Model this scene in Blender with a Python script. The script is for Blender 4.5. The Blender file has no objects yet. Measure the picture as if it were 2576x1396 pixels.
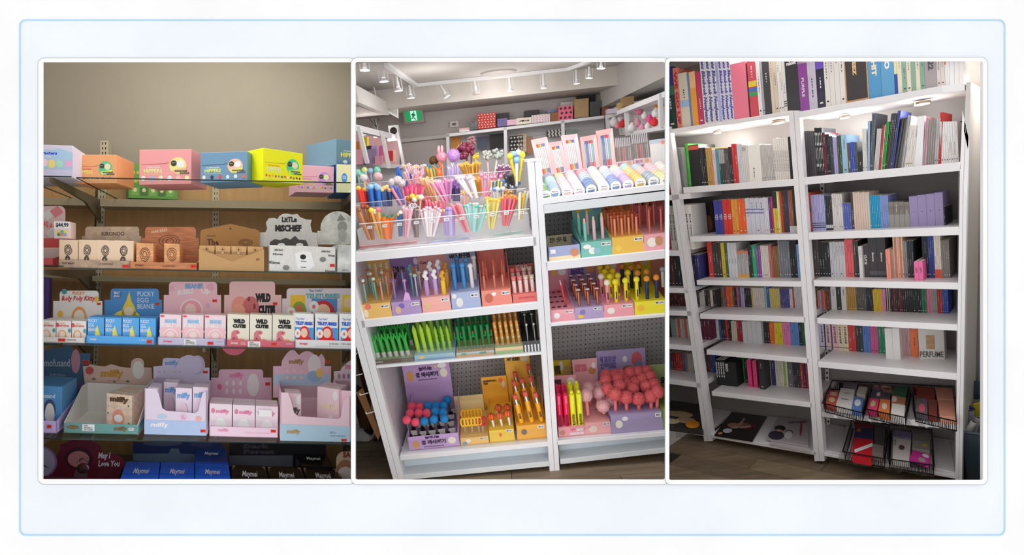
import bpy, bmesh, math, random
from mathutils import Vector as V
R = random.Random(7)
SC = bpy.context.scene
COL = SC.collection
F, CX, CY = 1400.0, 1288.0, 698.0
# ---------------------------------------------------------------- camera, world, lights, exposure
cam = bpy.data.cameras.new('camera'); cam.sensor_width = 36; cam.lens = F*36/2576; cam.clip_start = .05
co = bpy.data.objects.new('camera', cam); COL.objects.link(co); co.rotation_euler = (math.pi/2, 0, 0); SC.camera = co
W = bpy.data.worlds.new('world'); SC.world = W; W.use_nodes = True
W.node_tree.nodes['Background'].inputs[0].default_value = (1, 1, 1, 1)
W.node_tree.nodes['Background'].inputs[1].default_value = 1.02
SC.view_settings.view_transform = 'Standard'; SC.view_settings.look = 'None'
SC.view_settings.exposure = 0; SC.view_settings.gamma = 1; SC.view_settings.use_curve_mapping = False
SC.cycles.max_bounces = 7; SC.cycles.transparent_max_bounces = 24; SC.cycles.use_denoising = True
SC.cycles.sample_clamp_indirect = 4
def lamp(name, kind, loc, target, power, color=(1, 1, 1), size=.5, size_y=None, spot=None):
    l = bpy.data.lights.new(name, kind); l.energy = power; l.color = color
    if kind == 'AREA':
        l.size = size
        if size_y: l.shape = 'RECTANGLE'; l.size_y = size_y
    elif kind in ('POINT', 'SPOT'): l.shadow_soft_size = size
    if spot: l.spot_size = spot; l.spot_blend = .8
    o = bpy.data.objects.new(name, l); COL.objects.link(o); o.location = loc
    o.rotation_euler = (V(target)-V(loc)).to_track_quat('-Z', 'Y').to_euler()
    return o
# ---------------------------------------------------------------- materials
GAIN = 1.12
def lin(c):
    c /= 255.0
    return c/12.92 if c <= .04045 else ((c+.055)/1.055)**2.4
_m = {}
def M(rgb, kind='card', gain=None):
    key = (tuple(rgb), kind, gain)
    if key in _m: return _m[key]
    m = bpy.data.materials.new(kind); m.use_nodes = True; nt = m.node_tree; b = nt.nodes['Principled BSDF']; N = nt.nodes.new; L = nt.links.new
    g = GAIN if gain is None else gain
    c = [min(.97 if g < 1.01 and kind == 'wall' else .93, lin(x)*g) for x in rgb[:3]]
    m.diffuse_color = (*c, 1)
    def tc(): return N('ShaderNodeTexCoord').outputs['Object']
    def varied(scale, lo, hi, vec=None, detail=4):
        n = N('ShaderNodeTexNoise'); n.inputs['Scale'].default_value = scale; n.inputs['Detail'].default_value = detail
        L(vec or tc(), n.inputs['Vector'])
        r = N('ShaderNodeValToRGB'); r.color_ramp.elements[0].position = .3; r.color_ramp.elements[1].position = .7
        r.color_ramp.elements[0].color = (*[x*lo for x in c], 1); r.color_ramp.elements[1].color = (*[min(1, x*hi) for x in c], 1)
        L(n.outputs['Fac'], r.inputs[0]); L(r.outputs[0], b.inputs['Base Color']); return n, r
    b.inputs['Base Color'].default_value = (*c, 1)
    rough = {'card': .55, 'plastic': .3, 'metal': .25, 'paint': .42, 'wall': .9, 'matte': .9, 'gloss': .15, 'print': .6}.get(kind, .6)
    b.inputs['Roughness'].default_value = rough
    if kind == 'metal': b.inputs['Metallic'].default_value = .9
    if kind == 'wall': varied(2.5, .97, 1.03)
    if kind == 'paint': varied(6, .98, 1.02)
    if kind == 'grunge': varied(30, .75, 1.2, detail=8)
    if kind == 'wrap':
        b.inputs['Roughness'].default_value = .18; n, r = varied(14, .93, 1.08)
        bp = N('ShaderNodeBump'); bp.inputs['Strength'].default_value = .35; bp.inputs['Distance'].default_value = .01
        n2 = N('ShaderNodeTexNoise'); n2.inputs['Scale'].default_value = 22; L(tc(), n2.inputs['Vector']); L(n2.outputs['Fac'], bp.inputs['Height']); L(bp.outputs[0], b.inputs['Normal'])
    if kind in ('maple', 'floorwood', 'woodprint'):
        mp = N('ShaderNodeMapping'); L(tc(), mp.inputs[0])
        mp.inputs['Scale'].default_value = {'maple': (9, 9, .8), 'floorwood': (1.2, 9, 9), 'woodprint': (3, 3, 24)}[kind]
        n, r = varied(3 if kind != 'woodprint' else 5, .72 if kind != 'maple' else .86, 1.25 if kind != 'maple' else 1.1, mp.outputs[0], 8)
        b.inputs['Roughness'].default_value = .55
    if kind in ('news', 'stone'):
        w = N('ShaderNodeTexBrick' if kind == 'news' else 'ShaderNodeTexNoise'); mp = N('ShaderNodeMapping'); L(tc(), mp.inputs[0]); mp.inputs['Rotation'].default_value = (.3, .5, .4)
        L(mp.outputs[0], w.inputs['Vector'])
        if kind == 'news':
            w.inputs['Scale'].default_value = 60; w.inputs['Color1'].default_value = (*c, 1); w.inputs['Color2'].default_value = (*[x*.9 for x in c], 1)
            w.inputs['Mortar'].default_value = (.12, .12, .12, 1); w.inputs['Mortar Size'].default_value = .01; w.inputs['Row Height'].default_value = .2; w.inputs['Brick Width'].default_value = 1.4
            L(w.outputs['Color'], b.inputs['Base Color'])
        else: varied(18, .6, 1.1, mp.outputs[0], 9)
    if kind == 'check':
        w = N('ShaderNodeTexChecker'); w.inputs['Scale'].default_value = 34; mp = N('ShaderNodeMapping'); mp.inputs['Rotation'].default_value = (0, .78, 0); L(tc(), mp.inputs[0]); L(mp.outputs[0], w.inputs['Vector'])
        w.inputs['Color1'].default_value = (*c, 1); w.inputs['Color2'].default_value = (*[x*.86 for x in c], 1); L(w.outputs[0], b.inputs['Base Color'])
    if kind in ('glass', 'acrylic', 'film', 'glassedge'):
        t = N('ShaderNodeBsdfTransparent'); gl = N('ShaderNodeBsdfGlossy'); mx = N('ShaderNodeMixShader')
        t.inputs[0].default_value = {'glass': (.95, .975, .965, 1), 'acrylic': (.99, .99, .99, 1), 'film': (.95, .95, .95, 1), 'glassedge': (.1, .16, .15, 1)}[kind]
        gl.inputs['Roughness'].default_value = .06
        mx.inputs[0].default_value = {'glass': .07, 'acrylic': .05, 'film': .22, 'glassedge': .2}[kind]; L(t.outputs[0], mx.inputs[1]); L(gl.outputs[0], mx.inputs[2]); L(mx.outputs[0], nt.nodes['Material Output'].inputs[0])
        if kind in ('acrylic', 'film'):
            d = N('ShaderNodeBsdfTranslucent'); d.inputs[0].default_value = (.9, .9, .92, 1); m2 = N('ShaderNodeMixShader'); m2.inputs[0].default_value = .02 if kind == 'acrylic' else .08
            L(mx.outputs[0], m2.inputs[1]); L(d.outputs[0], m2.inputs[2]); L(m2.outputs[0], nt.nodes['Material Output'].inputs[0])
    if kind == 'fur': b.inputs['Roughness'].default_value = .95; varied(120, .85, 1.1)
    if kind == 'lampglow' or kind == 'signglow':
        b.inputs['Emission Color'].default_value = (*[lin(x) for x in rgb[:3]], 1); b.inputs['Emission Strength'].default_value = 9 if kind == 'lampglow' else 1.0
        if kind == 'signglow': b.inputs['Base Color'].default_value = (.02, .02, .02, 1)
    _m[key] = m
    return m
# ---------------------------------------------------------------- perspective frames of the three rooms
def ray(x, y): return V(((x-CX)/F, 1, -(y-CY)/F))
def px(p): return (CX+F*p.x/p.y, CY-F*p.z/p.y)
class Frame:
    def __init__(s, D, d, posts, lo, hi):
        s.n = ray(*D).normalized(); s.d = d; s.lo, s.hi = lo, hi
        u = V((0, 0, 0))
        for (a, b) in posts: u += (s.pt(*a)-s.pt(*b)).normalized()
        s.up = (u-s.n*u.dot(s.n)).normalized(); s.right = s.n.cross(s.up)
    def pt(s, x, y, k=0):
        r = ray(x, y); return r*((s.d+k)/r.dot(s.n))
    def lift(s, p, y):                      # raise p along up until it reaches image row y
        t = -(y-CY)/F; return p+s.up*((t*p.y-p.z)/(s.up.z-t*s.up.y))
class Shelf:                                # plane through a front edge line, running back along n
    def __init__(s, fr, x0, y0, x1, y1, k=0):
        s.fr = fr; s.a = fr.pt(x0, y0, k); b = fr.pt(x1, y1, k); s.N = (b-s.a).cross(fr.n).normalized()
        if s.N.dot(fr.up) < 0: s.N = -s.N
        s.e = (b-s.a).normalized()
    def at(s, x, k=0):
        A, a = s.fr.n, s.fr.d+k; B, b = s.N, s.N.dot(s.a); C, c = V((1, -(x-CX)/F, 0)), 0
        return (B.cross(C)*a+C.cross(A)*b+A.cross(B)*c)/A.dot(B.cross(C))
    def hit(s, x, y):
        r = ray(x, y); return r*(s.N.dot(s.a)/r.dot(s.N))
    def k(s, x, y): return s.hit(x, y).dot(s.fr.n)-s.fr.d
# ---------------------------------------------------------------- mesh building
def lp(a, b, t): return a+(b-a)*t
def quadpt(q, u, v): return lp(lp(q[0], q[1], u), lp(q[3], q[2], u), v)      # q = TL TR BR BL
class MB:
    def __init__(s): s.v = []; s.f = []; s.mi = []; s.sm = []; s.mats = []
    def mat(s, m):
        if m not in s.mats: s.mats.append(m)
        return s.mats.index(m)
    def add(s, vs, fs, m, smooth=False):
        o = len(s.v); s.v += [V(p) for p in vs]; i = s.mat(m)
        for f in fs: s.f.append([o+j for j in f]); s.mi.append(i); s.sm.append(smooth)
        return s
    def prism(s, fr4, bk, m):               # fr4 polygon, bk = vector or second polygon
        n = len(fr4); b4 = [p+bk for p in fr4] if isinstance(bk, V) else bk
        return s.add(list(fr4)+list(b4), [list(range(n)), list(range(2*n-1, n-1, -1))]+[[i, n+i, n+(i+1) % n, (i+1) % n] for i in range(n)], m)
    def quad(s, q, m): return s.add(q, [[0, 1, 2, 3]], m)
    def box(s, o, a, b, c, m):              # corner o, edges a b c
        return s.prism([o, o+a, o+a+b, o+b], c, m)
    def cyl(s, a, b, r0, r1, m, n=8, cap=True):
        ax = (b-a).normalized(); t = V((0, 0, 1)) if abs(ax.z) < .9 else V((1, 0, 0)); u = ax.cross(t).normalized(); w = ax.cross(u)
        vs = []
        for p, r in ((a, r0), (b, r1)):
            for i in range(n):
                an = 2*math.pi*i/n; vs.append(p+u*(r*math.cos(an))+w*(r*math.sin(an)))
        s.add(vs, [[i, (i+1) % n, n+(i+1) % n, n+i] for i in range(n)], m, True)
        if cap: s.add(vs, [list(range(n-1, -1, -1)), list(range(n, 2*n))], m)
        return s
    def tube(s, pts, r, m, n=5):
        for a, b in zip(pts, pts[1:]): s.cyl(a, b, r, r, m, n)
        return s
    def ring(s, c, u, w, R1, r, m, n=12, a0=0, a1=2*math.pi):
        pts = [c+u*(R1*math.cos(a0+(a1-a0)*i/n))+w*(R1*math.sin(a0+(a1-a0)*i/n)) for i in range(n+1)]
        return s.tube(pts, r, m, 5)
    def ball(s, c, r, m, seg=12, rings=8, sx=1, sy=1, sz=1, axes=None):
        X, Y, Z = axes or (V((1, 0, 0)), V((0, 1, 0)), V((0, 0, 1))); vs = [c+Z*(r*sz)]
        for i in range(1, rings):
            th = math.pi*i/rings
            for j in range(seg):
                ph = 2*math.pi*j/seg; vs.append(c+X*(r*sx*math.sin(th)*math.cos(ph))+Y*(r*sy*math.sin(th)*math.sin(ph))+Z*(r*sz*math.cos(th)))
        vs.append(c-Z*(r*sz)); fs = [[0, 1+j, 1+(j+1) % seg] for j in range(seg)]
        for i in range(rings-2):
            for j in range(seg): a = 1+i*seg+j; b = 1+i*seg+(j+1) % seg; fs.append([a, a+seg, b+seg, b])
        l = len(vs)-1; o = 1+(rings-2)*seg; fs += [[l, o+(j+1) % seg, o+j] for j in range(seg)]
        return s.add(vs, fs, m, True)
    # flat prints on a face
    def _n(s, q):
        n = (q[1]-q[0]).cross(q[3]-q[0]).normalized()
        return n if n.dot(q[0]) < 0 else -n
    def dpoly(s, q, pts, m, off=.0008):
        n = s._n(q)*off; return s.add([quadpt(q, u, v)+n for u, v in pts], [list(range(len(pts)))], m)
    def drect(s, q, u0, v0, u1, v1, m, off=.0008): return s.dpoly(q, [(u0, v0), (u1, v0), (u1, v1), (u0, v1)], m, off)
    def dell(s, q, u, v, ru, rv, m, n=16, off=.0009): return s.dpoly(q, [(u+ru*math.cos(6.2832*i/n), v+rv*math.sin(6.2832*i/n)) for i in range(n)], m, off)
    def build(s, name, parent=None, fr=None, bev=0, closed=True, kind=None):
        if not s.v: return None
        me = bpy.data.meshes.new(name); base = V((0, 0, 0))
        if parent is not None:
            top = parent
            while top.parent: top = top.parent
            base = V(top.location)
        else: base = V(sum((p.x for p in s.v))/len(s.v) for _ in (0,)) if False else V((sum(p.x for p in s.v)/len(s.v), sum(p.y for p in s.v)/len(s.v), min(p.z for p in s.v)))
        me.from_pydata([p-base for p in s.v], [], s.f)
        me.polygons.foreach_set('material_index', s.mi); me.polygons.foreach_set('use_smooth', s.sm)
        for m in s.mats: me.materials.append(m)
        clip = []
        if fr is not None:
            xs = [px(p)[0] for p in s.v if p.y > .1]
            if xs and max(xs) <= fr.lo or xs and min(xs) >= fr.hi: bpy.data.meshes.remove(me); return None
            if xs and min(xs) < fr.lo: clip.append((fr.lo, 1))
            if xs and max(xs) > fr.hi: clip.append((fr.hi, -1))
        bm = bmesh.new(); bm.from_mesh(me); front = fr is not None and s.v and min(p.y for p in s.v) < 2.523
        if bev: bmesh.ops.bevel(bm, geom=bm.edges[:], offset=bev, segments=1, affect='EDGES', clamp_overlap=True)
        for x, sg in clip:
            nn = V((1, -(x-CX)/F, 0)).normalized()*sg
            g = bmesh.ops.bisect_plane(bm, geom=bm.verts[:]+bm.edges[:]+bm.faces[:], plane_co=-base, plane_no=-nn, clear_outer=True, dist=1e-6)
            ed = [e for e in g['geom_cut'] if isinstance(e, bmesh.types.BMEdge)]
            if ed and closed:
                try: bmesh.ops.holes_fill(bm, edges=ed, sides=0)
                except Exception: pass
        if front:
            g = bmesh.ops.bisect_plane(bm, geom=bm.verts[:]+bm.edges[:]+bm.faces[:], plane_co=V((0, 2.523, 0))-base, plane_no=V((0, -1, 0)), clear_outer=True, dist=1e-6)
            ed = [e for e in g['geom_cut'] if isinstance(e, bmesh.types.BMEdge)]
            if ed and closed:
                try: bmesh.ops.holes_fill(bm, edges=ed, sides=0)
                except Exception: pass
        if closed: bmesh.ops.recalc_face_normals(bm, faces=bm.faces[:])
        if not bm.verts: bm.free(); bpy.data.meshes.remove(me); return None
        bm.to_mesh(me); bm.free()
        o = bpy.data.objects.new(name, me); COL.objects.link(o)
        if parent is not None: o.parent = parent
        else: o.location = base
        if kind: o['kind'] = kind
        return o
def thing(name, label, cat, loc, group=None):
    o = bpy.data.objects.new(name, None); COL.objects.link(o); o.location = loc; o.empty_display_size = .02
    o['label'] = label; o['category'] = cat
    if group: o['group'] = group
    return o
def tag(o, label, cat, group=None):
    if o is None: return None
    o['label'] = label; o['category'] = cat
    if group: o['group'] = group
    return o
def struct(o):
    if o is not None: o['kind'] = 'structure'
    return o
TXT = []
def text(s, q, u0, v0, u1, v1, m, parent, fr=None, bold=1, rot=0, shear=0, name='lettering', off=.0014, clamp=True):
    TXT.append((s, q, (u0, v0, u1, v1), m, parent, fr, bold, rot, shear, name, off))
def flush_text():
    keys = {}
    for t in TXT: keys.setdefault((t[0], t[6], t[8]), None)
    tmp = []
    for k in keys:
        cu = bpy.data.curves.new('t', 'FONT'); cu.body = k[0]; cu.offset = k[1]*.012; cu.resolution_u = 1 if len(k[0]) > 8 else 2; cu.shear = k[2]
        o = bpy.data.objects.new('t', cu); COL.objects.link(o); tmp.append((k, o, cu))
    dg = bpy.context.evaluated_depsgraph_get(); dg.update()
    for k, o, cu in tmp:
        me = bpy.data.meshes.new_from_object(o.evaluated_get(dg)); vs = [(p.co.x, p.co.y) for p in me.vertices]; fs = [list(p.vertices) for p in me.polygons]
        if vs:
            x0 = min(v[0] for v in vs); x1 = max(v[0] for v in vs); y0 = min(v[1] for v in vs); y1 = max(v[1] for v in vs)
            keys[k] = ([((v[0]-x0)/max(1e-6, x1-x0), 1-(v[1]-y0)/max(1e-6, y1-y0)) for v in vs], fs)
        bpy.data.meshes.remove(me); bpy.data.objects.remove(o); bpy.data.curves.remove(cu)
    by = {}
    for t in TXT: by.setdefault((t[4], t[9]), []).append(t)
    for (parent, name), ts in by.items():
        mb = MB(); fr = ts[0][5]
        for s, q, (u0, v0, u1, v1), m, p, f, bold, rot, shear, nm, off in ts:
            g = keys.get((s, bold, shear))
            if not g: continue
            n = mb._n(q)*off; pts = []
            for a, b in g[0]:
                if rot == 1: u, v = u1+(u0-u1)*b, v0+(v1-v0)*a      # reads downwards
                elif rot == -1: u, v = u0+(u1-u0)*b, v1+(v0-v1)*a
                elif rot == 2: u, v = u0+(u1-u0)*(1-a), v0+(v1-v0)*b
                elif rot: u, v = u0+(u1-u0)*a, v0+(v1-v0)*b+(a-.5)*rot
                else: u, v = u0+(u1-u0)*a, v0+(v1-v0)*b
                pts.append(quadpt(q, u, v)+n)
            mb.add(pts, g[1], m)
        mb.build(name, parent, fr, closed=False)
ORD = ['', 'first', 'second', 'third', 'fourth', 'fifth', 'sixth', 'seventh', 'eighth', 'ninth', 'tenth', 'eleventh', 'twelfth', 'thirteenth', 'fourteenth', 'fifteenth', 'sixteenth', 'seventeenth', 'eighteenth', 'nineteenth']
TENS = {20: 'twentieth', 30: 'thirtieth', 40: 'fortieth', 50: 'fiftieth', 60: 'sixtieth', 70: 'seventieth', 80: 'eightieth', 90: 'ninetieth'}
def nth(i):
    if i < 20: return ORD[i]
    if i in TENS: return TENS[i]
    return {2: 'twenty', 3: 'thirty', 4: 'forty', 5: 'fifty', 6: 'sixty', 7: 'seventy', 8: 'eighty', 9: 'ninety'}[i//10]+'-'+ORD[i % 10]
CN = {'white': (235, 233, 230), 'cream': (228, 218, 190), 'grey': (150, 150, 150), 'light grey': (200, 198, 196), 'dark grey': (75, 75, 78), 'black': (28, 28, 30), 'red': (200, 50, 45), 'crimson': (185, 50, 80),
      'orange': (235, 110, 50), 'yellow': (225, 195, 50), 'gold': (185, 140, 60), 'brown': (110, 75, 50), 'dark brown': (60, 48, 45), 'beige': (215, 190, 165), 'green': (50, 160, 80), 'dark green': (45, 75, 60), 'mint': (160, 205, 180),
      'teal': (70, 150, 150), 'cyan': (30, 155, 195), 'blue': (55, 85, 165), 'pale blue': (130, 175, 205), 'navy': (35, 40, 65), 'periwinkle': (130, 145, 200), 'lilac': (185, 170, 205), 'purple': (125, 70, 140), 'pink': (230, 130, 165), 'pale pink': (235, 195, 200),
      'salmon': (235, 140, 120), 'magenta': (200, 60, 130), 'maroon': (105, 35, 50), 'indigo': (65, 65, 140)}
def cname(rgb): return min(CN, key=lambda k: sum((a-b)**2 for a, b in zip(CN[k], rgb)))
# frames: A gift boxes, B pens, C books
A = Frame((640, 681), 3.30, [((545, 460), (540, 1100))], -4000, 886.0)
B = Frame((1225, 394), 2.95, [((910, 720), (1002, 1205)), ((1345, 410), (1395, 1181))], 893.6, 1673.2)
C = Frame((2741, 380), 3.25, [((1676, 320), (1781, 1108)), ((1997, 280), (2062, 1160)), ((2428, 205), (2413, 1205))], 1681.0, 6000)
# ---------------------------------------------------------------- room lights (overhead, track and puck lamps, then added fill lights)
def inside(p, y=2.95): return p if p.y > y else p*(y/p.y)
lamp('gift_room_ceiling_lamp', 'AREA', inside(A.pt(560, -100, .55)), A.pt(560, 500, 1.0), 2.6, (1, .97, .92), 1.2, .3)
lamp('gift_room_front_lamp', 'AREA', inside(A.pt(500, -100, .2)), A.pt(520, 800, .1), 19, (1, .97, .93), 1.0, .2)
lamp('pen_room_ceiling_lamp', 'AREA', inside(B.pt(1283, 60, .55)), B.pt(1283, 700, .1), 7.5, (1, .97, .93), 1.0, .4)
for i, (x, y, k) in enumerate([(1090, 275, 1.6), (1440, 250, 1.6), (1260, 270, 2.2)]):
    lamp('shop_track_glow', 'POINT', B.pt(x, y, k), B.pt(x, y+10, k), 7, (1, .97, .93), .25)
lamp('book_room_ceiling_lamp', 'AREA', inside(C.pt(2100, 70, -.1), 3.0), C.pt(2080, 900, .1), 12, (1, .97, .93), .9, .25)
for i, (x, y, k) in enumerate([(1804, 362, .25), (1957, 348, .16), (2124, 320, .2), (2318, 298, .16)]):
    lamp('bookcase_puck_lamp', 'POINT', C.pt(x, y, k), C.pt(x, y+400, k), 3.4, (1, .98, .95), .04)
lamp('pen_room_front_fill', 'AREA', V((0, 2.64, 1.25)), B.pt(1283, 1000, .1), 13, (1, .98, .96), 1.0, .12)  # added fill hidden above the opening, brightens the lower pen shelves
lamp('book_room_side_fill', 'AREA', V((2.3, 2.66, .95)), C.pt(2450, 650, .2), 1.5, (1, .98, .95), .12, .2)  # unseen fill added to brighten the bookcase's outer side panel
lamp('pen_room_low_fill', 'AREA', V((0, 2.62, -1.2)), B.pt(1283, 980, .1), 3, (1, .98, .96), 1.0, .12)  # added low fill in place of floor bounce, no real fixture
lamp('gift_room_low_fill', 'AREA', V((-1.45, 2.8, -1.3)), A.pt(500, 980, .1), 2.5, (1, .98, .96), .6, .1)  # invented low fill that lifts the bottom rows of gift boxes
# ================================================================ the display wall with its three framed openings
WY = 2.5
def W2(x, y, y0=WY): r = ray(x, y); return r*y0
def rrect(x0, y0, x1, y1, r, n=6):
    pts = []
    for cx, cy, a in ((x1-r, y0+r, -90), (x1-r, y1-r, 0), (x0+r, y1-r, 90), (x0+r, y0+r, 180)):
        for i in range(n+1):
            t = math.radians(a+90*i/n); pts.append((cx+r*math.cos(t), cy+r*math.sin(t)))
    return pts
def plate(name, outer, holes, yf, yb, m):
    """flat board between depths yf and yb, outline and holes in wall coordinates"""
    bm = bmesh.new(); loops = []
    def loop(pts):
        vs = [bm.verts.new((((x-CX)/F)*WY, yf, -((y-CY)/F)*WY)) for x, y in pts]
        return [bm.edges.new((vs[i], vs[(i+1) % len(vs)])) for i in range(len(vs))]
    ed = loop(outer)
    for h in holes: ed += loop(h)
    bmesh.ops.triangle_fill(bm, use_beauty=True, use_dissolve=False, edges=ed)
    g = bmesh.ops.extrude_face_region(bm, geom=bm.faces[:])
    bmesh.ops.translate(bm, verts=[v for v in g['geom'] if isinstance(v, bmesh.types.BMVert)], vec=(0, yb-yf, 0))
    bmesh.ops.recalc_face_normals(bm, faces=bm.faces[:])
    me = bpy.data.meshes.new(name); bm.to_mesh(me); bm.free(); me.materials.append(m)
    o = bpy.data.objects.new(name, me); COL.objects.link(o); o['kind'] = 'structure'; return o
HO = [rrect(108, 157, 900, 1205, 3), rrect(894.5, 157, 1672, 1205, 5), rrect(1681, 157, 2467, 1205, 5)]
HOLE = [[(100, 150), (2475, 150), (2475, 1213), (100, 1213)]]
white = M((255, 255, 255), 'wall', .97); pale = M((244, 250, 255), 'wall', .97)
plate('wall_front', [(-1500, -1200), (4100, -1200), (4100, 2600), (-1500, 2600)], [rrect(51, 51, 2526, 1345, 15)], WY, WY+.02, white)
plate('trim_1', rrect(49, 49, 2528, 1347, 16), [rrect(52, 52, 2525, 1344, 14)], WY-.003, WY+.004, M((186, 223, 250), 'wall', .98))
plate('wall_front_inset', rrect(51.5, 51.5, 2525.5, 1344.5, 14.5), HOLE, WY, WY+.02, pale)
for i, (x0, x1) in enumerate(((97.5, 895), (884.5, 1682), (1671.5, 2478.5))):
    h = [rrect(108, 157, 885.5 if i == 0 else 900, 1205, 5), rrect(895, 157, 1671.6, 1205, 5), rrect(1681.5, 157, 2467.5, 1205, 5)][i]
    inner = [[(108, 157), (891, 157), (891, 1205), (108, 1205)], h, h][i] if i == 0 else h
    z = WY-.004*(i+1)
    o = plate('trim_%d' % (2+2*i), rrect(x0, 147, x1, 1216.6, 15), [inner], z, z+.0035, M((255, 255, 255), 'wall', .97))
    plate('trim_%d' % (3+2*i), rrect(x0-.8, 146.2, x1+.8, 1217.6, 16), [rrect(x0+.2, 147.2, x1-.2, 1216.4, 15)], z, z+.0034, M((172, 180, 184), 'wall', 1.0))
# partitions between the three rooms
def partition(name, x, w, m):
    a = ray(x, CY); nn = V((1, -(x-CX)/F, 0)).normalized()*w/2; mb = MB(); P0 = V((a.x*(WY+.005), WY+.005, 0)); P1 = V((a.x*9, 9, 0)); up = V((0, 0, 1))
    mb.prism([P0-nn-up*2.2, P1-nn-up*2.2, P1-nn+up*3, P0-nn+up*3], nn*2, m); struct(mb.build(name))
partition('wall_partition_left', 889.8, .011, M((205, 203, 200), 'wall'))
partition('wall_partition_right', 1676.8, .011, M((205, 203, 200), 'wall'))
# ================================================================ ROOM A : gift boxes on glass shelves
KB = 1.0
def shell(name, q, m, th=.03, fr=None, away=None):
    """slab from four corners, thickness away from the viewer side"""
    n = (q[1]-q[0]).cross(q[3]-q[0]).normalized(); c = (q[0]+q[2])/2
    if n.dot((away or V((0, 0, 0)))-c) > 0: n = -n
    mb = MB(); mb.prism(q, n*th, m); return struct(mb.build(name, fr=fr))
def fquad(fr, x0, y0, x1, y1, k): return [fr.pt(x0, y0, k), fr.pt(x1, y0, k), fr.pt(x1, y1, k), fr.pt(x0, y1, k)]
shell('wall_back', fquad(A, -500, -160, 892, 1500, KB+.06), M((146, 139, 124), 'wall'), .05, A)
MAPLE = M((172, 132, 84), 'maple'); BEIGE = M((150, 138, 112), 'paint'); UPR = M((176, 164, 138), 'paint'); DARK = M((18, 16, 16), 'matte')
# maple back boards, split at the uprights
for i, (x0, x1, y0, y1) in enumerate([(-150, 240, 440, 1500), (247, 537, 437, 1500), (547, 858, 437, 1500), (866, 892, 437, 1500)]):
    mb = MB(); mb.prism([A.pt(x0, y0, KB), A.pt(x1, y0, KB), A.pt(x1-(0 if i > 1 else 20), y1, KB), A.pt(x0-(20 if i == 1 else 0), y1, KB)], A.n*.02, MAPLE)
    tag(mb.build('back_board', fr=A), ['maple back board at far left behind the lilac box', 'maple back board left of centre, behind the green box', 'maple back board right of centre, behind the yellow box', 'narrow maple back board beside the right partition'][i], 'board', 'maple back boards')
# ceiling and floor of room A
def horiz(fr, x0, x1, y, kf, kb, name, m, w=.03):
    a = fr.pt(x0, y, kb); b = fr.pt(x1, y, kb); q = [a, b, b-fr.n*(kb-kf), a-fr.n*(kb-kf)]
    mb = MB(); mb.prism(q, fr.up*w, m); return struct(mb.build(name, fr=fr))
horiz(A, -500, 892, -140, -1.0, KB+.1, 'ceiling', M((200, 196, 188), 'wall'))
horiz(A, -500, 892, 1330, -.6, KB+.1, 'floor', M((70, 62, 56), 'wall'), -.03)
qa = A.pt(-480, -160, KB+.05); 
mb = MB(); b0 = A.pt(-480, 1500, KB+.05); mb.prism([qa, qa-A.n*2, b0-A.n*2, b0], -A.right*.04, M((166, 158, 138), 'wall')); struct(mb.build('wall_left', fr=A))
# slotted uprights
def upright(lbl, x0, y0, x1, y1, w, beam=False):
    mb = MB(); h = w/2; q = [A.pt(x0-h, y0, KB-.012), A.pt(x0+h, y0, KB-.012), A.pt(x1+h, y1, KB-.012), A.pt(x1-h, y1, KB-.012)]
    mb.prism(q, A.n*.012, UPR); o = mb.build('slotted_upright', fr=A)
    if o is None: return
    tag(o, lbl, 'upright', 'slotted wall uprights'); s = MB(); n = int((y1-y0)/13)
    for i in range(n):
        t = (i+.5)/n
        for u in (.28, .66): s.drect(q, u, t-.22/n, u+.1, t+.22/n, DARK)
    p = s.build('slot', o, A, closed=False, kind='stuff')
upright('beige slotted upright at the left, behind the orange box', 262, 372, 222, 1205, 20)
upright('beige slotted upright in the middle, left of the blue box', 543, 440, 538, 1205, 17)
upright('beige slotted upright at the right, behind the pale round header', 862, 440, 868, 1205, 17)
mb = MB(); q = [A.pt(252, 354, KB-.10), A.pt(272, 354, KB-.10), A.pt(272, 392, KB-.10), A.pt(252, 392, KB-.10)]; mb.prism(q, A.n*.10, UPR)
for u in (.25, .62):
    for v in (.1, .42, .74): mb.drect(q, u, v, u+.12, v+.16, DARK)
tag(mb.build('upright_cap', fr=A), 'boxed beige metal upright end sticking up above the orange box', 'upright')
S1 = Shelf(A, 193, 445.5, 884, 458.5); S2 = Shelf(A, 176, 674, 884, 686); S3 = Shelf(A, 160, 865, 884, 880); S4 = Shelf(A, 136, 1102, 884, 1117); S5 = Shelf(A, 100, 1290, 884, 1305)
S1l = Shelf(A, 60, 441, 180, 443); S2l = Shelf(A, 60, 667, 160, 668); S3l = Shelf(A, 60, 861, 150, 864); S4l = Shelf(A, 60, 1098, 124, 1100)
GL = M((200, 220, 215), 'glass'); GE = M((22, 42, 40), 'gloss', 1)
def glass(lbl, S, xa, xb, th=.006, kb=.93):
    a = S.at(xa, 0); b = S.at(xb, 0); t = thing('glass_shelf', lbl, 'shelf', (a+b)/2, 'glass shelves')
    u = -A.up*th; d = A.n*kb; i = .004
    mb = MB(); mb.prism([a+u, b+u, b+d+u, a+d+u], A.up*th*.98, GL); mb.build('pane', t, A)
    mb = MB(); mb.prism([a, b, b+u, a+u], -A.n*.003, GE); mb.prism([a, a+d, a+d+u, a+u], -A.right*.003, GE); mb.build('pane_edge', t, A)
    return t
glass('long glass top shelf carrying the five tilted boxes', S1, 193, 900); glass('long glass second shelf carrying kraft and newsprint displays', S2, 176, 900)
glass('long glass third shelf carrying the pink and blue beanie displays', S3, 160, 900); glass('long glass fourth shelf carrying pastel keychain displays', S4, 136, 900)
glass('glass top shelf at far left under the lilac box', S1l, 40, 180); glass('glass second shelf at far left under the pink board display', S2l, 40, 160)
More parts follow.
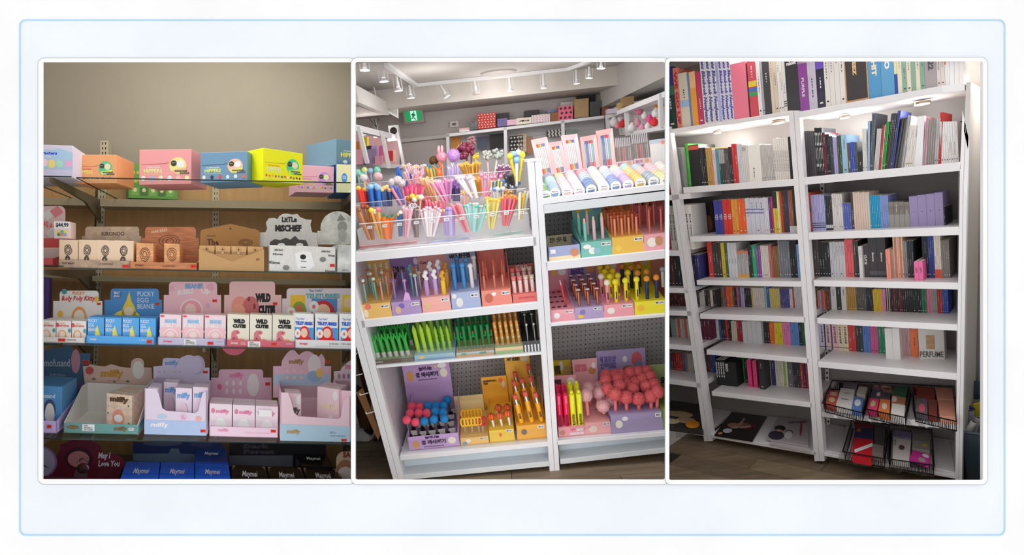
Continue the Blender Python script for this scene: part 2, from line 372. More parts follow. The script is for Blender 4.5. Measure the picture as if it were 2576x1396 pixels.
glass('glass third shelf at far left under the spotted display', S3l, 40, 152); glass('glass fourth shelf at far left under the blue plush display', S4l, 40, 126)
mb = MB(); a = S5.at(40, 0); b = S5.at(900, 0); mb.prism([a, b, b+A.n*.95, a+A.n*.95], -A.up*.03, M((60, 50, 44), 'paint')); tag(mb.build('base_shelf', fr=A), 'dark base shelf under the blue and black slipcases', 'shelf')
# light channels (valances) under the shelves, at the back
def channel(lbl, xa, xb, ya, yb, h, k=.83, dep=.15):
    a = A.pt(xa, ya, k); b = A.pt(xb, yb, k); a2 = A.lift(a, ya+h); b2 = A.lift(b, yb+h); mb = MB()
    mb.prism([a, b, b2, a2], [a+A.n*dep, b+A.n*dep, b2+A.n*dep-A.up*.005, a2+A.n*dep-A.up*.005], BEIGE)
    t = mb.build('light_channel', fr=A)
    if t: tag(t, lbl, 'channel', 'beige shelf channels')
channel('beige metal channel under the top shelf, right of the bracket', 252, 900, 500, 509, 19); channel('beige metal channel under the top shelf, at far left', 40, 222, 496, 499, 18)
channel('beige metal channel under the second shelf, right of the bracket', 232, 900, 694, 706, 13); channel('beige metal channel under the second shelf, at far left', 40, 214, 689, 692, 9)
# brackets
def bracket(lbl, x, y, S, k0=.05):
    p = A.pt(x, y, KB-.015); f = S.at(px(p)[0], k0); top = p+A.up*((f-p).dot(A.up))
    f = top-A.n*(KB-k0-.015); mb = MB(); w = A.right*.012
    q = [top-A.up*.008, f-A.up*.008, f-A.up*.03, top-A.n*.35-A.up*.06, p-A.up*.02]
    mb.prism([v-w*.5 for v in q], w, M((96, 84, 66), 'paint')); tag(mb.build('shelf_bracket', fr=A), lbl, 'bracket', 'metal shelf brackets')
bracket('beige bracket holding the top glass shelf at the left upright', 252, 552, S1); bracket('beige bracket holding the top glass shelf at the right', 852, 545, S1)
bracket('beige bracket holding the second glass shelf at the left upright', 238, 735, S2); bracket('beige bracket holding the second glass shelf at the right', 862, 735, S2)
bracket('dark bracket holding the third glass shelf at the left upright', 232, 900, S3); bracket('dark bracket holding the third glass shelf at the middle upright', 541, 900, S3)
bracket('dark bracket holding the third glass shelf at the right upright', 862, 905, S3); bracket('dark bracket holding the fourth glass shelf at the left upright', 228, 1130, S4)
bracket('dark bracket holding the fourth glass shelf at the right upright', 864, 1130, S4)
# -------- box helpers
def face(S, xl, xr, yt, kl, kr, ytr=None):
    fr = S.fr; bl = S.at(xl, kl); br = S.at(xr, kr); tl = fr.lift(bl, yt); tr = fr.lift(br, yt if ytr is None else ytr)
    h = ((tl-bl).length+(tr-br).length)/2 if ytr is None else None
    if h: tl = bl+fr.up*h; tr = br+fr.up*h
    return [tl, tr, br, bl]
def back(fr, q, dep):
    n = (q[1]-q[0]).cross(fr.up).normalized()
    if n.dot(fr.n) < 0: n = -n
    return n*dep
def rfit(q, fr):  # round label colour helper
    return q
def sticker(parent, q, u, v, w, h, rot=.0, fr=A, orange=True):
    mb = MB(); pts = [(u, v), (u+w*.42, v+h*.04), (u+w*.5, v+h*.14), (u+w*.58, v), (u+w, v+h*rot), (u+w, v+h), (u+w*.58, v+h), (u+w*.5, v+h*.88), (u+w*.42, v+h), (u, v+h)]
    mb.dpoly(q, pts, M((255, 62, 40) if orange else (240, 240, 240), 'print'), .0018)
    p = mb.build('price_sticker', parent, fr, closed=False); p and None
    text('$30.99', q, u+w*.15, v+h*.22, u+w*.85, v+h*.78, M((120, 20, 15) if orange else (60, 60, 60), 'print'), parent, fr, name='sticker_print', off=.0026)
WT = M((245, 245, 242), 'print'); BK = M((30, 28, 30), 'print'); YL = M((245, 232, 110), 'print')
# -------- tilted boxes on the top shelf
def hbox(lbl, xl, xr, ybl, ybr, ytl, ytr, dep, col, dark, art, yaw_fix=True, S=S1, bigtext=None):
    ka, kb_ = S.k(xl, ybl), S.k(xr, ybr); km = max(.06, (ka+kb_)/2); dk = (kb_-ka)*.42
    bl = S.at(xl, km-dk/2); br = S.at(xr, km+dk/2); tl = A.lift(bl, ytl); tr = A.lift(br, ytr); h = ((tl-bl).length+(tr-br).length)/2
    tl = bl+A.up*h; tr = br+A.up*h; q = [tl, tr, br, bl]; bk = back(A, q, dep*.72)
    t = thing('gift_box', lbl, 'box', (bl+br)/2+bk/2)
    mb = MB(); mb.prism(q, bk, M(col)); mb.build('carton', t, A, bev=.0015)
    # lid seam and perforated tab
    s = MB(); s.dpoly(q, [(.04, .42), (.5, .40), (.56, .36), (.565, .372), (.51, .415), (.04, .432)], M(dark, 'print')); s.dell(q, .74, .47, .165, .245, M(art['disc'], 'print'), 22)
    s.dell(q, .66, .40, .06, .085, M((50, 55, 50), 'print'), 12, .0014); s.dell(q, .79, .42, .075, .11, M(art['blob'], 'print'), 14, .0014)
    s.dpoly(q, [(.62, .6), (.9, .52), (.9, .62), (.66, .7)], M(art['sw'], 'print'), .0014)
    s.drect(q, .68, .6, .92, .645, M((60, 65, 60), 'print'), .002); s.drect(q, .78, .665, .96, .71, M((60, 65, 60), 'print'), .002)
    for i, c in enumerate(art['row']): s.dell(q, .08+.84*i/max(1, len(art['row'])-1), .82+.01*(i % 2), .022*art.get('rs', 1), .04*art.get('rs', 1), M(c, 'print'), 10, .0014); s.drect(q, .07+.84*i/max(1, len(art['row'])-1), .85, .09+.84*i/max(1, len(art['row'])-1), .91, M(art['leg'], 'print'), .0012)
    s.build('printed_artwork', t, A, closed=False)
    tc = M(art['tc'], 'print')
    text('HIPPERS', q, .09, .55, .44, .665, tc, t, A, 3); text('DECORATIVE MINI FIGURES', q, .09, .69, .46, .715, tc, t, A, 1)
    text(art['top'], q, .12, .48, .4, .53, M(art['topc'], 'print'), t, A, 2); text('Attach\n!', q, .625, .375, .695, .43, YL, t, A, 1, off=.003)
    text('If you fix number 12th..', q, .7, .61, .9, .635, YL, t, A, 1, off=.003); text('wherever you like', q, .8, .675, .94, .7, YL, t, A, 1, off=.003)
    return t, q, bk
bits = [(90, 140, 210), (200, 150, 220), (120, 90, 60), (190, 150, 70), (245, 230, 80), (160, 220, 240), (250, 110, 80), (215, 225, 235), (90, 120, 160), (240, 190, 90), (90, 140, 210), (230, 130, 180)]
fr12 = [(235, 60, 60), (245, 120, 40), (230, 180, 60), (230, 50, 60), (110, 190, 60), (110, 60, 160), (220, 60, 60), (245, 240, 235), (220, 60, 60), (80, 160, 60), (170, 40, 70), (90, 50, 150)]
t_or, q_or, _ = hbox('pale orange box tilted forward on the glass, green circle on its front', 187, 292, 463, 459, 392, 386, .31, (250, 166, 112), (190, 90, 50), dict(disc=(95, 195, 140), blob=(240, 225, 190), sw=(210, 240, 120), row=bits, leg=(230, 205, 150), tc=(252, 240, 120), top='Sonny Angel', topc=(215, 60, 90)))
hbox('pink box with a pale yellow circle, between orange box and blue box', 350, 481, 468, 459, 383, 369, .30, (246, 158, 160), (190, 80, 90), dict(disc=(248, 228, 140), blob=(250, 248, 245), sw=(250, 190, 140), row=[(240, 240, 240), (150, 190, 225), (235, 225, 190), (225, 235, 245), (235, 190, 170), (240, 235, 170)], rs=2, leg=(240, 170, 175), tc=(250, 235, 160), top='CHIIKAWA', topc=(250, 225, 225)))
hbox('slate blue box with a peach circle, between pink box and yellow box', 504, 622, 464, 452, 389, 376, .30, (110, 150, 182), (30, 50, 70), dict(disc=(245, 190, 165), blob=(235, 240, 240), sw=(250, 225, 110), row=[(230, 225, 215), (70, 60, 60), (225, 80, 80), (225, 235, 230), (240, 235, 225), (240, 110, 60)], rs=1.7, leg=(90, 100, 110), tc=(245, 235, 110), top='mofusand', topc=(225, 235, 245)))
hbox('bright yellow box turned to show its left side, green circle', 661.5, 761, 445, 466, 367, 391, .34, (255, 240, 0), (190, 150, 0), dict(disc=(70, 205, 140), blob=(250, 225, 200), sw=(200, 240, 120), row=fr12, leg=(250, 235, 190), tc=(255, 252, 190), top='Sonny Angel', topc=(235, 60, 40)))
hbox('pink box with a purple moon shape, behind the yellow box', 744, 840, 482, 486, 415, 419, .36, (240, 180, 200), (200, 120, 150), dict(disc=(200, 150, 220), blob=(245, 235, 180), sw=(235, 190, 225), row=bits[::-1], leg=(235, 205, 190), tc=(250, 225, 130), top='Sonny Angel', topc=(225, 80, 130)))
t_sl, q_sl, _ = hbox('slate blue box standing on top of the pink and cream boxes at right', 846, 960, 486, 490, 349, 372, .42, (104, 140, 160), (50, 80, 100), dict(disc=(245, 190, 165), blob=(235, 240, 240), sw=(250, 225, 110), row=[(230, 225, 215), (70, 60, 60), (225, 80, 80)], rs=1.5, leg=(90, 100, 110), tc=(245, 235, 110), top='mofusand', topc=(225, 235, 245))) if False else (None, None, None)
def plain(S, lbl, name, cat, xl, xr, kl, kr, yt, dep, col, sidecol=None, ytr=None, kind='card', raise_=0, group=None, bev=.0015):
    q = face(S, xl, xr, yt, kl, kr, ytr)
    if raise_: q[2] = S.fr.lift(q[2], raise_); q[3] = S.fr.lift(q[3], raise_)
    bk = back(S.fr, q, dep); t = thing(name, lbl, cat, (q[2]+q[3])/2, group); mb = MB(); mb.prism(q, bk, M(col, kind)); mb.build('carton', t, S.fr, bev=bev)
    return t, q, bk
# lilac box at far left
t, q, bk = plain(S1l, 'large pale lilac box cut off at the left, on the far-left glass', 'gift_box', 'box', 40, 183, .05, .05, 364, .33, (214, 208, 226))
s = MB()
s.dpoly(q, [(0, .12), (.6, .16), (.75, .1), (1, .22), (1, .75), (0, .72)], M((170, 200, 225), 'print')); s.dpoly(q, [(0, .75), (1, .75), (1, 1), (0, 1)], M((205, 200, 225), 'print'), .001)
for u, v, c, r in ((.62, .58, (245, 215, 130), .09), (.76, .58, (170, 220, 195), .08), (.92, .57, (240, 170, 205), .08), (.5, .55, (250, 210, 220), .08)): s.dell(q, u, v, r*.8, r*1.5, M(c, 'print'), 14, .0014)
s.build('printed_artwork', t, A, closed=False); text('Characters', q, .3, .2, .72, .3, M((50, 60, 210), 'print'), t, A, 3); text('Sunny Baby', q, .38, .33, .62, .4, WT, t, A, 2)
# green box behind
t, q, bk = plain(S1, 'dark green box standing behind between the orange and pink boxes', 'gift_box', 'box', 323, 447, S1.k(323, 498), S1.k(447, 502), 414, .12, (84, 140, 58))
text('スミス', q, .06, .22, .3, .31, M((235, 200, 90), 'print'), t, A, 3); text('HIPPERS', q, .05, .44, .42, .55, M((200, 200, 70), 'print'), t, A, 3)
s = MB()
for i in range(5): s.drect(q, .05+.18*i, .68, .2+.18*i, .92, M([(110, 160, 70), (60, 100, 45)][i % 2], 'print')); s.dell(q, .125+.18*i, .76, .04, .06, M((215, 200, 150), 'print'), 12, .0014)
s.build('printed_artwork', t, A, closed=False)
# cream and blue box, slate box on top
t, q, bk = plain(S1, 'cream fronted box with blue sides at the right partition', 'gift_box', 'box', 846, 960, S1.k(846, 484), S1.k(884, 485), 415, .36, (35, 100, 175))
s = MB(); s.drect(q, .0, .0, .98, 1, M((240, 232, 190), 'print')); s.dell(q, .17, .48, .06, .17, M((60, 140, 220), 'print'), 18, .0012); s.build('printed_artwork', t, A, closed=False)
text('12', q, .135, .4, .205, .52, WT, t, A, 3); text('Sonny', q, .3, .36, .55, .48, M((50, 130, 210), 'print'), t, A, 3)
qt = [q[0]+(q[0]-q[3])*.92, q[1]+(q[1]-q[2])*.92, q[1], q[0]]; qt = [p+A.n*.02 for p in qt]; qt[1] = qt[1]+A.n*.08; qt[2] = qt[2]+A.n*.08
t = thing('gift_box', 'slate blue box standing on top of the cream fronted box', 'box', (qt[2]+qt[3])/2); mb = MB(); mb.prism(qt, back(A, qt, .33)+(-A.right*.06), M((104, 140, 160))); mb.build('carton', t, A, bev=.0015)
text('HIPPERS', qt, .1, .5, .55, .68, M((245, 235, 110), 'print'), t, A, 3); text('mofusand', qt, .16, .4, .42, .46, WT, t, A, 1)
s = MB(); [s.dell(qt, .2+.16*i, .86, .05, .07, M(c, 'print'), 12) for i, c in enumerate([(225, 235, 235), (60, 50, 55), (225, 70, 80)])]; s.drect(qt, .02, .84, .98, 1, M((95, 135, 160), 'print'), .0006); s.build('printed_artwork', t, A, closed=False)
# -------- display trays with header cards
def display(S, lbl, lip, hdr, kf, dep, col, hcol, catname='box', hkind='card', kind='card', side=None, flap=None, rnd=9, hk=None, holes=None):
    """lip=(xl,xr,ytop of lip); hdr=(xl,xr,ytop) header; flap=(xl,xr,ytop)"""
    fr = S.fr; q = face(S, lip[0], lip[1], lip[2], kf, kf); bk = back(fr, q, dep); th = .004; t = thing('display_tray', lbl, 'display', (q[2]+q[3])/2+bk/2)
    cm = M(col, kind); rt = (q[1]-q[0]).normalized(); mb = MB()
    mb.prism(q, bk.normalized()*th, cm); mb.prism([q[3], q[2], q[2]+bk, q[3]+bk], fr.up*th, cm)
    H = (q[0]-q[3]).length; sh = side or 1.6
    for p, sg in ((q[3], 1), (q[2], -1)):
        u = fr.up*H; mb.prism([p, p+u, p+bk+u*sh, p+bk], rt*th*sg, cm)
    mb.build('tray', t, fr)
    k2 = kf+dep if hk is None else kf+hk; pts = []; base = None
    fx0, fx1, fy = flap or (hdr[0]-12, hdr[1]+12, hdr[2]+35); hx0, hx1, hy = hdr[0], hdr[1], hdr[2]; yb = lip[2]
    outline = [(fx0, yb), (fx0+1, fy), (hx0, fy)]; r = rnd
    for i in range(6): a = math.pi+i*math.pi/10; outline.append((hx0+r+r*math.cos(a), hy+r+r*math.sin(a)))
    for i in range(6): a = 1.5*math.pi+i*math.pi/10; outline.append((hx1-r+r*math.cos(a), hy+r+r*math.sin(a)))
    outline += [(hx1, fy), (fx1-1, fy), (fx1, yb)]
    if holes: outline = holes
    w = [fr.pt(x, y, k2) for x, y in outline]; mb = MB(); mb.prism(w, fr.n*.004, M(hcol, hkind)); mb.build('header_card', t, fr)
    hq = [fr.pt(hx0, hy, k2), fr.pt(hx1, hy, k2), fr.pt(hx1, yb, k2), fr.pt(hx0, yb, k2)]
    return t, q, hq, bk
def blobs(t, q, lst, fr=A, name='printed_artwork'):
    s = MB()
    for i, (u, v, ru, rv, c) in enumerate(lst): s.dell(q, u, v, ru, rv, M(c, 'print'), 18, .001+.0003*i)
    s.build(name, t, fr, closed=False)
def small(S, lbl, xs, yt, k, col, group, dep=.16, art=None, kind='card', top=None):
    for i, (x0, x1) in enumerate(xs):
        q = face(S, x0+.4, x1-.4, yt+(i*.8 if isinstance(yt, (int, float)) else 0), k, k); bk = A.n*dep
        t = thing('small_box', '%s, %s from left' % (lbl, nth(i+1)), 'box', (q[2]+q[3])/2, group); mb = MB(); mb.prism(q, bk, M(col, kind)); mb.build('carton', t, A, bev=.001)
        if art: art(t, q, i)
# 10 pink board display far left
t, q, hq, bk = display(S2l, 'pink board-game patterned display at far left with a price card', (60, 135, 649), (60, 164, 518), .12, .2, (208, 84, 92), (248, 206, 206), flap=(58, 166, 600), rnd=14)
s = MB(); [s.dpoly(hq, [(a, b), (a+.2, b-.1), (a+.34, b+.02), (a+.14, b+.13)], M(c, 'print'), .0012+.0002*i) for i, (a, b, c) in enumerate([(.42, .15, (250, 245, 235)), (.62, .1, (240, 140, 150)), (.5, .5, (250, 245, 235)), (.42, .72, (235, 130, 140)), (.7, .45, (250, 225, 215))])]
s.drect(hq, 0, .62, 1, .8, M((245, 100, 100), 'print'), .003); s.drect(hq, 0, .8, .98, 1.0, M((250, 244, 230), 'print'), .003); s.build('printed_artwork', t, A, closed=False)
text('CRYING AGAIN', hq, .2, .3, .95, .42, M((235, 105, 100), 'print'), t, A, 3, rot=.22)
t2, q2, _ = plain(S2l, 'pink and white box front bearing a white price card', 'gift_box', 'box', 135, 176, .14, .14, 557, .10, (246, 214, 212), raise_=600)
text('$44.99', q2, .12, .08, .9, .36, BK, t2, A, 3); s = MB(); s.drect(q2, 0, 0, 1, .42, WT, .0008); [s.dell(q2, .3+.2*(i % 3), .6+.16*(i//3), .1, .1, M(c, 'print'), 12, .001+.0002*i) for i, c in enumerate([(250, 225, 70), (90, 180, 200), (240, 230, 60), (60, 150, 70), (240, 140, 120), (120, 190, 220)])]; s.build('printed_artwork', t2, A, closed=False)
LINE = M((90, 70, 60), 'print')
def sketch(s, q, u, v, r, m, n=9, w=.012):
    for j in range(3):
        rr = r*(1-.3*j); pts = [(u+rr*math.cos(6.283*i/n)*(.9+.2*R.random()), v+rr*.9*math.sin(6.283*i/n)*(.9+.2*R.random())) for i in range(n+1)]
        for a, b in zip(pts, pts[1:]):
            d = V((b[1]-a[1], a[0]-b[0])); d = d/(d.length or 1)*w*.5; s.dpoly(q, [(a[0]-d[0], a[1]-d[1]), (b[0]-d[0], b[1]-d[1]), (b[0]+d[0], b[1]+d[1]), (a[0]+d[0], a[1]+d[1])], m, .0012)
# 11 grey-beige display
t, q, hq, bk = display(S2, 'grey-beige sketch-printed display tray holding four small boxes', (147, 328, 655), (214, 350, 570), .04, .22, (176, 150, 128), (176, 156, 136), hkind='grunge', kind='grunge', flap=(205, 356, 594))
text('KIRONOO', hq, .3, .15, .72, .27, LINE, t, A, 2); text('POP MART', q, .05, .3, .22, .55, M((90, 60, 55), 'print'), t, A, 2); text('12 DESIGNS', q, .55, .3, .75, .55, LINE, t, A, 1); sticker(t, q, .88, .45, .1, .42)
s = MB(); sketch(s, hq, .55, .75, .1, LINE); s.build('printed_artwork', t, A, closed=False)
def art_sk(t, q, i):
    s = MB(); s.dpoly(q, [(0, .9), (.4, .7), (1, .85), (1, 1), (0, 1)], M((232, 225, 220), 'print')); sketch(s, q, .48, .36, .2, M((70, 60, 55), 'print'), 10, .03); sketch(s, q, .45, .68, .13, M((70, 60, 55), 'print'), 8, .03); s.build('printed_artwork', t, A, closed=False)
small(S2, 'beige line-drawn small box in the grey-beige tray', [(148, 196), (197, 243), (242, 289), (287, 336)], 603, .055, (228, 200, 170), 'beige sketched small boxes', art=art_sk)
# 12 wood-brown display
t, q, hq, bk = display(S2, 'wood-brown printed display tray with turtle line drawing, two small boxes', (326, 496, 660), (365, 493, 571), .03, .22, (196, 128, 84), (182, 116, 78), kind='woodprint', hkind='woodprint', flap=(355, 501, 599))
s = MB(); sketch(s, hq, .48, .4, .2, M((95, 45, 35), 'print'), 11, .012); s.build('printed_artwork', t, A, closed=False); text('solid 2023', hq, .12, .06, .42, .15, M((235, 215, 190), 'print'), t, A, 1, rot=-.06)
text('POP MART', q, .08, .35, .2, .6, M((95, 50, 40), 'print'), t, A, 2); text('12 SEASONS', q, .48, .35, .66, .6, M((95, 50, 40), 'print'), t, A, 1); sticker(t, q, .9, .2, .08, .55)
def art_tu(t, q, i): s = MB(); sketch(s, q, .5, .42, .3, M((110, 60, 40), 'print'), 9, .03); s.build('printed_artwork', t, A, closed=False); text('KIRONO', q, .25, .78, .75, .84, M((110, 60, 40), 'print'), t, A, 1)
small(S2, 'light brown wood-grain small box in the wood-brown tray', [(342, 386), (412, 452)], 612, .05, (222, 160, 108), 'wood-grain small boxes', art=art_tu, kind='woodprint')
# 13 kraft envelope display
KR = (176, 132, 80)
o = [(503, 650), (504, 583), (508, 578), (580, 563), (648, 578), (653, 583), (652, 650)]
t, q, hq, bk = display(S2, 'kraft cardboard display shaped like an opened envelope with pointed back flap', (500, 664, 640), (504, 652, 563), .02, .22, KR, (168, 120, 62), kind='card', holes=o)
s = MB(); s.dpoly(q, [(0, -.28), (.5, .42), (1, -.38), (1, 1), (0, 1)], M((190, 148, 96), 'card'), .002); sketch(s, hq, .76, .6, .12, M((80, 40, 30), 'print'), 10, .01); s.dell(hq, .5, .16, .018, .03, M((70, 50, 40), 'print'), 10); s.build('printed_artwork', t, A, closed=False)
text('hirono', hq, .11, .36, .25, .42, LINE, t, A, 1); text('The\nOther', hq, .11, .5, .42, .95, M((80, 30, 45), 'print'), t, A, 2); sticker(t, q, .86, .12, .08, .32)
text('FI DESIGNS AND HALF SECRET', q, .36, .48, .62, .55, LINE, t, A, 1); text('hirono · series', q, .4, .62, .58, .68, LINE, t, A, 1)
def art_kr(t, q, i):
    s = MB(); s.dpoly(q, [(0, 0), (1, 0), (1, .16), (.95, .24), (.05, .24), (0, .16)], M((205, 162, 108), 'card'), .003)
    for v in (.14, .42): s.dell(q, .48, v, .13, .1, M((190, 145, 92), 'card'), 14, .005); s.dell(q, .48, v, .045, .035, M((40, 25, 18), 'print'), 8, .006)
    s.drect(q, .4, .18, .56, .38, M((215, 185, 140), 'print'), .0045); s.build('string_closure', t, A, closed=False); text('01', q, .1, .36, .26, .45, LINE, t, A, 1)
small(S2, 'kraft envelope packet with a string button, in the kraft tray', [(501, 540), (541, 580), (581, 620), (622, 662)], 618, .045, (196, 152, 100), 'kraft packets with string buttons', art=art_kr)
# 14 newsprint display
cl = [(653, 620), (652, 585), (668, 584), (672, 575), (669, 560), (676, 549), (690, 548), (698, 551), (703, 543), (712, 538), (722, 537), (735, 540), (748, 538), (755, 546), (770, 552), (784, 553), (781, 565), (785, 584), (799, 586), (800, 622)]
t, q, hq, bk = display(S2, 'newsprint collage display box with torn-edged header card', (676, 844, 619), (668, 786, 538), .02, .24, (232, 230, 226), (222, 220, 218), kind='news', hkind='news', holes=cl, side=1)
text('LitTLe', hq, .34, .09, .66, .26, BK, t, A, 4); text('MiSCHiEF', hq, .2, .34, .76, .55, BK, t, A, 5)
s = MB(); s.dpoly(hq, [(.08, 1), (.1, .86), (.2, .78), (.3, .82), (.42, .74), (.52, .8), (.62, .68), (.7, .8), (.86, .82), (.92, 1.02)], M((75, 72, 72), 'print')); s.dell(hq, .33, .97, .08, .07, WT, 14, .0016); s.dell(hq, .72, .97, .08, .07, WT, 14, .0016); s.build('printed_artwork', t, A, closed=False)
s = MB(); s.dpoly(q, [(.38, .3), (.5, .18), (.62, .22), (.68, .75), (.6, .92), (.42, .9)], M((240, 238, 235), 'print')); s.dell(q, .5, .42, .045, .1, BK, 12, .0016); [s.dell(q, u, v, .05, .1, M((130, 128, 126), 'print'), 12, .0014) for u, v in ((.8, .5), (.25, .85))]; s.build('printed_artwork', t, A, closed=False)
for st, a in (('Wilderness', (.0, .6, .16, .72)), ('Home', (.06, .3, .2, .38)), ('HIRONO', (.08, .14, .2, .22)), ('HIRONO', (.78, .14, .92, .22)), ('Wilder', (.88, .3, .99, .38)), ('Homes', (.84, .9, .99, 1.0)), ('POP MART', (.47, .8, .55, .85)), ('hirono', (.47, .56, .55, .61))): text(st, q, *a, BK, t, A, 2)
sticker(t, q, .91, .66, .075, .13)
# 15 stone sketch display
ar = [(799, 615), (798, 581), (808, 580)]+[(850+44*math.cos(math.pi+i*math.pi/12), 575+44*math.sin(math.pi+i*math.pi/12)) for i in range(13)]+[(905, 615)]
t, q, hq, bk = display(S2, 'grey pencil-textured display with a rounded arch header at right edge', (848, 960, 617), (806, 894, 531), .02, .24, (214, 216, 214), (222, 222, 216), kind='stone', hkind='stone', holes=ar, side=1)
s = MB(); s.dell(hq, .62, .45, .14, .16, M((150, 150, 148), 'print'), 18); s.dell(hq, .62, .7, .12, .18, M((175, 175, 172), 'print'), 18, .001); s.dpoly(hq, [(.46, .3), (.56, .08), (.72, .25)], M((130, 130, 128), 'print'), .0012); s.build('printed_artwork', t, A, closed=False); text('hirono', q, .12, .88, .24, .93, LINE, t, A, 1)
# ---- shelf 3
t, q, bk = plain(S3l, 'deep purple box with pale symbols at far left edge', 'gift_box', 'box', 40, 124, .32, .34, 690, .1, (84, 58, 140), ytr=700)
def tray_words(t, q, items, fr=A):
    for st, a, c in items: text(st, q, *a, M(c, 'print'), t, fr, 2)
RP = (214, 70, 60)
t, q, hq, bk = display(S3, 'white display with coloured spots and red script lettering on header', (60, 214, 848), (150, 248, 731), .04, .2, (222, 218, 214), (234, 230, 226), flap=(133, 258, 757))
text('PUCKY', hq, .33, .02, .65, .09, M((240, 150, 60), 'print'), t, A, 3); text('Roly Poly Kitty', hq, .05, .11, .92, .25, M(RP, 'print'), t, A, 3, shear=.2)
blobs(t, hq, [(.12, .02, .07, .06, (70, 150, 165)), (.95, .19, .06, .07, (240, 190, 80)), (.02, .5, .07, .07, (240, 190, 60)), (.9, .62, .07, .07, (110, 185, 100)), (.12, .88, .06, .06, (215, 60, 90)), (.5, .62, .2, .28, (238, 160, 90)), (.5, .58, .14, .17, (250, 225, 210)), (.5, .8, .18, .06, (245, 215, 130))]); text('16 DESIGNS', q, .65, .3, .85, .55, BK, t, A, 1); sticker(t, q, .55, .2, .12, .55); sticker(t, hq, .96, .26, .1, .05)
def art_rp(t, q, i): text('PUCKY', q, .3, .1, .62, .16, M((240, 150, 60), 'print'), t, A, 1); text('RolyPolyKitty', q, .1, .18, .88, .3, M(RP, 'print'), t, A, 2); blobs(t, q, [(.4, .7, .3, .28, (240, 165, 95)), (.4, .64, .2, .18, (250, 220, 205)), (.9, .45, .1, .1, (80, 160, 170)), (.1, .2, .1, .1, (220, 80, 90))])
small(S3, 'white spotted small box with red script, front of white display', [(100, 140), (141, 179), (180, 217)], 806, .06, (236, 230, 224), 'white spotted small boxes', art=art_rp)
EB = (84, 164, 226)
t, q, hq, bk = display(S3, 'sky blue display with a yellow peaked shape on the header', (216, 389, 846), (278, 400, 726), .035, .22, EB, (72, 140, 200), flap=(262, 408, 754))
for i, w in enumerate(('PUCKY', 'EGG', 'BEANIE')): text(w, hq, .55, .06+.13*i, .9-.12*(i == 1), .16+.13*i, WT, t, A, 0)
s = MB(); s.dpoly(hq, [(.2, .62), (.25, .4), (.32, .25), (.38, .05), (.42, .25), (.5, .4), (.53, .62)], M((235, 205, 60), 'print')); s.dell(hq, .33, .66, .3, .22, M((240, 215, 70), 'print'), 20, .0008); s.dell(hq, .37, .48, .1, .1, M((250, 215, 185), 'print'), 18, .0014); s.drect(hq, .12, .62, .5, .85, M((222, 180, 50), 'print'), .0016); s.dell(hq, .13, .12, .09, .085, M((60, 120, 180), 'print'), 18, .001); s.build('printed_artwork', t, A, closed=False)
text('BEST\nEGG', hq, .07, .06, .19, .18, WT, t, A, 2); text('POP MART', q, .06, .35, .15, .6, WT, t, A, 2); text('12 DESIGNS', q, .77, .3, .88, .5, WT, t, A, 0); sticker(t, q, .88, .35, .08, .5); sticker(t, hq, .92, .29, .09, .06)
def art_eb(t, q, i):
    for j, w in enumerate(('PUCKY', 'EGG', 'BEANIE')): text(w, q, .05, .07+.17*j, .58-.2*(j == 1), .2+.17*j, WT, t, A, 1)
    s = MB(); s.dpoly(q, [(.38, .98), (.45, .6), (.58, .28), (.72, .6), (.9, .98)], M((250, 220, 30), 'print')); s.dell(q, .58, .74, .14, .12, M((250, 215, 185), 'print'), 14, .0014); s.dpoly(q, [(0, .98), (.3, .88), (.7, .86), (1, .95), (1, 1.0), (0, 1)], M((250, 210, 20), 'print'), .0016); s.build('printed_artwork', t, A, closed=False)
small(S3, 'sky blue small box with a yellow peak, front of blue display', [(220, 262), (263.5, 306), (307, 350), (351, 392)], 798, .055, EB, 'sky blue small boxes', art=art_eb)
t, q, hq, bk = display(S3, 'pale pink and blue bubble display with rounded header, trade notice on tray', (397, 566, 851), (425, 546, 709), .035, .22, (190, 185, 212), (236, 188, 198), flap=(411, 557, 742))
text('BEANIE', hq, .33, .03, .7, .12, M((110, 170, 215), 'print'), t, A, 4); text('BUBBLE', hq, .18, .13, .5, .22, WT, t, A, 3, rot=-.04); text('UP', hq, .66, .12, .86, .22, WT, t, A, 3, rot=.05)
blobs(t, hq, [(.1, .8, .24, .2, (150, 185, 228)), (.9, .86, .28, .2, (150, 185, 228)), (.46, .5, .24, .2, (250, 225, 228)), (.46, .5, .21, .175, (238, 160, 172)), (.44, .5, .12, .12, (250, 205, 200)), (.86, .1, .07, .06, (225, 170, 190)), (.05, .12, .05, .05, (225, 175, 195)), (.8, .42, .04, .04, (205, 175, 200))])
text('POP MART', q, .08, .38, .21, .62, M((230, 60, 80), 'print'), t, A, 3); s = MB(); s.drect(q, .38, .1, .56, .9, M((228, 226, 226), 'print'), .001); s.build('trade_notice', t, A, closed=False); text('TRADE\nAVAILABLE AT\nTHE COUNTER', q, .4, .2, .54, .8, BK, t, A, 1, off=.003); sticker(t, q, .73, .4, .09, .42); text('6 DESIGNS', q, .85, .3, .97, .42, M((200, 110, 130), 'print'), t, A, 0); sticker(t, hq, .9, .31, .1, .05)
def art_bu(t, q, i): text('BEANIE', q, .24, .16, .78, .28, M((130, 190, 230), 'print'), t, A, 4); text('BUBBLE UP', q, .1, .3, .9, .42, WT, t, A, 2); blobs(t, q, [(.5, .55, .52, .25, (244, 190, 196)), (.5, .72, .36, .26, (248, 222, 222)), (.5, .73, .32, .225, (242, 182, 188)), (.5, .66, .17, .12, (250, 214, 208)), (.08, .9, .16, .12, (170, 205, 235)), (.12, .06, .1, .03, (225, 70, 90))])
small(S3, 'pale pink small box with a bubble print, front of bubble display', [(401, 456), (458, 512), (514, 568)], 791, .05, (240, 212, 218), 'pale pink bubble small boxes', art=art_bu)
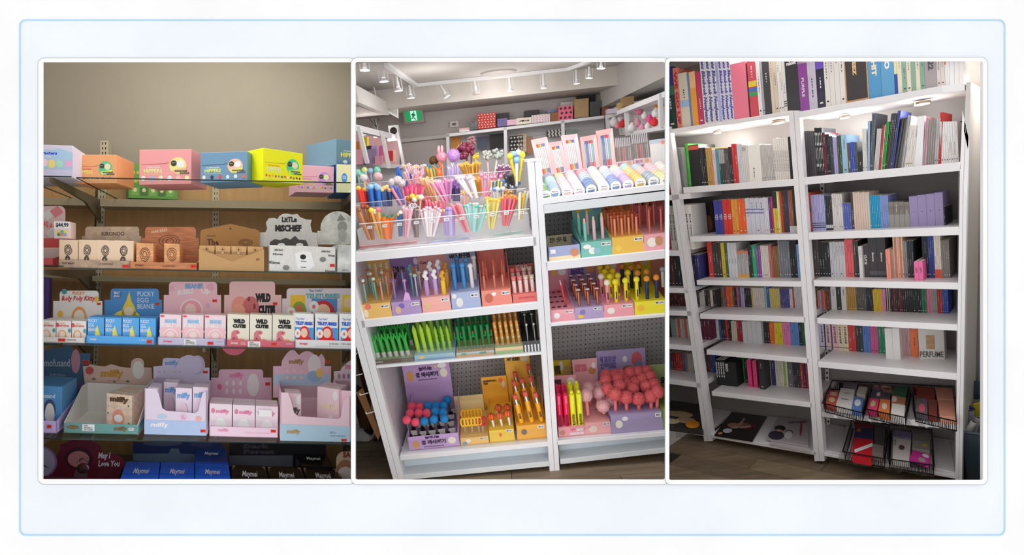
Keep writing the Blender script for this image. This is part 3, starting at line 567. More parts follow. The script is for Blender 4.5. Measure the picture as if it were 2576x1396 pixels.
t, q, hq, bk = display(S3, 'pink leopard-spotted display with thick black lettering on its header', (570, 742, 857), (577, 692, 708), .03, .22, (206, 100, 116), (228, 186, 186), flap=(563, 709, 742))
text('WILD', hq, .56, .2, .9, .35, BK, t, A, 8); text('CUTIE', hq, .62, .4, 1.0, .55, BK, t, A, 8)
blobs(t, hq, [(.1, 1., .3, .25, (190, 90, 110)), (.95, .98, .2, .14, (200, 100, 120)), (.22, .42, .17, .17, (236, 150, 130)), (.46, .45, .18, .2, (205, 110, 110)), (.2, .5, .14, .12, (246, 170, 140)), (.42, .3, .03, .04, (140, 60, 70)), (.54, .42, .03, .05, (140, 60, 70)), (.42, .56, .04, .04, (140, 60, 70)), (.14, .4, .03, .035, (50, 25, 25)), (.27, .4, .03, .035, (50, 25, 25))][:8])
text('POP MART', q, .06, .35, .16, .6, WT, t, A, 3); text('cry\nbaby', q, .2, .28, .28, .68, M((240, 200, 205), 'print'), t, A, 2); s = MB(); s.drect(q, .3, .12, .48, .98, M((232, 230, 228), 'print'), .001); s.build('trade_notice', t, A, closed=False); text('TRADE\nAVAILABLE AT\nTHE COUNTER', q, .32, .2, .46, .9, BK, t, A, 1, off=.003); sticker(t, q, .64, .25, .08, .42); text('6 DESIGNS', q, .86, .3, .96, .45, WT, t, A, 1); sticker(t, hq, .95, .35, .1, .05)
def art_wc(t, q, i): text('WILD', q, .26, .14, .8, .28, BK, t, A, 8); text('CUTIE', q, .24, .3, .84, .42, BK, t, A, 8); blobs(t, q, [(.34, .8, .17, .17, (212, 120, 130)), (.62, .86, .2, .12, (240, 160, 140)), (.4, .56, .17, .07, (212, 120, 130)), (.24, .66, .06, .12, (212, 120, 130)), (.3, .74, .04, .03, (150, 60, 80)), (.38, .86, .04, .03, (150, 60, 80)), (.3, .9, .03, .02, (150, 60, 80)), (.45, .55, .03, .02, (150, 60, 80))])
small(S3, 'cream small box with thick black lettering over a spotted pink shape', [(571, 627), (628, 684), (685, 741)], 791, .045, (228, 224, 206), 'cream leopard small boxes', art=art_wc)
t, q, hq, bk = display(S3, 'white display with coloured panels and teal capital lettering, right end', (742, 960, 857), (721, 900, 725), .035, .22, (225, 224, 226), (222, 210, 218), flap=(709, 960, 751))
text('TELETUBBIES', hq, .26, .1, .74, .2, M((110, 165, 170), 'print'), t, A, 5); text('"Say Hello"', hq, .3, .02, .5, .08, M((60, 120, 150), 'print'), t, A, 2)
s = MB(); s.drect(hq, .05, .13, .25, .75, M((240, 190, 50), 'print')); s.drect(hq, .34, .2, .7, .8, M((80, 140, 195), 'print')); s.drect(hq, .77, .12, .98, .45, M((240, 200, 80), 'print')); s.drect(hq, .78, .53, .98, .8, M((90, 60, 130), 'print')); s.build('printed_artwork', t, A, closed=False)
blobs(t, hq, [(.17, .45, .1, .2, (120, 170, 60)), (.5, .5, .17, .27, (200, 40, 50)), (.5, .43, .1, .13, (245, 195, 165)), (.17, .4, .06, .1, (190, 120, 80)), (.37, .35, .07, .11, (250, 248, 245)), (.37, .35, .025, .04, (235, 120, 120)), (.06, .45, .06, .09, (250, 248, 245)), (.06, .45, .02, .03, (235, 150, 130)), (.87, .28, .09, .15, (245, 210, 80)), (.86, .28, .06, .1, (245, 205, 175))], name='round_artwork')
text('POP MART', q, .05, .35, .14, .62, M((215, 50, 70), 'print'), t, A, 3); text('8 DESIGNS   1 MAY HAVE SECRET', q, .38, .3, .72, .5, BK, t, A, 0); text('This product contains figures of several editions, sold in sealed boxes', q, .22, .68, .7, .76, BK, t, A, 0)
def art_te(t, q, i): text('"Say Hello"', q, .12, .12, .55, .2, M((50, 110, 190), 'print'), t, A, 1); text('TELETUBBIES', q, .08, .23, .95, .34, M((30, 90, 200), 'print'), t, A, 5); s = MB(); s.drect(q, .06, .4, .98, .96, M((60, 160, 230), 'print')); s.build('printed_panel', t, A, closed=False); blobs(t, q, [(.52, .82, .4, .2, (235, 30, 35)), (.53, .6, .26, .24, (235, 30, 35)), (.52, .56, .17, .14, (250, 205, 175)), (.2, .58, .15, .13, (252, 250, 246)), (.2, .58, .05, .045, (240, 120, 120))])
small(S3, 'white small box with a red rounded shape and daisy on blue', [(738, 789), (792, 850), (853, 912)], 789, .05, (245, 243, 242), 'white and red small boxes', art=art_te)
# ---- shelf 4
def K4(x, y): return S4.k(x, y)
t, q, hq, bk = display(S4l, 'dark blue plush display with purple band, open at far left', (60, 143, 1058), (60, 228, 888), .07, .5, (196, 176, 222), (72, 112, 146), side=2.2, hk=.5, holes=[(40, 1010), (40, 880), (112, 884), (120, 874), (135, 872), (150, 878), (158, 872), (170, 868), (182, 874), (186, 888), (228, 889), (222, 955), (205, 1000)])
text('mofusand', hq, .3, .09, .68, .2, M((200, 215, 225), 'print'), t, A, 1); text('Fluffy Kittens', hq, .38, .3, .62, .36, M((190, 205, 215), 'print'), t, A, 0, shear=.2); text('Kiramekko', hq, .2, .5, .5, .6, M((225, 225, 240), 'print'), t, A, 3)
s = MB(); s.drect(hq, 0, .44, .98, .66, M((120, 100, 165), 'print'), .001); s.dell(hq, .77, .12, .07, .18, M((205, 150, 165), 'print'), 16, .002); s.build('printed_artwork', t, A, closed=False); sticker(t, hq, .88, .1, .09, .07); sticker(t, q, .7, .3, .14, .3)
t, q, bk = plain(S4l, 'blue carton with a white plush-like oval, inside the far-left display', 'gift_box', 'box', 60, 155, .16, .16, 970, .26, (84, 146, 196))
text('mofusand', q, .3, .18, .82, .28, WT, t, A, 1); blobs(t, q, [(.68, .55, .16, .24, (60, 75, 110)), (.68, .66, .13, .26, (225, 222, 215))])
# open display
TEAL = (104, 156, 152)
t, q, hq, bk = display(S4, 'open pink and teal display box with white interior and a round tab on its header', (160, 349, 1066), (215, 384, 925), K4(240, 1091), .42, TEAL, (222, 190, 176), side=1, holes=[(214, 975), (208, 921), (222, 920), (226, 916), (238, 919), (262, 922), (280, 916), (300, 922), (328, 926), (329, 920), (331, 908), (338, 902), (347, 900), (355, 902), (361, 908), (363, 916), (361, 924), (381, 925), (384, 968), (380, 985)], hk=.45)
WI = M((226, 222, 218)); mb = MB(); dn = bk.normalized(); e = q[3]+bk; f = q[2]+bk; up1 = A.up*(A.lift(e, 962)-e).length
mb.prism([e, f, f+up1, e+up1], dn*.004, WI); mb.prism([q[3]+A.up*.01, q[2]+A.up*.01, f+A.up*.01, e+A.up*.01], A.up*.002, WI)
for p, sg in ((q[3], 1), (q[2], -1)): mb.prism([p+A.right*.002*sg, p+A.up*.055+A.right*.002*sg, p+bk*.45+A.up*.12, p+bk*.75+up1, p+bk+up1, p+bk], A.right*.004*sg, WI)
mb.build('inner_lining', t, A); text('miffy', hq, .22, .03, .56, .2, M((214, 160, 70), 'print', 1), t, A, 5); text('Plush Keychain', hq, .32, .215, .54, .245, M((190, 120, 90), 'print'), t, A, 1)
text('miffy', q, .66, .2, .84, .75, M((120, 92, 50), 'print'), t, A, 4); s = MB(); s.drect(q, .24, .08, .4, .75, WT, .001); s.dell(q, .12, .4, .08, .18, M((120, 92, 50), 'print')); s.build('printed_artwork', t, A, closed=False); text('TRADE\nAVAILABLE AT\nTHE COUNTER', q, .26, .15, .38, .7, BK, t, A, 1, off=.003); sticker(t, q, .86, .3, .07, .3, orange=False); text('4 Styles + 1 Secret', q, .06, .35, .18, .45, M((230, 220, 180), 'print'), t, A, 0, off=.003)
blobs(t, hq, [(.06, .05, .06, .07, (200, 90, 90)), (.78, .04, .09, .16, (235, 233, 226)), (.12, .2, .03, .02, (90, 130, 90)), (.42, .25, .02, .015, (90, 130, 90)), (.62, .24, .03, .02, (90, 130, 90))])
t, q, bk = plain(S4, 'peach checked carton with brown lettering standing inside the open display', 'gift_box', 'box', 267, 331, K4(267, 1078), K4(331, 1084), 992, .2, (244, 208, 184), kind='check')
text('miffy', q, .14, .06, .88, .26, M((96, 66, 36), 'print'), t, A, 6); blobs(t, q, [(.48, .68, .24, .26, (224, 150, 130)), (.48, .68, .17, .11, (250, 246, 240)), (.08, .55, .03, .025, (70, 120, 80)), (.88, .3, .03, .025, (70, 120, 80)), (.9, .8, .03, .025, (70, 120, 80))]); s = MB(); s.drect(q, 0, .95, 1, 1, M(TEAL, 'print')); s.build('base_band', t, A, closed=False)
# generic counter display box with front cutout
def cutbox(lbl, S, xl, xr, yt, kf, dep, col, low, ylow, cut, hdr, hcol, hpts):
    fr = S.fr; q = face(S, xl, xr, yt, kf, kf); bk = back(fr, q, dep); t = thing('display_box', lbl, 'display', (q[2]+q[3])/2+bk/2); th = .004; cm = M(col); dn = bk.normalized()
    def P(u, v): return quadpt(q, u, v)
    f = [P(0, 0)]+[P(u, v) for u, v in cut]+[P(1, 0), P(1, 1), P(0, 1)]
    mb = MB(); mb.prism(f, dn*th, cm)
    for a, b, sg in ((q[0], q[3], 1), (q[1], q[2], -1)): mb.prism([a, b, b+bk, a+bk], A.right*th*sg, cm)
    mb.prism([q[3], q[2], q[2]+bk, q[3]+bk], fr.up*th, cm); mb.prism([q[3]+bk, q[2]+bk, q[1]+bk, q[0]+bk], dn*th, cm); mb.build('carton', t, fr)
    v0 = ylow; s = MB(); s.drect(q, 0, v0, 1, 1, M(low, 'print')); s.build('colour_band', t, fr, closed=False)
    k2 = kf+dep; w = [fr.pt(x, y, k2) for x, y in hpts]; mb = MB(); mb.prism(w, fr.n*.004, M(hcol)); mb.build('header_card', t, fr)
    hq = [fr.pt(hdr[0], hdr[1], k2), fr.pt(hdr[2], hdr[1], k2), fr.pt(hdr[2], hdr[3], k2), fr.pt(hdr[0], hdr[3], k2)]
    return t, q, hq, bk
def curve(x0, x1, y, top, n=8): return [(x0+(x1-x0)*i/n, y-(y-top)*math.sin(math.pi*i/n)) for i in range(n+1)]
LIL = (222, 208, 226); LB = (176, 196, 232)
kf = K4(400, 1093)
t, q, hq, bk = cutbox('lilac and pale blue display box with cut-out front, four cartons inside', S4, 363, 519, 981, kf, .34, LIL, LB, .68, [(.18, 0), (.22, .1), (.28, .42), (.34, .47), (.8, .5), (.86, .45), (.93, .05), (.97, 0)], (386, 902, 527, 962), (206, 200, 224), [(386, 985), (386, 922), (408, 920), (410, 903), (416, 900), (448, 901)]+curve(450, 500, 903, 893)+[(504, 915), (505, 924), (527, 925), (527, 985)])
text('miffy', q, .1, .73, .38, .86, WT, t, A, 4); text('miffy', hq, .2, .08, .44, .32, M((120, 160, 215), 'print'), t, A, 4); blobs(t, q, [(.62, .6, .06, .07, (236, 190, 214)), (.28, .6, .08, .05, (180, 205, 225)), (.87, .62, .05, .05, (240, 170, 170))]); text('KEY\nCHAIN', q, .59, .56, .65, .64, M((180, 150, 200), 'print'), t, A, 1, off=.003); text('10 DESIGNS\n+ 2 SECRET EDITIONS', q, .74, .77, .95, .84, WT, t, A, 0); sticker(t, q, .9, .86, .09, .07)
blobs(t, hq, [(.78, .28, .14, .42, (190, 180, 210)), (.74, .25, .12, .36, (206, 200, 224))]+[(.1+.09*i, .55, .02, .04, c) for i, c in enumerate([(230, 150, 160), (150, 180, 210), (230, 200, 140), (170, 200, 170), (220, 160, 200)])]); sticker(t, hq, .88, .5, .09, .12)
def art_mf(t, q, i): text('miffy', q, .1, .1, .88, .26, M((110, 160, 215), 'print'), t, A, 4); blobs(t, q, [(.55, .62, .26, .3, (190, 185, 205)), (.5, .58, .22, .26, (236, 205, 220)), (.35, .72, .12, .08, (235, 120, 130))])
for i, (x0, x1, y, k, dp) in enumerate([(371, 397, 975, .02, .14), (411, 447, 962, .16, .1), (441, 482, 976, .03, .12), (484, 522, 974, .03, .12)]):
    tt, qq, _ = plain(S4, ['lilac keychain carton at the left inside the cut-out box', 'lilac keychain carton standing behind, second inside the cut-out box', 'lilac keychain carton in front, third inside the cut-out box', 'lilac keychain carton at the right inside the cut-out box'][i], 'small_box', 'box', x0, x1, kf+k, kf+k, y, dp, (232, 214, 228), group='lilac keychain cartons'); art_mf(tt, qq, i)
# pink display
PK = (240, 204, 222); k4 = K4(600, 1099)
t, q, hq, bk = display(S4, 'pale pink display tray with three pink cartons in a row', (527, 699, 1075), (550, 662, 929), k4, .42, PK, (228, 186, 208), side=1, flap=(530, 684, 950), rnd=8)
text('miffy', hq, .24, .05, .55, .17, M((230, 130, 170), 'print'), t, A, 4); blobs(t, hq, [(.02, .3, .05, .05, (230, 110, 150)), (.77, .27, .14, .2, (238, 232, 232))]+[(.18+.15*(i % 3), .24+.14*(i//3), .035, .045, (236, 230, 228)) for i in range(6)])
text('miffy', q, .12, .2, .27, .55, M((225, 140, 180), 'print'), t, A, 3); text('6 DESIGNS · 1 SECRET EDITION', q, .5, .5, .88, .62, M((225, 150, 180), 'print'), t, A, 0); sticker(t, q, .89, .15, .08, .3); sticker(t, hq, 1.05, .22, .11, .06)
def art_pm(t, q, i): text('miffy', q, .28, .17, .88, .32, M((225, 120, 165), 'print'), t, A, 4); blobs(t, q, [(.5, .72, .26, .3, (240, 236, 234)), (.16, .22, .08, .08, (210, 130, 150))])
for i, (x0, x1) in enumerate([(526.5, 583), (585, 641), (643, 699)]):
    tt, qq, bb = plain(S4, 'pink carton with tall white shape, %s from left in the pink tray' % nth(i+1), 'small_box', 'box', x0, x1, k4+.02, k4+.02, 1016+i*3, .17, (246, 216, 226), group='pink cartons in the tray'); art_pm(tt, qq, i)
    if i == 2: s = MB(); s.drect(qq, .12, .12, .72, .34, WT, .004); s.build('blank_label', tt, A, closed=False)
# pink blue display with cut out front
k5 = K4(790, 1110)
t, q, hq, bk = cutbox('pink and pale blue display box with wide cut-out front and cloud header', S4, 705, 880, 992, k5, .36, (232, 202, 212), (176, 206, 226), .66, [(.1, 0), (.14, .15), (.19, .42), (.24, .48), (.82, .51), (.86, .46), (.9, .1), (.94, .04)], (712, 885, 816, 968), (226, 186, 204), [(687, 1000), (687, 921), (708, 921)]+curve(709, 762, 908, 880)[:6]+curve(745, 800, 900, 883)[1:]+curve(797, 818, 905, 890)[4:]+[(816, 921), (833, 921), (832, 1000)])
text('miffy', q, .09, .76, .28, .87, M((176, 150, 90), 'print'), t, A, 4); text('miffy', hq, .14, .22, .5, .4, M((160, 128, 80), 'print'), t, A, 4); blobs(t, hq, [(.75, .4, .16, .32, (232, 224, 226)), (.75, .74, .18, .17, (150, 180, 215)), (.88, .64, .08, .14, (240, 195, 90))]+[(.1+.17*(i % 3), .58+.2*(i//3), .04, .05, (235, 200, 190)) for i in range(6)])
text('SCENT\nDIFFUSER', q, .7, .78, .79, .82, BK, t, A, 0); text('6 DESIGNS + 1 SECRET EDITION', q, .7, .86, .93, .885, BK, t, A, 0); sticker(t, q, .87, .93, .08, .06); sticker(t, hq, 1.03, .26, .1, .08)
s = MB(); s.drect(hq, -.22, .68, 1.15, 1.02, M((176, 200, 220), 'print'), .0006); s.build('header_band', t, A, closed=False)
for i, (x0, x1, y, k, dp, ka) in enumerate([(717, 757, 990, .04, .14, .0), (797, 852, 976, .06, .14, .06)]):
    tt, qq, _ = plain(S4, ['pink carton with grey lettering at left inside the pink-and-blue box', 'leaning pink carton with gold lettering at right inside the pink-and-blue box'][i], 'small_box', 'box', x0, x1, k5+k+ka, k5+k, y, dp, (240, 206, 214), group='pink diffuser cartons'); text('miffy', qq, .06, .3, .94, .46, M([(80, 76, 84), (236, 216, 190)][i], 'print'), tt, A, 4); blobs(tt, qq, [(.82, .14, .12, .1, (240, 238, 238)), (.62, .78, .22, .24, (242, 236, 232))])
t, q, hq, bk = cutbox('pink display with rounded header cut off by the right partition', S4, 856, 960, 985, K4(884, 1110), .34, (240, 198, 212), (236, 196, 210), .66, [(.4, 0), (.45, .3), (.9, .3)], (862, 905, 920, 960), (238, 208, 222), [(841, 985), (840, 934), (856, 933)]+curve(860, 930, 925, 903)+[(930, 985)])
text('miffy', hq, .1, .15, .7, .5, M((225, 120, 165), 'print'), t, A, 4); sc = [(150, 160, 150), (190, 120, 160), (150, 140, 170)]; blobs(t, hq, [(-.15+.2*i, .75, .06, .12, c) for i, c in enumerate(sc)])
# ---- bottom shelf
k6 = S5.k(200, 1240)
t, q, hq, bk = display(S5, 'dark red and purple heart-lock display under the lowest glass', (20, 298, 1200), (150, 255, 1106), .25, .1, (70, 18, 34), (112, 20, 46), holes=[(40, 1290), (40, 1148), (140, 1146), (152, 1130), (150, 1120), (168, 1112), (180, 1108), (218, 1106), (236, 1112), (254, 1124), (256, 1140), (300, 1146), (312, 1160), (320, 1165), (322, 1290)], hk=.2)
text('May I\nLove You', hq, .92, .34, 1.46, .72, M((236, 226, 236), 'print'), t, A, 3, shear=.2)
blobs(t, hq, [(-.5, .6, .45, .45, (150, 120, 170)), (-.5, .6, .4, .4, (196, 184, 214)), (.45, .5, .34, .3, (70, 16, 40)), (.45, .52, .26, .22, (206, 130, 130)), (.5, .95, .16, .2, (120, 90, 100)), (1.2, .98, .3, .2, (120, 30, 50))])
s = MB(); s.dpoly(hq, [(-.5, .6), (-.46, .58), (-.3, .4), (-.49, .62)], BK, .006); s.dpoly(hq, [(-.5, .6), (-.49, .58), (-.2, .76), (-.5, .64)], BK, .006); s.build('clock_hands', t, A, closed=False)
mb = MB(); lc = A.pt(209, 1178, .23); mb.ball(lc, .028, M((120, 84, 92), 'metal'), sx=1.2, sy=.3); mb.ring(lc+A.up*.03, A.right, A.up, .02, .005, M((130, 100, 104), 'metal'), 10, 0, math.pi); mb.build('heart_padlock', t, A)
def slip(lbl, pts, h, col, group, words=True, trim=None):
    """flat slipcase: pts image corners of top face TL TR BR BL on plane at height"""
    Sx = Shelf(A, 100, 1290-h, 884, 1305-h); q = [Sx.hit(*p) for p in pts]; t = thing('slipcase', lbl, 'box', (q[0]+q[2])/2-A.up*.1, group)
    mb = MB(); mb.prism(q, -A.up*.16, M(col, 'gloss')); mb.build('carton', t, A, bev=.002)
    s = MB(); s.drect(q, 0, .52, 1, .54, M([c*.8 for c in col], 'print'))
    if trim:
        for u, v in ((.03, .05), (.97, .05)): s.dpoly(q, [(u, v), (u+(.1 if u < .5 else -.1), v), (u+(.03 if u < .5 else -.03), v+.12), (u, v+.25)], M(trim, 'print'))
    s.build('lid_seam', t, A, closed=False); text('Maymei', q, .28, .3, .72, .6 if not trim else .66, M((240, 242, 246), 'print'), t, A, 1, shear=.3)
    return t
t, q, hq, bk = display(S5, 'dark blue header board behind the blue slipcases', (335, 575, 1270), (335, 575, 1112), .34, .1, (20, 40, 110), (26, 48, 104), holes=[(333, 1280), (335, 1112), (400, 1114), (404, 1108), (440, 1108), (560, 1116), (572, 1140), (576, 1280)], hk=.36)
blobs(t, hq, [(.3, .02, .2, .04, (90, 95, 120)), (.7, .03, .12, .05, (60, 70, 110))]); s = MB(); s.dpoly(hq, [(0, .18), (.36, .18), (.38, .1), (.46, .1), (.48, .18), (.98, .2), (.98, .34), (0, .3)], M((104, 128, 150), 'print'), .003); s.build('inner_flap', t, A, closed=False)
BL = (28, 108, 236)
slip('glossy blue slipcase, leftmost of the front blue row', [(318, 1160), (403, 1162), (396, 1222), (296, 1222)], 60, BL, 'blue slipcases'); slip('glossy blue slipcase in the middle of the front blue row', [(405, 1162), (489, 1163), (488, 1222), (398, 1222)], 60, BL, 'blue slipcases'); slip('glossy blue slipcase at the right of the front blue row', [(491, 1163), (575, 1165), (582, 1222), (490, 1222)], 60, BL, 'blue slipcases')
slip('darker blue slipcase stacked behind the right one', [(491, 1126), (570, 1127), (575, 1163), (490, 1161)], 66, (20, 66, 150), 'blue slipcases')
t, q, hq, bk = display(S5, 'black header board with grey gothic lettering behind black slipcases', (577, 820, 1270), (577, 820, 1114), .34, .1, (20, 18, 26), (24, 22, 30), holes=[(576, 1290), (577, 1114), (820, 1116), (822, 1290)], hk=.38)
text('Dark\nForest', hq, .14, .02, .45, .18, M((84, 80, 92), 'print'), t, A, 5); s = MB(); s.drect(hq, 0, .2, .64, .38, M((98, 106, 116), 'print'), .003); s.build('inner_flap', t, A, closed=False)
BKC = (20, 16, 24); G = (150, 130, 90)
slip('black slipcase with gold corners, leftmost of the front black row', [(582, 1168), (668, 1172), (680, 1224), (584, 1222)], 60, BKC, 'black slipcases', trim=G); slip('black slipcase with gold corners in the middle of the front black row', [(670, 1172), (757, 1174), (776, 1226), (683, 1224)], 60, BKC, 'black slipcases', trim=G); slip('black slipcase with gold corners at the right of the front black row', [(759, 1174), (843, 1176), (876, 1226), (779, 1226)], 60, BKC, 'black slipcases', trim=G)
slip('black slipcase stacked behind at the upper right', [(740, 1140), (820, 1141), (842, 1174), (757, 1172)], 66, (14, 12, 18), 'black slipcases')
t, q, hq, bk = display(S5, 'cream scalloped header display at the bottom right corner', (842, 960, 1260), (846, 920, 1136), .2, .3, (210, 170, 140), (222, 200, 168), rnd=20, hk=.2, flap=(843, 960, 1180))
text('SAND', hq, .22, .0, .8, .12, M((150, 60, 60), 'print'), t, A, 5); blobs(t, hq, [(.3, .5, .36, .34, (176, 124, 92)), (.3, .5, .28, .2, (230, 218, 204))])
# ================================================================ ROOM B : pen gondola and shop behind
WHT = M((222, 222, 226), 'paint'); WH2 = M((205, 210, 214), 'paint'); ACR = M((230, 235, 240), 'acrylic')
KR2, FLR = 3.3, None
# floor planks
fs = Shelf(B, 1002, 1216, 1395, 1184)
def planks(fr, S, name, lbl_col, rows, x0, x1, k0, k1, wmm, lmm, mats, along='right'):
    o = S.at((fr.lo+min(fr.hi, 2480))/2 if fr.lo > 0 else 500, 0); e = fr.n if along == 'n' else S.e; g = S.N.cross(e).normalized()
    if g.dot(fr.n) < 0 and along != 'n': g = -g
    mb0 = MB(); mb0.prism([o+e*x0+g*k0-S.N*.012, o+e*x1+g*k0-S.N*.012, o+e*x1+g*k1-S.N*.012, o+e*x0+g*k1-S.N*.012], -S.N*.03, M((40, 34, 30), 'matte')); fl = struct(mb0.build(name, fr=fr))
    j = 0; k = k0
    while k < k1:
        x = x0+(j % 3)*lmm*.31-lmm*.5
        while x < x1:
            a = max(x, x0); b = min(x+lmm, x1)
            if b-a > .03:
                mb = MB(); mb.prism([o+e*(a+.0015)+g*(k+.0015), o+e*(b-.0015)+g*(k+.0015), o+e*(b-.0015)+g*(k+wmm-.0015), o+e*(a+.0015)+g*(k+wmm-.0015)], -S.N*.011, R.choice(mats)); p = mb.build('plank', fl, fr)
            x += lmm
        k += wmm; j += 1
    return fl
WOOD = [M(c, 'floorwood') for c in ((122, 106, 88), (112, 98, 82), (132, 116, 96), (118, 100, 80))]
planks(B, fs, 'floor_pens', None, None, -1.9, 1.0, -.75, 1.2, .13, .9, WOOD, 'right')
# shop shell
shell('wall_back_shop', [B.pt(840, 150, KR2), B.pt(1760, 90, KR2), B.pt(1760, 800, KR2), B.pt(840, 800, KR2)], M((196, 190, 188), 'wall'), .05, B)
CEIL = M((186, 180, 176), 'wall')
CL = Shelf(B, 1043, 217, 1432, 178, 2.5)
def chit(x, y): return CL.hit(x, y)
cb = [CL.at(1043, 2.5), CL.at(1432, 2.5)]; e = (cb[1]-cb[0]).normalized(); cbl = cb[0]-e*1.9; cbr = cb[1]+e*2.2
mb = MB(); mb.prism([cbl, cbr, cbr-B.n*3.6, cbl-B.n*3.6], B.up*.05, CEIL); struct(mb.build('ceiling_shop', fr=B))
f0 = B.pt(1000, 271, 2.5); f1 = B.pt(1536, 216, 2.5); e2 = (f1-f0).normalized(); f0 -= e2*1.2; f1 += e2*1.6
mb = MB(); mb.prism([f0, f1, cbr, cbl], [f0+B.n*.85, f1+B.n*.85, cbr+B.n*.85, cbl+B.n*.85], M((196, 190, 184), 'wall')); struct(mb.build('ceiling_beam', fr=B))
# bulkhead on the right
bh = [B.pt(1536, 216, KR2-.75), B.pt(1672, 135, 1.1)]
p1 = B.pt(1512, 271, KR2-.3); p2 = B.pt(1680, 189, 1.45); mb = MB(); d = (p2-p1); d = d.normalized(); p2 = p1+d*3.0; mb.prism([p1, p2, p2+B.up*.5, p1+B.up*.5], B.right*1.4, M((176, 172, 170), 'wall')); struct(mb.build('bulkhead_right', fr=B))
mb = MB(); pr = B.pt(1700, 600, 2.6); mb.prism([pr-B.up*1.2, pr-B.up*1.2-B.n*2.6, pr+B.up*1.6-B.n*2.6, pr+B.up*1.6], B.right*.05, M((180, 176, 174), 'wall')); struct(mb.build('wall_right_shop', fr=B))
mb = MB(); pl = B.pt(870, 600, 3.3); mb.prism([pl-B.up*2.6, pl-B.up*2.6-B.n*4, pl+B.up*2.4-B.n*4, pl+B.up*2.4], -B.right*.05, M((186, 182, 180), 'wall')); struct(mb.build('wall_left_shop', fr=B))
fb = Shelf(B, 1002, 1216, 1395, 1184); mb = MB(); o = fb.at(1280, 1.2); mb.prism([o-fb.e*2.4, o+fb.e*2.4, o+fb.e*2.4+B.n*2.3, o-fb.e*2.4+B.n*2.3], -fb.N*.03, M((96, 84, 72), 'floorwood')); struct(mb.build('floor_shop_back', fr=B))
# pale door panel and picture rail on the back wall
q = [B.pt(1008, 362, KR2-.02), B.pt(1122, 350, KR2-.02), B.pt(1122, 560, KR2-.02), B.pt(1008, 560, KR2-.02)]
mb = MB(); mb.prism(q, B.n*.02, M((206, 198, 198), 'paint')); o = mb.build('door_1', fr=B); struct(o)
q = [B.pt(985, 352, KR2-.05), B.pt(1130, 338, KR2-.05), B.pt(1130, 346, KR2-.05), B.pt(985, 361, KR2-.05)]; mb = MB(); mb.prism(q, B.n*.05, M((216, 212, 210), 'paint')); struct(mb.build('trim_8', fr=B))
# air duct with vent
p = B.pt(897, 229, 1.9); q2 = B.pt(957, 255, 2.6); mb = MB(); ax = (q2-p); a = [p, q2, B.lift(q2, 289), B.lift(p, 268)]
dn = B.pt(975, 257, 2.6); mb.prism([q2, dn, B.lift(dn, 290), B.lift(q2, 289)], -B.n*1.3-B.right*.0, M((208, 206, 204), 'paint')); mb.prism(a, -B.right*.3, M((208, 206, 204), 'paint'))
t = thing('air_duct', 'boxed white air duct near the ceiling at the left with a grille', 'duct', q2); mb.build('casing', t, B)
g = [B.pt(973, 257, 2.58), B.pt(1001, 271, 2.58), B.pt(1002, 298, 2.58), B.pt(977, 284, 2.58)]; mb = MB(); mb.prism(g, B.n*.03, M((230, 230, 230), 'paint')); mb.build('vent_frame', t, B)
s = MB()
for i in range(9): s.drect(g, .12+.09*i, .18, .15+.09*i, .8, M((120, 118, 118), 'print'), .002)
s.build('vent_grille', t, B, closed=False, kind='stuff')
mb = MB(); mb.tube([B.pt(939, 214, 2.3), B.pt(945, 240, 2.35), B.pt(950, 256, 2.4)], .006, M((230, 228, 226), 'plastic')); tag(mb.build('white_wire', fr=B), 'thin white hanging cord hanging from ceiling to the air duct', 'wire')
# exit sign
t = thing('exit_sign', 'green lit running-man exit sign in a grey box on the wall', 'sign', B.pt(1040, 308, KR2-.3))
g = [B.pt(1012, 274, KR2-.32), B.pt(1062, 268, KR2-.32), B.pt(1068, 307, KR2-.32), B.pt(1018, 312, KR2-.32)]; mb = MB(); mb.prism(g, B.n*.1, M((150, 146, 142), 'paint')); mb.build('housing', t, B)
s = MB(); s.drect(g, .08, .16, .9, .86, M((0, 150, 80), 'signglow'), .002); s.build('green_panel', t, B, closed=False); s = MB(); s.drect(g, .36, .2, .66, .84, M((190, 250, 225), 'signglow'), .004)
gm = M((0, 90, 55), 'signglow'); s.dell(g, .54, .3, .035, .045, gm, 10, .006); s.dpoly(g, [(.46, .36), (.56, .36), (.56, .55), (.5, .6), (.62, .78), (.57, .8), (.46, .62), (.47, .7), (.38, .72), (.38, .67), (.43, .65), (.45, .5), (.4, .48), (.4, .44)], gm, .006); s.dpoly(g, [(.55, .4), (.63, .5), (.6, .53), (.54, .47)], gm, .006); s.build('running_figure', t, B, closed=False)
g = [B.pt(1132, 306, KR2-.02), B.pt(1154, 304, KR2-.02), B.pt(1154, 319, KR2-.02), B.pt(1132, 321, KR2-.02)]; mb = MB(); mb.prism(g, -B.n*.02, M((200, 198, 196), 'plastic')); t = mb.build('thermostat', fr=B); tag(t, 'small white thermostat panel on the back wall beside the red dotted box', 'thermostat')
s = MB(); s.drect([p-B.n*.02 for p in g], .25, .3, .7, .7, M((110, 106, 100), 'print'), .002); s.build('display_window', t, B, closed=False)
mb = MB(); c = B.pt(990, 329, 2.55); mb.box(c-B.right*.045-B.up*.05, B.right*.09, B.up*.1, B.n*.08, M((225, 225, 225), 'plastic')); mb.ball(c-B.n*.005, .034, BK, sy=.5); tag(mb.build('wall_camera', fr=B), 'small white camera with black lens on top of the left cabinet', 'camera')
mb = MB(); mb.cyl(chit(1254, 181)-B.up*.012, chit(1254, 181), .15, .16, M((176, 168, 164), 'paint'), 20); tag(mb.build('ceiling_speaker', fr=B), 'round flush speaker disc in the shop ceiling', 'speaker')
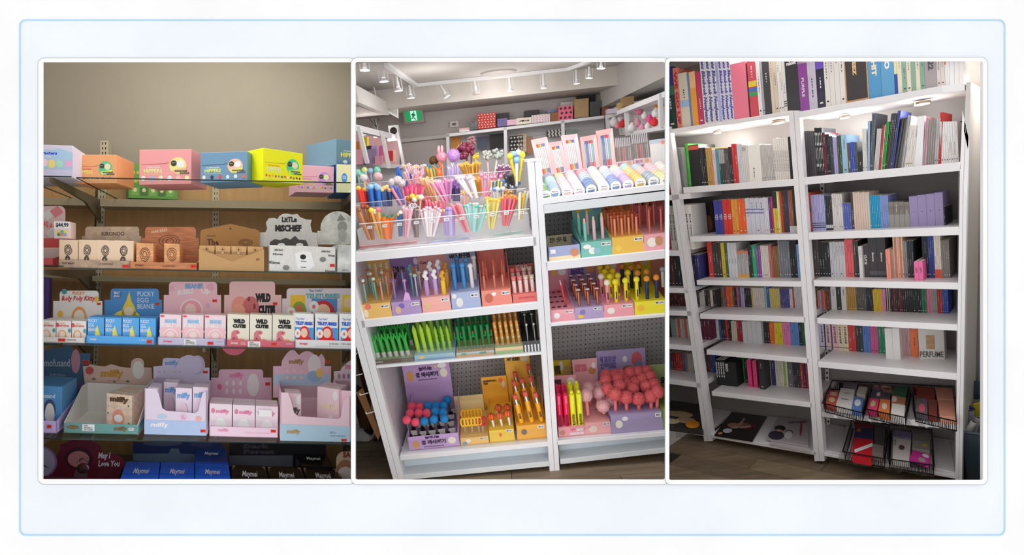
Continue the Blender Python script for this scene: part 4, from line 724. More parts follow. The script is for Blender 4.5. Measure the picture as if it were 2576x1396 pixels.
# track and lamps
TR = M((210, 210, 212), 'paint')
def track(lbl, pts):
    w = [chit(*p[:2])-B.up*.03 for p in pts]; mb = MB()
    for a, b in zip(w, w[1:]): mb.prism([a, b, b+B.up*.028, a+B.up*.028], (b-a).cross(B.up).normalized()*.035, TR)
    tag(mb.build('lamp_track', fr=B), lbl, 'track', 'ceiling lamp tracks')
track('white ceiling lamp track running back at the left', [(965, 157, 1.0), (1043, 211, 2.3)]); track('white ceiling lamp track across the shop ceiling', [(1043, 211, 2.3), (1432, 170, 2.2)]); track('white ceiling lamp track at the upper right', [(1432, 170, 2.2), (1478, 153, 1.6), (1520, 120, 1)])
for i, (xt, yt, xb, yb, k, r, lit, tilt) in enumerate([(915, 150, 918, 178, 1.1, 13, 1, 0), (960, 163, 966, 206, 1.5, 12, 1, 0), (996, 186, 1003, 229, 1.8, 11, 1, 0), (1028, 208, 1034, 247, 2.2, 10, 1, 0), (1106, 206, 1111, 248, 2.3, 9, 1, 1), (1192, 197, 1198, 238, 2.3, 10, 0, 0), (1280, 188, 1284, 230, 2.3, 8, 1, 0), (1366, 179, 1368, 222, 2.25, 8, 1, 0), (1449, 170, 1451, 211, 2.2, 8, 1, 0), (1482, 162, 1482, 197, 2.0, 9, 1, 0), (1512, 150, 1512, 173, 1.8, 11, 1, 0)]):
    a = chit(xt, yt)-B.up*.02; b = B.pt(xb, yb, a.dot(B.n)-B.d); rr = r*a.y/F; ax = (b-a).normalized()
    if tilt: ax = (ax+B.right*.5-B.up*.1).normalized()
    t = thing('track_lamp', 'white track spotlight, %s from the left under the ceiling%s' % (nth(i+1), '' if lit else ', unlit'), 'lamp', a, 'track spotlights')
    L_ = (b-a).length; mb = MB(); mb.cyl(a, a+ax*L_*.45, .012, .012, TR, 6); mb.cyl(a+ax*L_*.35, a+ax*L_*.75, rr*.4, rr*.45, TR, 10); mb.cyl(a+ax*L_*.75, b if not tilt else a+ax*L_, rr*.5, rr, TR, 14, False); mb.build('socket', t, B)
    mb = MB(); e_ = b if not tilt else a+ax*L_; mb.cyl(e_-ax*.004, e_, rr*.92, rr*.92, M((255, 255, 255), 'lampglow') if lit else M((200, 190, 180), 'metal'), 14); mb.build('bulb_face', t, B)
    for sx in (-1, 1): mb = MB(); mb.tube([a+ax*L_*.1+B.right*sx*rr*.9, e_+B.right*sx*rr*.95-ax*.01], .003, TR, 4); mb.build('wire_arm', t, B)
# ---- back shelving with boxes on top
KS = 2.85
bs = Shelf(B, 1125, 336, 1672, 268, KS)
t = thing('wall_cabinet', 'white back-wall shelving unit with small ceiling lights and hanging bags', 'shelving', B.pt(1400, 400, KS))
def bar(t, name, x0, y0, x1, y1, w, k, fr=B, m=None, dep=.04, vert=True, up=None):
    a = fr.pt(x0, y0, k); b = fr.pt(x1, y1, k); h = w*a.y/F; mb = MB(); d = fr.right*h if vert else -fr.up*h; mb.prism([a, a+d, b+d, b], fr.n*dep, m or WHT); return mb.build(name, t, fr)
bar(t, 'top_rail', 1122, 337, 1520, 290, 7, KS, vert=False, dep=.5); [bar(t, 'post', x, y, x+5, 560, 8, KS) for x, y in ((1122, 336), (1267, 320), (1412, 302))]
shell_q = [B.pt(1130, 340, KS+.42), B.pt(1520, 292, KS+.42), B.pt(1520, 480, KS+.42), B.pt(1130, 520, KS+.42)]; mb = MB(); mb.prism(shell_q, B.n*.02, M((228, 226, 226), 'paint')); mb.build('back_panel', t, B)
for i in range(4): bar(t, 'slat_rail', 1130, 354+i*11, 1515, 308+i*11, 2, KS+.40, vert=False, dep=.02)
for x, y in ((1168, 333), (1226, 327), (1297, 319), (1354, 306), (1438, 303), (1492, 299)): mb = MB(); c = B.pt(x, y, KS+.16); mb.cyl(c, c-B.up*.012, .045, .045, M((255, 252, 245), 'lampglow'), 12); mb.build('puck_light', t, B)
def bbox_(lbl, x0, y0, x1, y1, k, col, dep=.12, kind='card', dots=None, name='gift_box', cat='box', words=None, skew=0):
    q = [B.pt(x0, y0, k), B.pt(x1, y0-(x1-x0)*.1, k), B.pt(x1, y1-(x1-x0)*.1, k), B.pt(x0, y1, k)]; t = thing(name, lbl, cat, (q[2]+q[3])/2)
    mb = MB(); mb.prism(q, B.n*dep, M(col, kind)); mb.build('body', t, B)
    if dots:
        s = MB(); n, m_, c, r = dots
        for i in range(n):
            for j in range(m_): s.dell(q, (i+.5+.25*(j % 2))/(n+.2), (j+.5)/m_, r/n, r*(x1-x0)/(y1-y0)/n, M(c, 'print'), 8)
        s.build('printed_artwork', t, B, closed=False)
    if words: text(words[0], q, *words[1], M(words[2], 'print'), t, B, 3)
    return t, q
bbox_('black wrapped album box at the left end of the back shelf top', 1180, 306, 1201, 327, KS+.1, (50, 50, 52), kind='wrap'); bbox_('red gift box with white dots on the back shelf top', 1201, 287, 1247, 325, KS+.12, (205, 52, 44), dots=(6, 6, (245, 235, 225), .2))
bbox_('charcoal box standing behind the red dotted box', 1248, 286, 1281, 308, KS+.3, (62, 60, 64)); bbox_('blue and lilac patterned box right of the red dotted box', 1251, 299, 1276, 319, KS+.1, (88, 98, 160), dots=(5, 4, (200, 120, 150), .25)); bbox_('pale pink striped box on the back shelf top', 1275, 302, 1299, 316, KS+.1, (232, 190, 205))
bbox_('cream box with dark Korean lettering and red heart', 1299, 298, 1337, 314, KS+.1, (240, 226, 210), words=('내♥마음', (.15, .35, .85, .65), (60, 30, 30))); bbox_('charcoal box standing behind the cream lettered box', 1320, 279, 1357, 300, KS+.3, (66, 64, 68)); bbox_('white box with small pink hearts', 1338, 290, 1384, 310, KS+.1, (232, 222, 226), dots=(6, 4, (215, 120, 140), .18))
bbox_('brown autumn-leaf patterned box', 1385, 284, 1406, 306, KS+.12, (150, 105, 62), kind='grunge'); bbox_('blue tin lying on top behind the heart box', 1375, 278, 1404, 284, KS+.2, (50, 90, 150), kind='gloss')
bbox_('white box standing behind the pink flower box', 1410, 258, 1444, 300, KS+.3, (222, 218, 212)); bbox_('pink box with dark leaf shapes and a white blossom', 1405, 268, 1441, 303, KS+.1, (236, 110, 140), dots=(3, 3, (70, 50, 60), .28))
bbox_('tall plain kraft box wrapped in film', 1445, 250, 1481, 297, KS+.1, (176, 146, 104), kind='wrap'); bbox_('large black box high behind the kraft box', 1452, 230, 1498, 262, KS+.35, (44, 42, 44)); bbox_('dark grey wrapped box right of the kraft box', 1484, 256, 1510, 292, KS+.1, (76, 78, 80), kind='wrap')
bbox_('reddish brown box in the corner of the shelf top', 1514, 270, 1532, 291, KS+.1, (140, 84, 62)); bbox_('brown wrapped box high on the right cabinet', 1568, 244, 1595, 268, 2.2, (150, 122, 80), kind='wrap'); bbox_('lavender patterned box beside the brown wrapped box', 1530, 274, 1558, 286, 2.4, (190, 180, 205)); bbox_('gold wrapped bundle on top of the right cabinet', 1558, 258, 1572, 276, 2.3, (190, 160, 100), kind='wrap')
bbox_('pink dotted strip box at left end of the shelf top', 1155, 323, 1181, 330, KS+.1, (230, 190, 190))
for a in [('orange-brown print bag hanging at the left of the back shelves', 1135, 346, 1158, 380, (222, 150, 60)), ('navy striped bag hanging on the back shelves', 1200, 345, 1226, 376, (90, 92, 120)), ('black tote pouch hanging on the back shelves', 1232, 338, 1268, 376, (40, 40, 42)), ('black pouch with white flowers hanging right of the post', 1282, 343, 1316, 380, (34, 33, 36)), ('beige tote bag hanging behind the flowered pouch', 1303, 338, 1325, 384, (216, 190, 160)), ('brown folder hanging beside the beige tote', 1326, 346, 1340, 386, (190, 130, 100)), ('black patterned pencil case hanging over the pink boxes', 1376, 328, 1412, 345, (48, 46, 54)), ('grey green pouch hanging above the third pink box', 1423, 327, 1450, 342, (150, 168, 160))]:
    bbox_(a[0], a[1], a[2], a[3], a[4], KS+.25, a[5], dep=.05, name='hanging_pouch', cat='pouch', dots=(4, 4, (235, 232, 225), .3) if 'flower' in a[0] or 'patterned' in a[0] else None)
# right cabinet with plush bags
t = thing('side_cabinet', 'white cabinet along the right wall filled with white and pink plush', 'cabinet', B.pt(1620, 340, 2.0))
def seg(t, name, a, b, th, m, dep=None): mb = MB(); mb.prism([a, b, b-B.up*th, a-B.up*th], dep or B.right*.4, m); mb.build(name, t, B)
ra = B.pt(1522, 290, 2.8); rb = B.pt(1690, 222, 1.1); seg(t, 'top_rail', ra, rb, .04, WHT)
ra2 = B.pt(1572, 334, 2.5); rb2 = B.pt(1690, 312, 1.1); seg(t, 'shelf', ra2, rb2, .03, WHT)
for x, y0, y1, k in ((1524, 290, 330, 2.75), (1572, 270, 332, 2.2), (1658, 236, 320, 1.3)): bar(t, 'post', x, y0, x+3, y1, 9, k)
mb = MB(); o = B.pt(1545, 270, 2.9); mb.prism([o, B.pt(1700, 205, 1.2)+B.right*.35, B.pt(1700, 330, 1.2)+B.right*.35, B.pt(1560, 340, 2.9)], B.n*.02, M((240, 236, 238), 'paint')); mb.build('back_panel', t, B)
pl_ = [(1545, 308, 2.6, 12, (240, 232, 232)), (1560, 300, 2.6, 10, (244, 238, 236)), (1553, 318, 2.55, 7, (240, 150, 170)), (1566, 312, 2.5, 9, (225, 60, 60)), (1590, 322, 2.2, 11, (246, 240, 240)), (1603, 310, 2.2, 10, (240, 170, 185)), (1608, 278, 2.1, 11, (240, 130, 160)), (1622, 292, 2.0, 9, (245, 235, 235)), (1634, 302, 1.9, 10, (235, 90, 150)), (1646, 308, 1.8, 10, (230, 60, 60)), (1650, 285, 1.8, 11, (244, 238, 236)), (1585, 300, 2.3, 10, (244, 240, 240)), (1630, 318, 1.9, 9, (244, 232, 232)), (1615, 320, 2.0, 8, (240, 160, 190)), (1652, 268, 1.8, 7, (240, 150, 50))]
for i, (x, y, k, r, c) in enumerate(pl_):
    p = B.pt(x, y, k); rr = r*p.y/F; t = thing('plush_toy', '%s round plush, %s from the left in the right wall cabinet' % (cname(c), nth(i+1)), 'plush', p-B.up*rr, 'plush toys in the right cabinet')
    mb = MB(); mb.ball(p, rr, M(c, 'fur'), 10, 7); mb.build('body', t, B); mb = MB(); mb.ball(p+B.up*rr*.9-B.n*rr*.3, rr*.45, M(tuple(min(255, int(v*1.02)) for v in c), 'fur'), 8, 6); mb.build('knob', t, B)
# ---- left cabinet
t = thing('left_cabinet', 'white framed display cabinet at far left holding pink and purple boxes', 'cabinet', B.pt(950, 430, 2.2))
la = B.pt(880, 309, 1.5); lb = B.pt(1003, 340, 2.6); mb = MB(); mb.prism([la, lb, lb-B.up*.05, la-B.up*.05], -B.right*.05, WHT); mb.build('top_rail', t, B)
for x, y0, x1, y1, k, w in ((896, 318, 918, 412, 1.5, 9), (955, 330, 974, 424, 2.1, 8), (998, 342, 1012, 420, 2.55, 7)): a = B.pt(x, y0, k); b = B.pt(x1, y1, k); mb = MB(); w_ = B.right*w*a.y/F; mb.prism([a, a+w_, b+w_, b], B.n*.05, WHT); mb.build('post', t, B)
bar(t, 'shelf', 896, 412, 1012, 415, 8, 2.4, vert=False, dep=.3); bar(t, 'lower_panel', 896, 420, 1040, 416, 60, 2.62, vert=False, dep=.05)
shq = [B.pt(890, 318, 2.9), B.pt(1005, 345, 2.9), B.pt(1005, 416, 2.9), B.pt(890, 416, 2.9)]; mb = MB(); mb.prism(shq, B.n*.02, M((236, 190, 196), 'paint')); mb.build('back_panel', t, B)
for x, y in ((921, 336), (952, 342), (987, 351)): mb = MB(); c = B.pt(x, y, 2.45); mb.cyl(c, c-B.up*.01, .045, .045, M((255, 252, 245), 'lampglow'), 12); mb.build('puck_light', t, B)
for a in [('orange box edge at the far left cabinet', 895, 356, 900, 376, (222, 130, 70), 2.3), ('yellow bag with green top in the left cabinet', 906, 346, 923, 378, (240, 220, 30), 2.3), ('pink bag at the far left of the left cabinet', 896, 376, 911, 414, (240, 170, 185), 2.2), ('black and purple box standing in the left cabinet', 915, 368, 933, 414, (60, 56, 68), 2.3), ('mauve box in the left cabinet behind the pink box', 922, 376, 946, 414, (160, 140, 180), 2.25), ('lilac box beside the mauve box in the left cabinet', 934, 368, 950, 412, (200, 184, 220), 2.3), ('red-edged pink box in the left cabinet', 944, 368, 963, 408, (205, 110, 150), 2.35), ('pale pink pouch standing low in the left cabinet', 943, 393, 960, 415, (238, 168, 190), 2.2), ('red gridded gift box in the left cabinet', 973, 380, 987, 406, (205, 40, 50), 2.4), ('cream stationery stack in the left cabinet', 985, 378, 996, 408, (225, 205, 190), 2.45)]:
    bbox_(a[0], a[1], a[2], a[3], a[4], a[6], a[5], dep=.08, name='gift_bag' if 'bag' in a[0] else 'gift_box', cat='bag' if 'bag' in a[0] else 'box')
t = thing('reed_diffuser', 'reed diffuser with three black sticks on top of the left cabinet', 'diffuser', B.pt(947, 326, 2.1)); mb = MB(); c = B.pt(947, 326, 2.1); mb.cyl(c, c+B.up*.07, .035, .025, M((210, 210, 210), 'glass'), 10); mb.build('bottle', t, B)
for dx, dy in ((929, 298), (940, 299), (953, 296)): mb = MB(); mb.tube([B.pt(947, 320, 2.1), B.pt(dx, dy, 2.1)], .003, BK, 4); mb.build('reed', t, B)
# ---- gondola
KBB = .62
TS = Shelf(B, 895, 637, 1345, 596); L2 = Shelf(B, 917, 806, 1355, 760); L3 = Shelf(B, 942, 922, 1372, 886); L4 = Shelf(B, 1009, 1147, 1385, 1111)
RT = Shelf(B, 1370, 500, 1672, 463); R2 = Shelf(B, 1377, 660, 1672, 629); R3 = Shelf(B, 1385, 814, 1672, 790); R4 = Shelf(B, 1406, 1109, 1672, 1087)
G = thing('shelf_gondola', 'white double-bay shop shelving unit with pegboard back full of pens', 'shelving', B.pt(1200, 1150, .3))
def gpost(x0, y0, x1, y1, wt, wb, k=0, dep=.045):
    a = B.pt(x0, y0, k); b = B.pt(x1, y1, k); a2 = B.pt(x0+wt, y0, k); b2 = B.pt(x1+wb, y1, k); mid = lp(a, a2, .49); midb = lp(b, b2, .49); m2 = lp(a, a2, .52); m2b = lp(b, b2, .52)
    mb = MB(); mb.prism([a, mid, midb, b], B.n*dep, WHT); mb.prism([m2, a2, b2, m2b], B.n*dep, WHT); mb.prism([lp(a, a2, .45), lp(a, a2, .56), lp(b, b2, .56), lp(b, b2, .45)], [p+B.n*dep for p in (lp(a, a2, .45), lp(a, a2, .56), lp(b, b2, .56), lp(b, b2, .45))], M((120, 122, 126), 'matte')) if False else None
    mb.build('post', G, B, bev=.001)
gpost(836, 655, 992, 1218, 42, 26); gpost(1327, 408, 1383, 1186, 35, 25)
gpost(925, 655, 1010, 1180, 16, 13, KBB); gpost(1700, 655, 1700, 1180, 16, 13, KBB); gpost(1340, 440, 1382, 1120, 22, 18, KBB)
# bay side panel at left, slots
for name, (x, y0, y1) in {'side_panel': (1, 0, 0)}.items():
    a = B.pt(881, 665, .05); b = B.pt(1016, 1200, .05); mb = MB(); mb.prism([a, a+B.n*(KBB-.03), b+B.n*(KBB-.03), b], B.right*.012, M((196, 192, 196), 'paint')); mb.build('side_panel', G, B)
    a = B.pt(1350, 480, .05); b = B.pt(1398, 1150, .05); mb = MB(); mb.prism([a, a+B.n*(KBB-.03), b+B.n*(KBB-.03), b], B.right*.012, M((190, 190, 192), 'paint')); mb.build('centre_panel', G, B)
    a = B.pt(1327, 408, 0); mb = MB(); mb.prism([a, a+B.right*.075, a+B.right*.075+B.n*.5, a+B.n*.5], B.up*.012, M((240, 236, 230), 'paint')); mb.build('top_cap', G, B)
# pegboards: a real board with dark holes
def peg(x0, y0, x1, y1, nx, ny, name='pegboard'):
    q = [B.pt(x0, y0, KBB-.01), B.pt(x1, y0-(x1-x0)*.1, KBB-.01), B.pt(x1, y1-(x1-x0)*.1, KBB-.01), B.pt(x0, y1, KBB-.01)]; mb = MB(); mb.prism(q, B.n*.015, M((186, 182, 182), 'paint')); o = mb.build(name, G, B); s = MB()
    for i in range(nx):
        for j in range(ny): s.dell(q, (i+.5)/nx, (j+.5)/ny, (.13 if ny != 68 else .13)/nx, .13/ny, DARK, 6, .001)
    p = s.build('peg_hole', o, B, closed=False, kind='stuff')
peg(940, 560, 1350, 1165, 38, 54); peg(1366, 500, 1690, 1120, 29, 54)
def gshelf(S, xa, xb, th_px, kb=KBB, name='shelf', k0=0, m=WHT, gap=0):
    a = S.at(xa, k0); b = S.at(xb, k0); y = px(a)[1]; a2 = B.lift(a, y+th_px); th = (a-a2).length; mb = MB(); mb.prism([a, b, b+B.n*(kb-k0-.02), a+B.n*(kb-k0-.02)], -B.up*th, m); mb.build(name, G, B, bev=.001); return th
gshelf(TS, 886, 1348, 22); gshelf(L2, 908, 1353, 18); gshelf(L3, 946, 1362, 5); gshelf(L4, 1006, 1379, 11)
gshelf(RT, 1366, 1690, 14); gshelf(Shelf(B, 1370, 515, 1672, 481), 1366, 1690, 22, m=WH2); gshelf(R2, 1372, 1690, 21); gshelf(R3, 1382, 1690, 7); gshelf(R4, 1400, 1690, 10)
LB4 = Shelf(B, 1012, 1196, 1390, 1160); RB4 = Shelf(B, 1409, 1156, 1672, 1127)
gshelf(LB4, 1012, 1383, 12, name='base_rail', m=WH2); gshelf(RB4, 1409, 1690, 12, name='base_rail', m=WH2)
for S, xa, xb in ((LB4, 1014, 1381), (RB4, 1407, 1690)): a = S.at(xa, .10); b = S.at(xb, .10); mb = MB(); mb.prism([a, b, b+B.up*.12, a+B.up*.12], B.n*.02, M((200, 212, 220), 'paint')); mb.build('kick_panel', G, B)
# acrylic front lips
def lip(lbl, S, xa, xb, h, k=.012):
    a = S.at(xa, k); b = S.at(xb, k); mb = MB(); mb.prism([a, b, b+B.up*h, a+B.up*h], B.n*.003, ACR); tag(mb.build('acrylic_lip', fr=B), lbl, 'guard', 'clear acrylic shelf lips')
lip('clear acrylic lip along the bottom left shelf edge', L4, 1012, 1376, .085); lip('clear acrylic lip along the bottom right shelf edge', R4, 1406, 1672, .085); lip('clear acrylic lip in front of the vegetable pens', L3, 948, 1360, .07)
lip('clear acrylic sheet in front of the tape rolls', RT, 1370, 1672, .235, .16)
# ---- trays with pens
def ptray(lbl, S, xl, xr, yt, ks, dep, col, hdr, back_h=None, stripes=None, deck_rise=.35, open_=False, col2=None, group=None, slope=.07):
    """hdr=(xl,xr,ytop) header card at the back"""
    fr = B; bl = S.at(xl, ks); br = S.at(xr, ks); tl = fr.lift(bl, yt); h = (tl-bl).length; u = fr.up*h; q = [bl+u, br+u, br, bl]; bk = back(fr, q, dep); t = thing('pen_tray', lbl, 'display', (bl+br)/2+bk/2, group); cm = M(col); th = .003; rt = (br-bl).normalized(); dn = bk.normalized()
    mb = MB()
    if open_:
        mb.prism(q, dn*th, cm); mb.prism([q[3], q[2], q[2]+bk, q[3]+bk], fr.up*th, cm); mb.prism([p+bk for p in (q[0], q[1], q[2], q[3])], dn*th, M((235, 232, 225)))
    else: mb.prism([q[0], q[1], q[1]+bk+fr.up*dep*slope, q[0]+bk+fr.up*dep*slope], [q[3], q[2], q[2]+bk, q[3]+bk], cm)
    mb.build('stand', t, fr)
    hx0, hx1, hy = hdr; kh = ks+dep; a = S.at(hx0, kh); b = S.at(hx1, kh); a2 = fr.lift(a, hy); H = (a2-a).length; hq = [a+fr.up*H, b+fr.up*H, b, a]
    mb = MB(); mb.prism(hq, fr.n*th, M(col2 or col)); mb.build('header_card', t, fr)
    if back_h != 0:
        wh = (back_h or .55)*H; mb = MB()
        for p, r_ in ((bl, 1), (br, -1)): e_ = p+bk+fr.up*wh; mb.prism([p+u*.98, e_, p+bk+u*.5, p+u*.5], rt*th*r_, cm)
        mb.build('side_wing', t, fr)
    if stripes:
        s = MB()
        for i in range(stripes[1]): s.drect(hq, (i+.2)/stripes[1], .1, (i+.65)/stripes[1], .8, M(stripes[0], 'print'))
        s.build('printed_stripes', t, fr, closed=False)
    def deck(u_, v_): return lp(q[0], q[1], u_)+bk*v_+fr.up*dep*slope*v_
    return t, q, hq, deck
def pricetag(t, q, u=.68, v=.14, w=.26, s='₩3,200'):
    mb = MB(); mb.drect(q, u, v, u+w, v+.22, M((240, 240, 238), 'print'), .001); mb.build('price_label', t, B, closed=False); text(s, q, u+.02, v+.04, u+w-.02, v+.18, BK, t, B, 1, off=.002)
def critter(t, q, lst):   # small printed blobs
    s = MB(); [s.dell(q, u, v, a, b, M(c, 'print'), 12, .001+.0003*i) for i, (u, v, a, b, c) in enumerate(lst)]; s.build('printed_artwork', t, B, closed=False)
def pxr(p, r): return r*p.y/F
def pen(name, lbl, base, hpx, r, col, top=None, group=None, cat='pen', lean=(0, 0), taper=1, fr=B, extra=None, kind='plastic', base_sunk=True):
    """upright pen: base world point, height in px, radius px; top = (kind, size px, colour)"""
    H = pxr(base, hpx); rr = pxr(base, r); ax = (fr.up+fr.right*lean[0]+fr.n*lean[1]).normalized(); tp = base+ax*H; t = thing(name, lbl, cat, base, group)
    mb = MB(); mb.cyl(base, tp, rr, rr*taper, M(col, kind), 8); mb.build('barrel', t, fr)
    if top:
        kd, sz, tc = top[:3]; s = pxr(base, sz); m = M(tc, top[3] if len(top) > 3 else 'plastic'); mb = MB(); X = fr.right; nm = 'topper'
        if kd == 'ball': mb.ball(tp+ax*s*.8, s, m, 12, 8)
        elif kd == 'halo': mb.ring(tp+ax*s, X, ax, s, s*.1, M((190, 120, 80), 'metal'), 14); mb.ball(tp+ax*s*.8, s*.45, m, 10, 6)
        elif kd == 'paw': mb.ball(tp+ax*s*.7, s, m, 10, 7, sz=.85); [mb.ball(tp+ax*s*1.5+X*s*o_, s*.38, m, 8, 5) for o_ in (-.65, 0, .65)]
        elif kd == 'gem': mb.cyl(tp, tp+ax*s*.8, s*.25, s, M((190, 130, 100), 'metal'), 10); mb.cyl(tp+ax*s*.8, tp+ax*s*1.2, s, s*.55, m, 10)
        elif kd == 'bow': mb.ring(tp+ax*s*.4-X*s*.7, X, ax, s*.55, s*.12, m, 8); mb.ring(tp+ax*s*.4+X*s*.7, X, ax, s*.55, s*.12, m, 8); mb.ball(tp+ax*s*.4, s*.3, m, 8, 6); mb.ring(tp+ax*s*1.1, X, ax, s*.4, s*.1, m, 8)
        elif kd == 'cap': mb.cyl(tp, tp+ax*s*2.2, rr*.8, rr*.55, m, 8)
        elif kd == 'bunny': mb.ball(tp+ax*s*.7, s, m, 10, 7); [mb.ball(tp+ax*s*1.9+X*s*o_, s*.34, m, 8, 6, sz=2.4, axes=(X, fr.n, ax)) for o_ in (-.45, .45)]
        elif kd == 'tuft': [mb.cyl(tp, tp+ax*s*1.6+X*s*o_, s*.3, s*.08, m, 6) for o_ in (-.8, -.3, .3, .8)]
        elif kd == 'flower': [mb.ball(tp+ax*s*(.8+.6*math.sin(a_))+X*s*.7*math.cos(a_), s*.42, m, 8, 5) for a_ in (0, 1.26, 2.5, 3.77, 5.03)]; mb.ball(tp+ax*s*.8-fr.n*s*.2, s*.35, YL, 8, 5)
        elif kd == 'stack': [mb.ball(tp+ax*s*(.6+i_*1.3)+X*s*.3*(-1)**i_, s, m, 9, 6) for i_ in range(3)]
        mb.build(nm, t, fr)
    if extra: extra(t, base, tp, ax, rr)
    return t, tp, ax
def rot_up(*a): pass
# shelf L2 trays
YT = (232, 186, 104)
t, q, hq, dk = ptray('yellow pen tray with striped back card, first on the upper pen shelf', L2, 908, 987, 768, .03, .34, YT, (925, 994, 656), stripes=((250, 232, 200), 5), back_h=.62); pricetag(t, q); critter(t, q, [(.28, .18, .1, .2, (225, 120, 110)), (.2, .65, .08, .3, (235, 220, 190))])
for i, (u, v, h) in enumerate([(.2, .12, 60), (.34, .4, 62), (.5, .2, 58), (.62, .6, 54), (.12, .7, 50)]): pen('pen', 'mint pen with gold ring topper, %s in the yellow striped tray' % nth(i+1), dk(u, v), h-12, 2.4, (130, 190, 175), ('halo', 10, (235, 235, 235)), 'mint ring pens')
for i, (u, v, h) in enumerate([(.74, .1, 56), (.84, .35, 58), (.78, .65, 52), (.92, .75, 50)]): pen('pen', 'rose pen with gold bow topper, %s in the yellow striped tray' % nth(i+1), dk(u, v), h-6, 2.4, (225, 150, 140), ('bow', 7, (205, 150, 90), 'metal'), 'rose bow pens')
t, q, hq, dk = ptray('purple pen tray with Korean lettering on the back card', L2, 988, 1062, 762, .03, .34, (174, 148, 196), (994, 1064, 640), col2=(150, 118, 180), back_h=.6); pricetag(t, q); critter(t, q, [(.35, .3, .1, .2, (120, 100, 180)), (.22, .6, .1, .28, (220, 180, 150))]); text('행운을 쓰는\n시간', hq, .06, .26, .5, .52, BK, t, B, 5); critter(t, hq, [(.78, .4, .16, .1, (225, 150, 90)), (.92, .2, .08, .08, (235, 225, 240))])
for i, (u, v, h, c, tk) in enumerate([(.12, .15, 55, (170, 130, 200), 'bow'), (.3, .6, 56, (150, 175, 210), 'halo'), (.5, .15, 50, (200, 140, 210), 'flower'), (.62, .5, 58, (90, 160, 170), 'stack'), (.72, .25, 60, (100, 170, 180), 'flower'), (.82, .6, 62, (190, 190, 200), 'halo'), (.86, .2, 58, (205, 205, 215), 'flower'), (.95, .4, 55, (210, 190, 190), 'flower')]): pen('pen', '%s pen with %s topper, %s in the purple tray' % (cname(c), {'stack': 'beaded', 'halo': 'ring'}.get(tk, tk), nth(i+1)), dk(u, v), h-8, 2.2, c, (tk, 5, c), 'fancy pens in the purple tray')
mb = MB(); c = dk(.55, .02); w = pxr(c, 10); mb.prism([c+B.right*-w+B.up*.0, c+B.right*w, c+B.right*w*.6+B.up*w*2, c-B.right*w*.2+B.up*w*2.3], B.n*.004, M((222, 170, 225), 'plastic')); tag(mb.build('fin_charm', fr=B), 'translucent pink fin charm lying at the front of the purple tray', 'charm')
t, q, hq, dk = ptray('pink pen tray holding cat-white and giraffe-yellow topped pens', L2, 1064, 1136, 750, .03, .34, (240, 172, 164), (1063, 1134, 632), back_h=.6); pricetag(t, q); critter(t, q, [(.2, .55, .08, .25, (220, 190, 130))]); critter(t, hq, [(.72, .3, .12, .1, (240, 215, 210))]); text('Cute Pen', hq, .08, .22, .5, .28, BK, t, B, 2)
for i, (u, v, h, c, tc) in enumerate([(.22, .1, 62, (185, 150, 205), (240, 240, 238)), (.3, .5, 66, (185, 150, 205), (235, 235, 235)), (.52, .12, 62, (190, 160, 210), (240, 240, 238)), (.6, .5, 68, (185, 150, 205), (238, 238, 236)), (.8, .1, 58, (240, 195, 50), (225, 165, 40)), (.88, .45, 62, (225, 175, 60), (200, 140, 40))]): pen('novelty_pen', '%s thick pen with %s animal topper, %s in the pink tray' % (cname(c), 'white' if tc[0] == tc[2]+0 or tc[2] > 200 else 'yellow', nth(i+1)), dk(u, v), h-22, 6, c, ('stack', 6, tc), 'animal pens in the pink tray', extra=lambda t, b, tp, ax, rr: None)
t, q, hq, dk = ptray('grey-blue pen tray with blue and white rounded pens', L2, 1138, 1211, 738, .03, .34, (168, 180, 214), (1134, 1207, 624), col2=(178, 186, 212), back_h=.6); pricetag(t, q); critter(t, q, [(.28, .6, .12, .3, (225, 222, 218)), (.12, .2, .08, .14, (230, 228, 224))]); text('바다 친구들', hq, .12, .14, .82, .24, BK, t, B, 5); critter(t, hq, [(.35, .48, .08, .09, (225, 225, 225)), (.68, .46, .1, .09, (230, 228, 226))])
for i, (u, v, h, c) in enumerate([(.18, .15, 70, (60, 130, 195)), (.26, .6, 66, (55, 120, 180)), (.48, .2, 66, (70, 145, 205)), (.58, .6, 60, (90, 150, 205)), (.76, .2, 62, (235, 222, 220)), (.86, .65, 62, (228, 220, 222))]): pen('novelty_pen', '%s rounded animal pen, %s in the grey-blue tray' % (cname(c), nth(i+1)), dk(u, v), h-12, 5, c, ('ball', 7, c), 'rounded pens in the grey-blue tray')
t, q, hq, dk = ptray('salmon pen tray holding translucent comb pens', L2, 1214, 1289, 733, .03, .34, (232, 142, 126), (1210, 1277, 618), col2=(220, 130, 118), back_h=.9); pricetag(t, q); critter(t, q, [(.24, .5, .14, .3, (190, 105, 80)), (.42, .25, .08, .12, (245, 235, 230))])
def comb(t, b, tp, ax, rr):
    mb = MB(); h = (tp-b).length
    for i_ in range(14): p = lp(tp, tp+ax*h*1.1, i_/14); mb.cyl(p, p+B.right*rr*3.2, rr*.18, rr*.12, M((190, 95, 70), 'plastic'), 4, False)
    mb.tube([tp, tp+ax*h*1.15+B.right*rr*.6], rr*.5, M((190, 95, 70), 'plastic'), 6); mb.build('comb_head', t, B)
for i, (u, v, h) in enumerate([(.14, .1, 84), (.22, .6, 78), (.48, .1, 84), (.5, .65, 80), (.76, .1, 82), (.84, .6, 78)]): pen('comb_pen', 'copper translucent comb pen, %s in the salmon tray' % nth(i+1), dk(u, v), h*.4, 2.6, (214, 130, 110), None, 'comb pens', cat='pen', extra=comb)
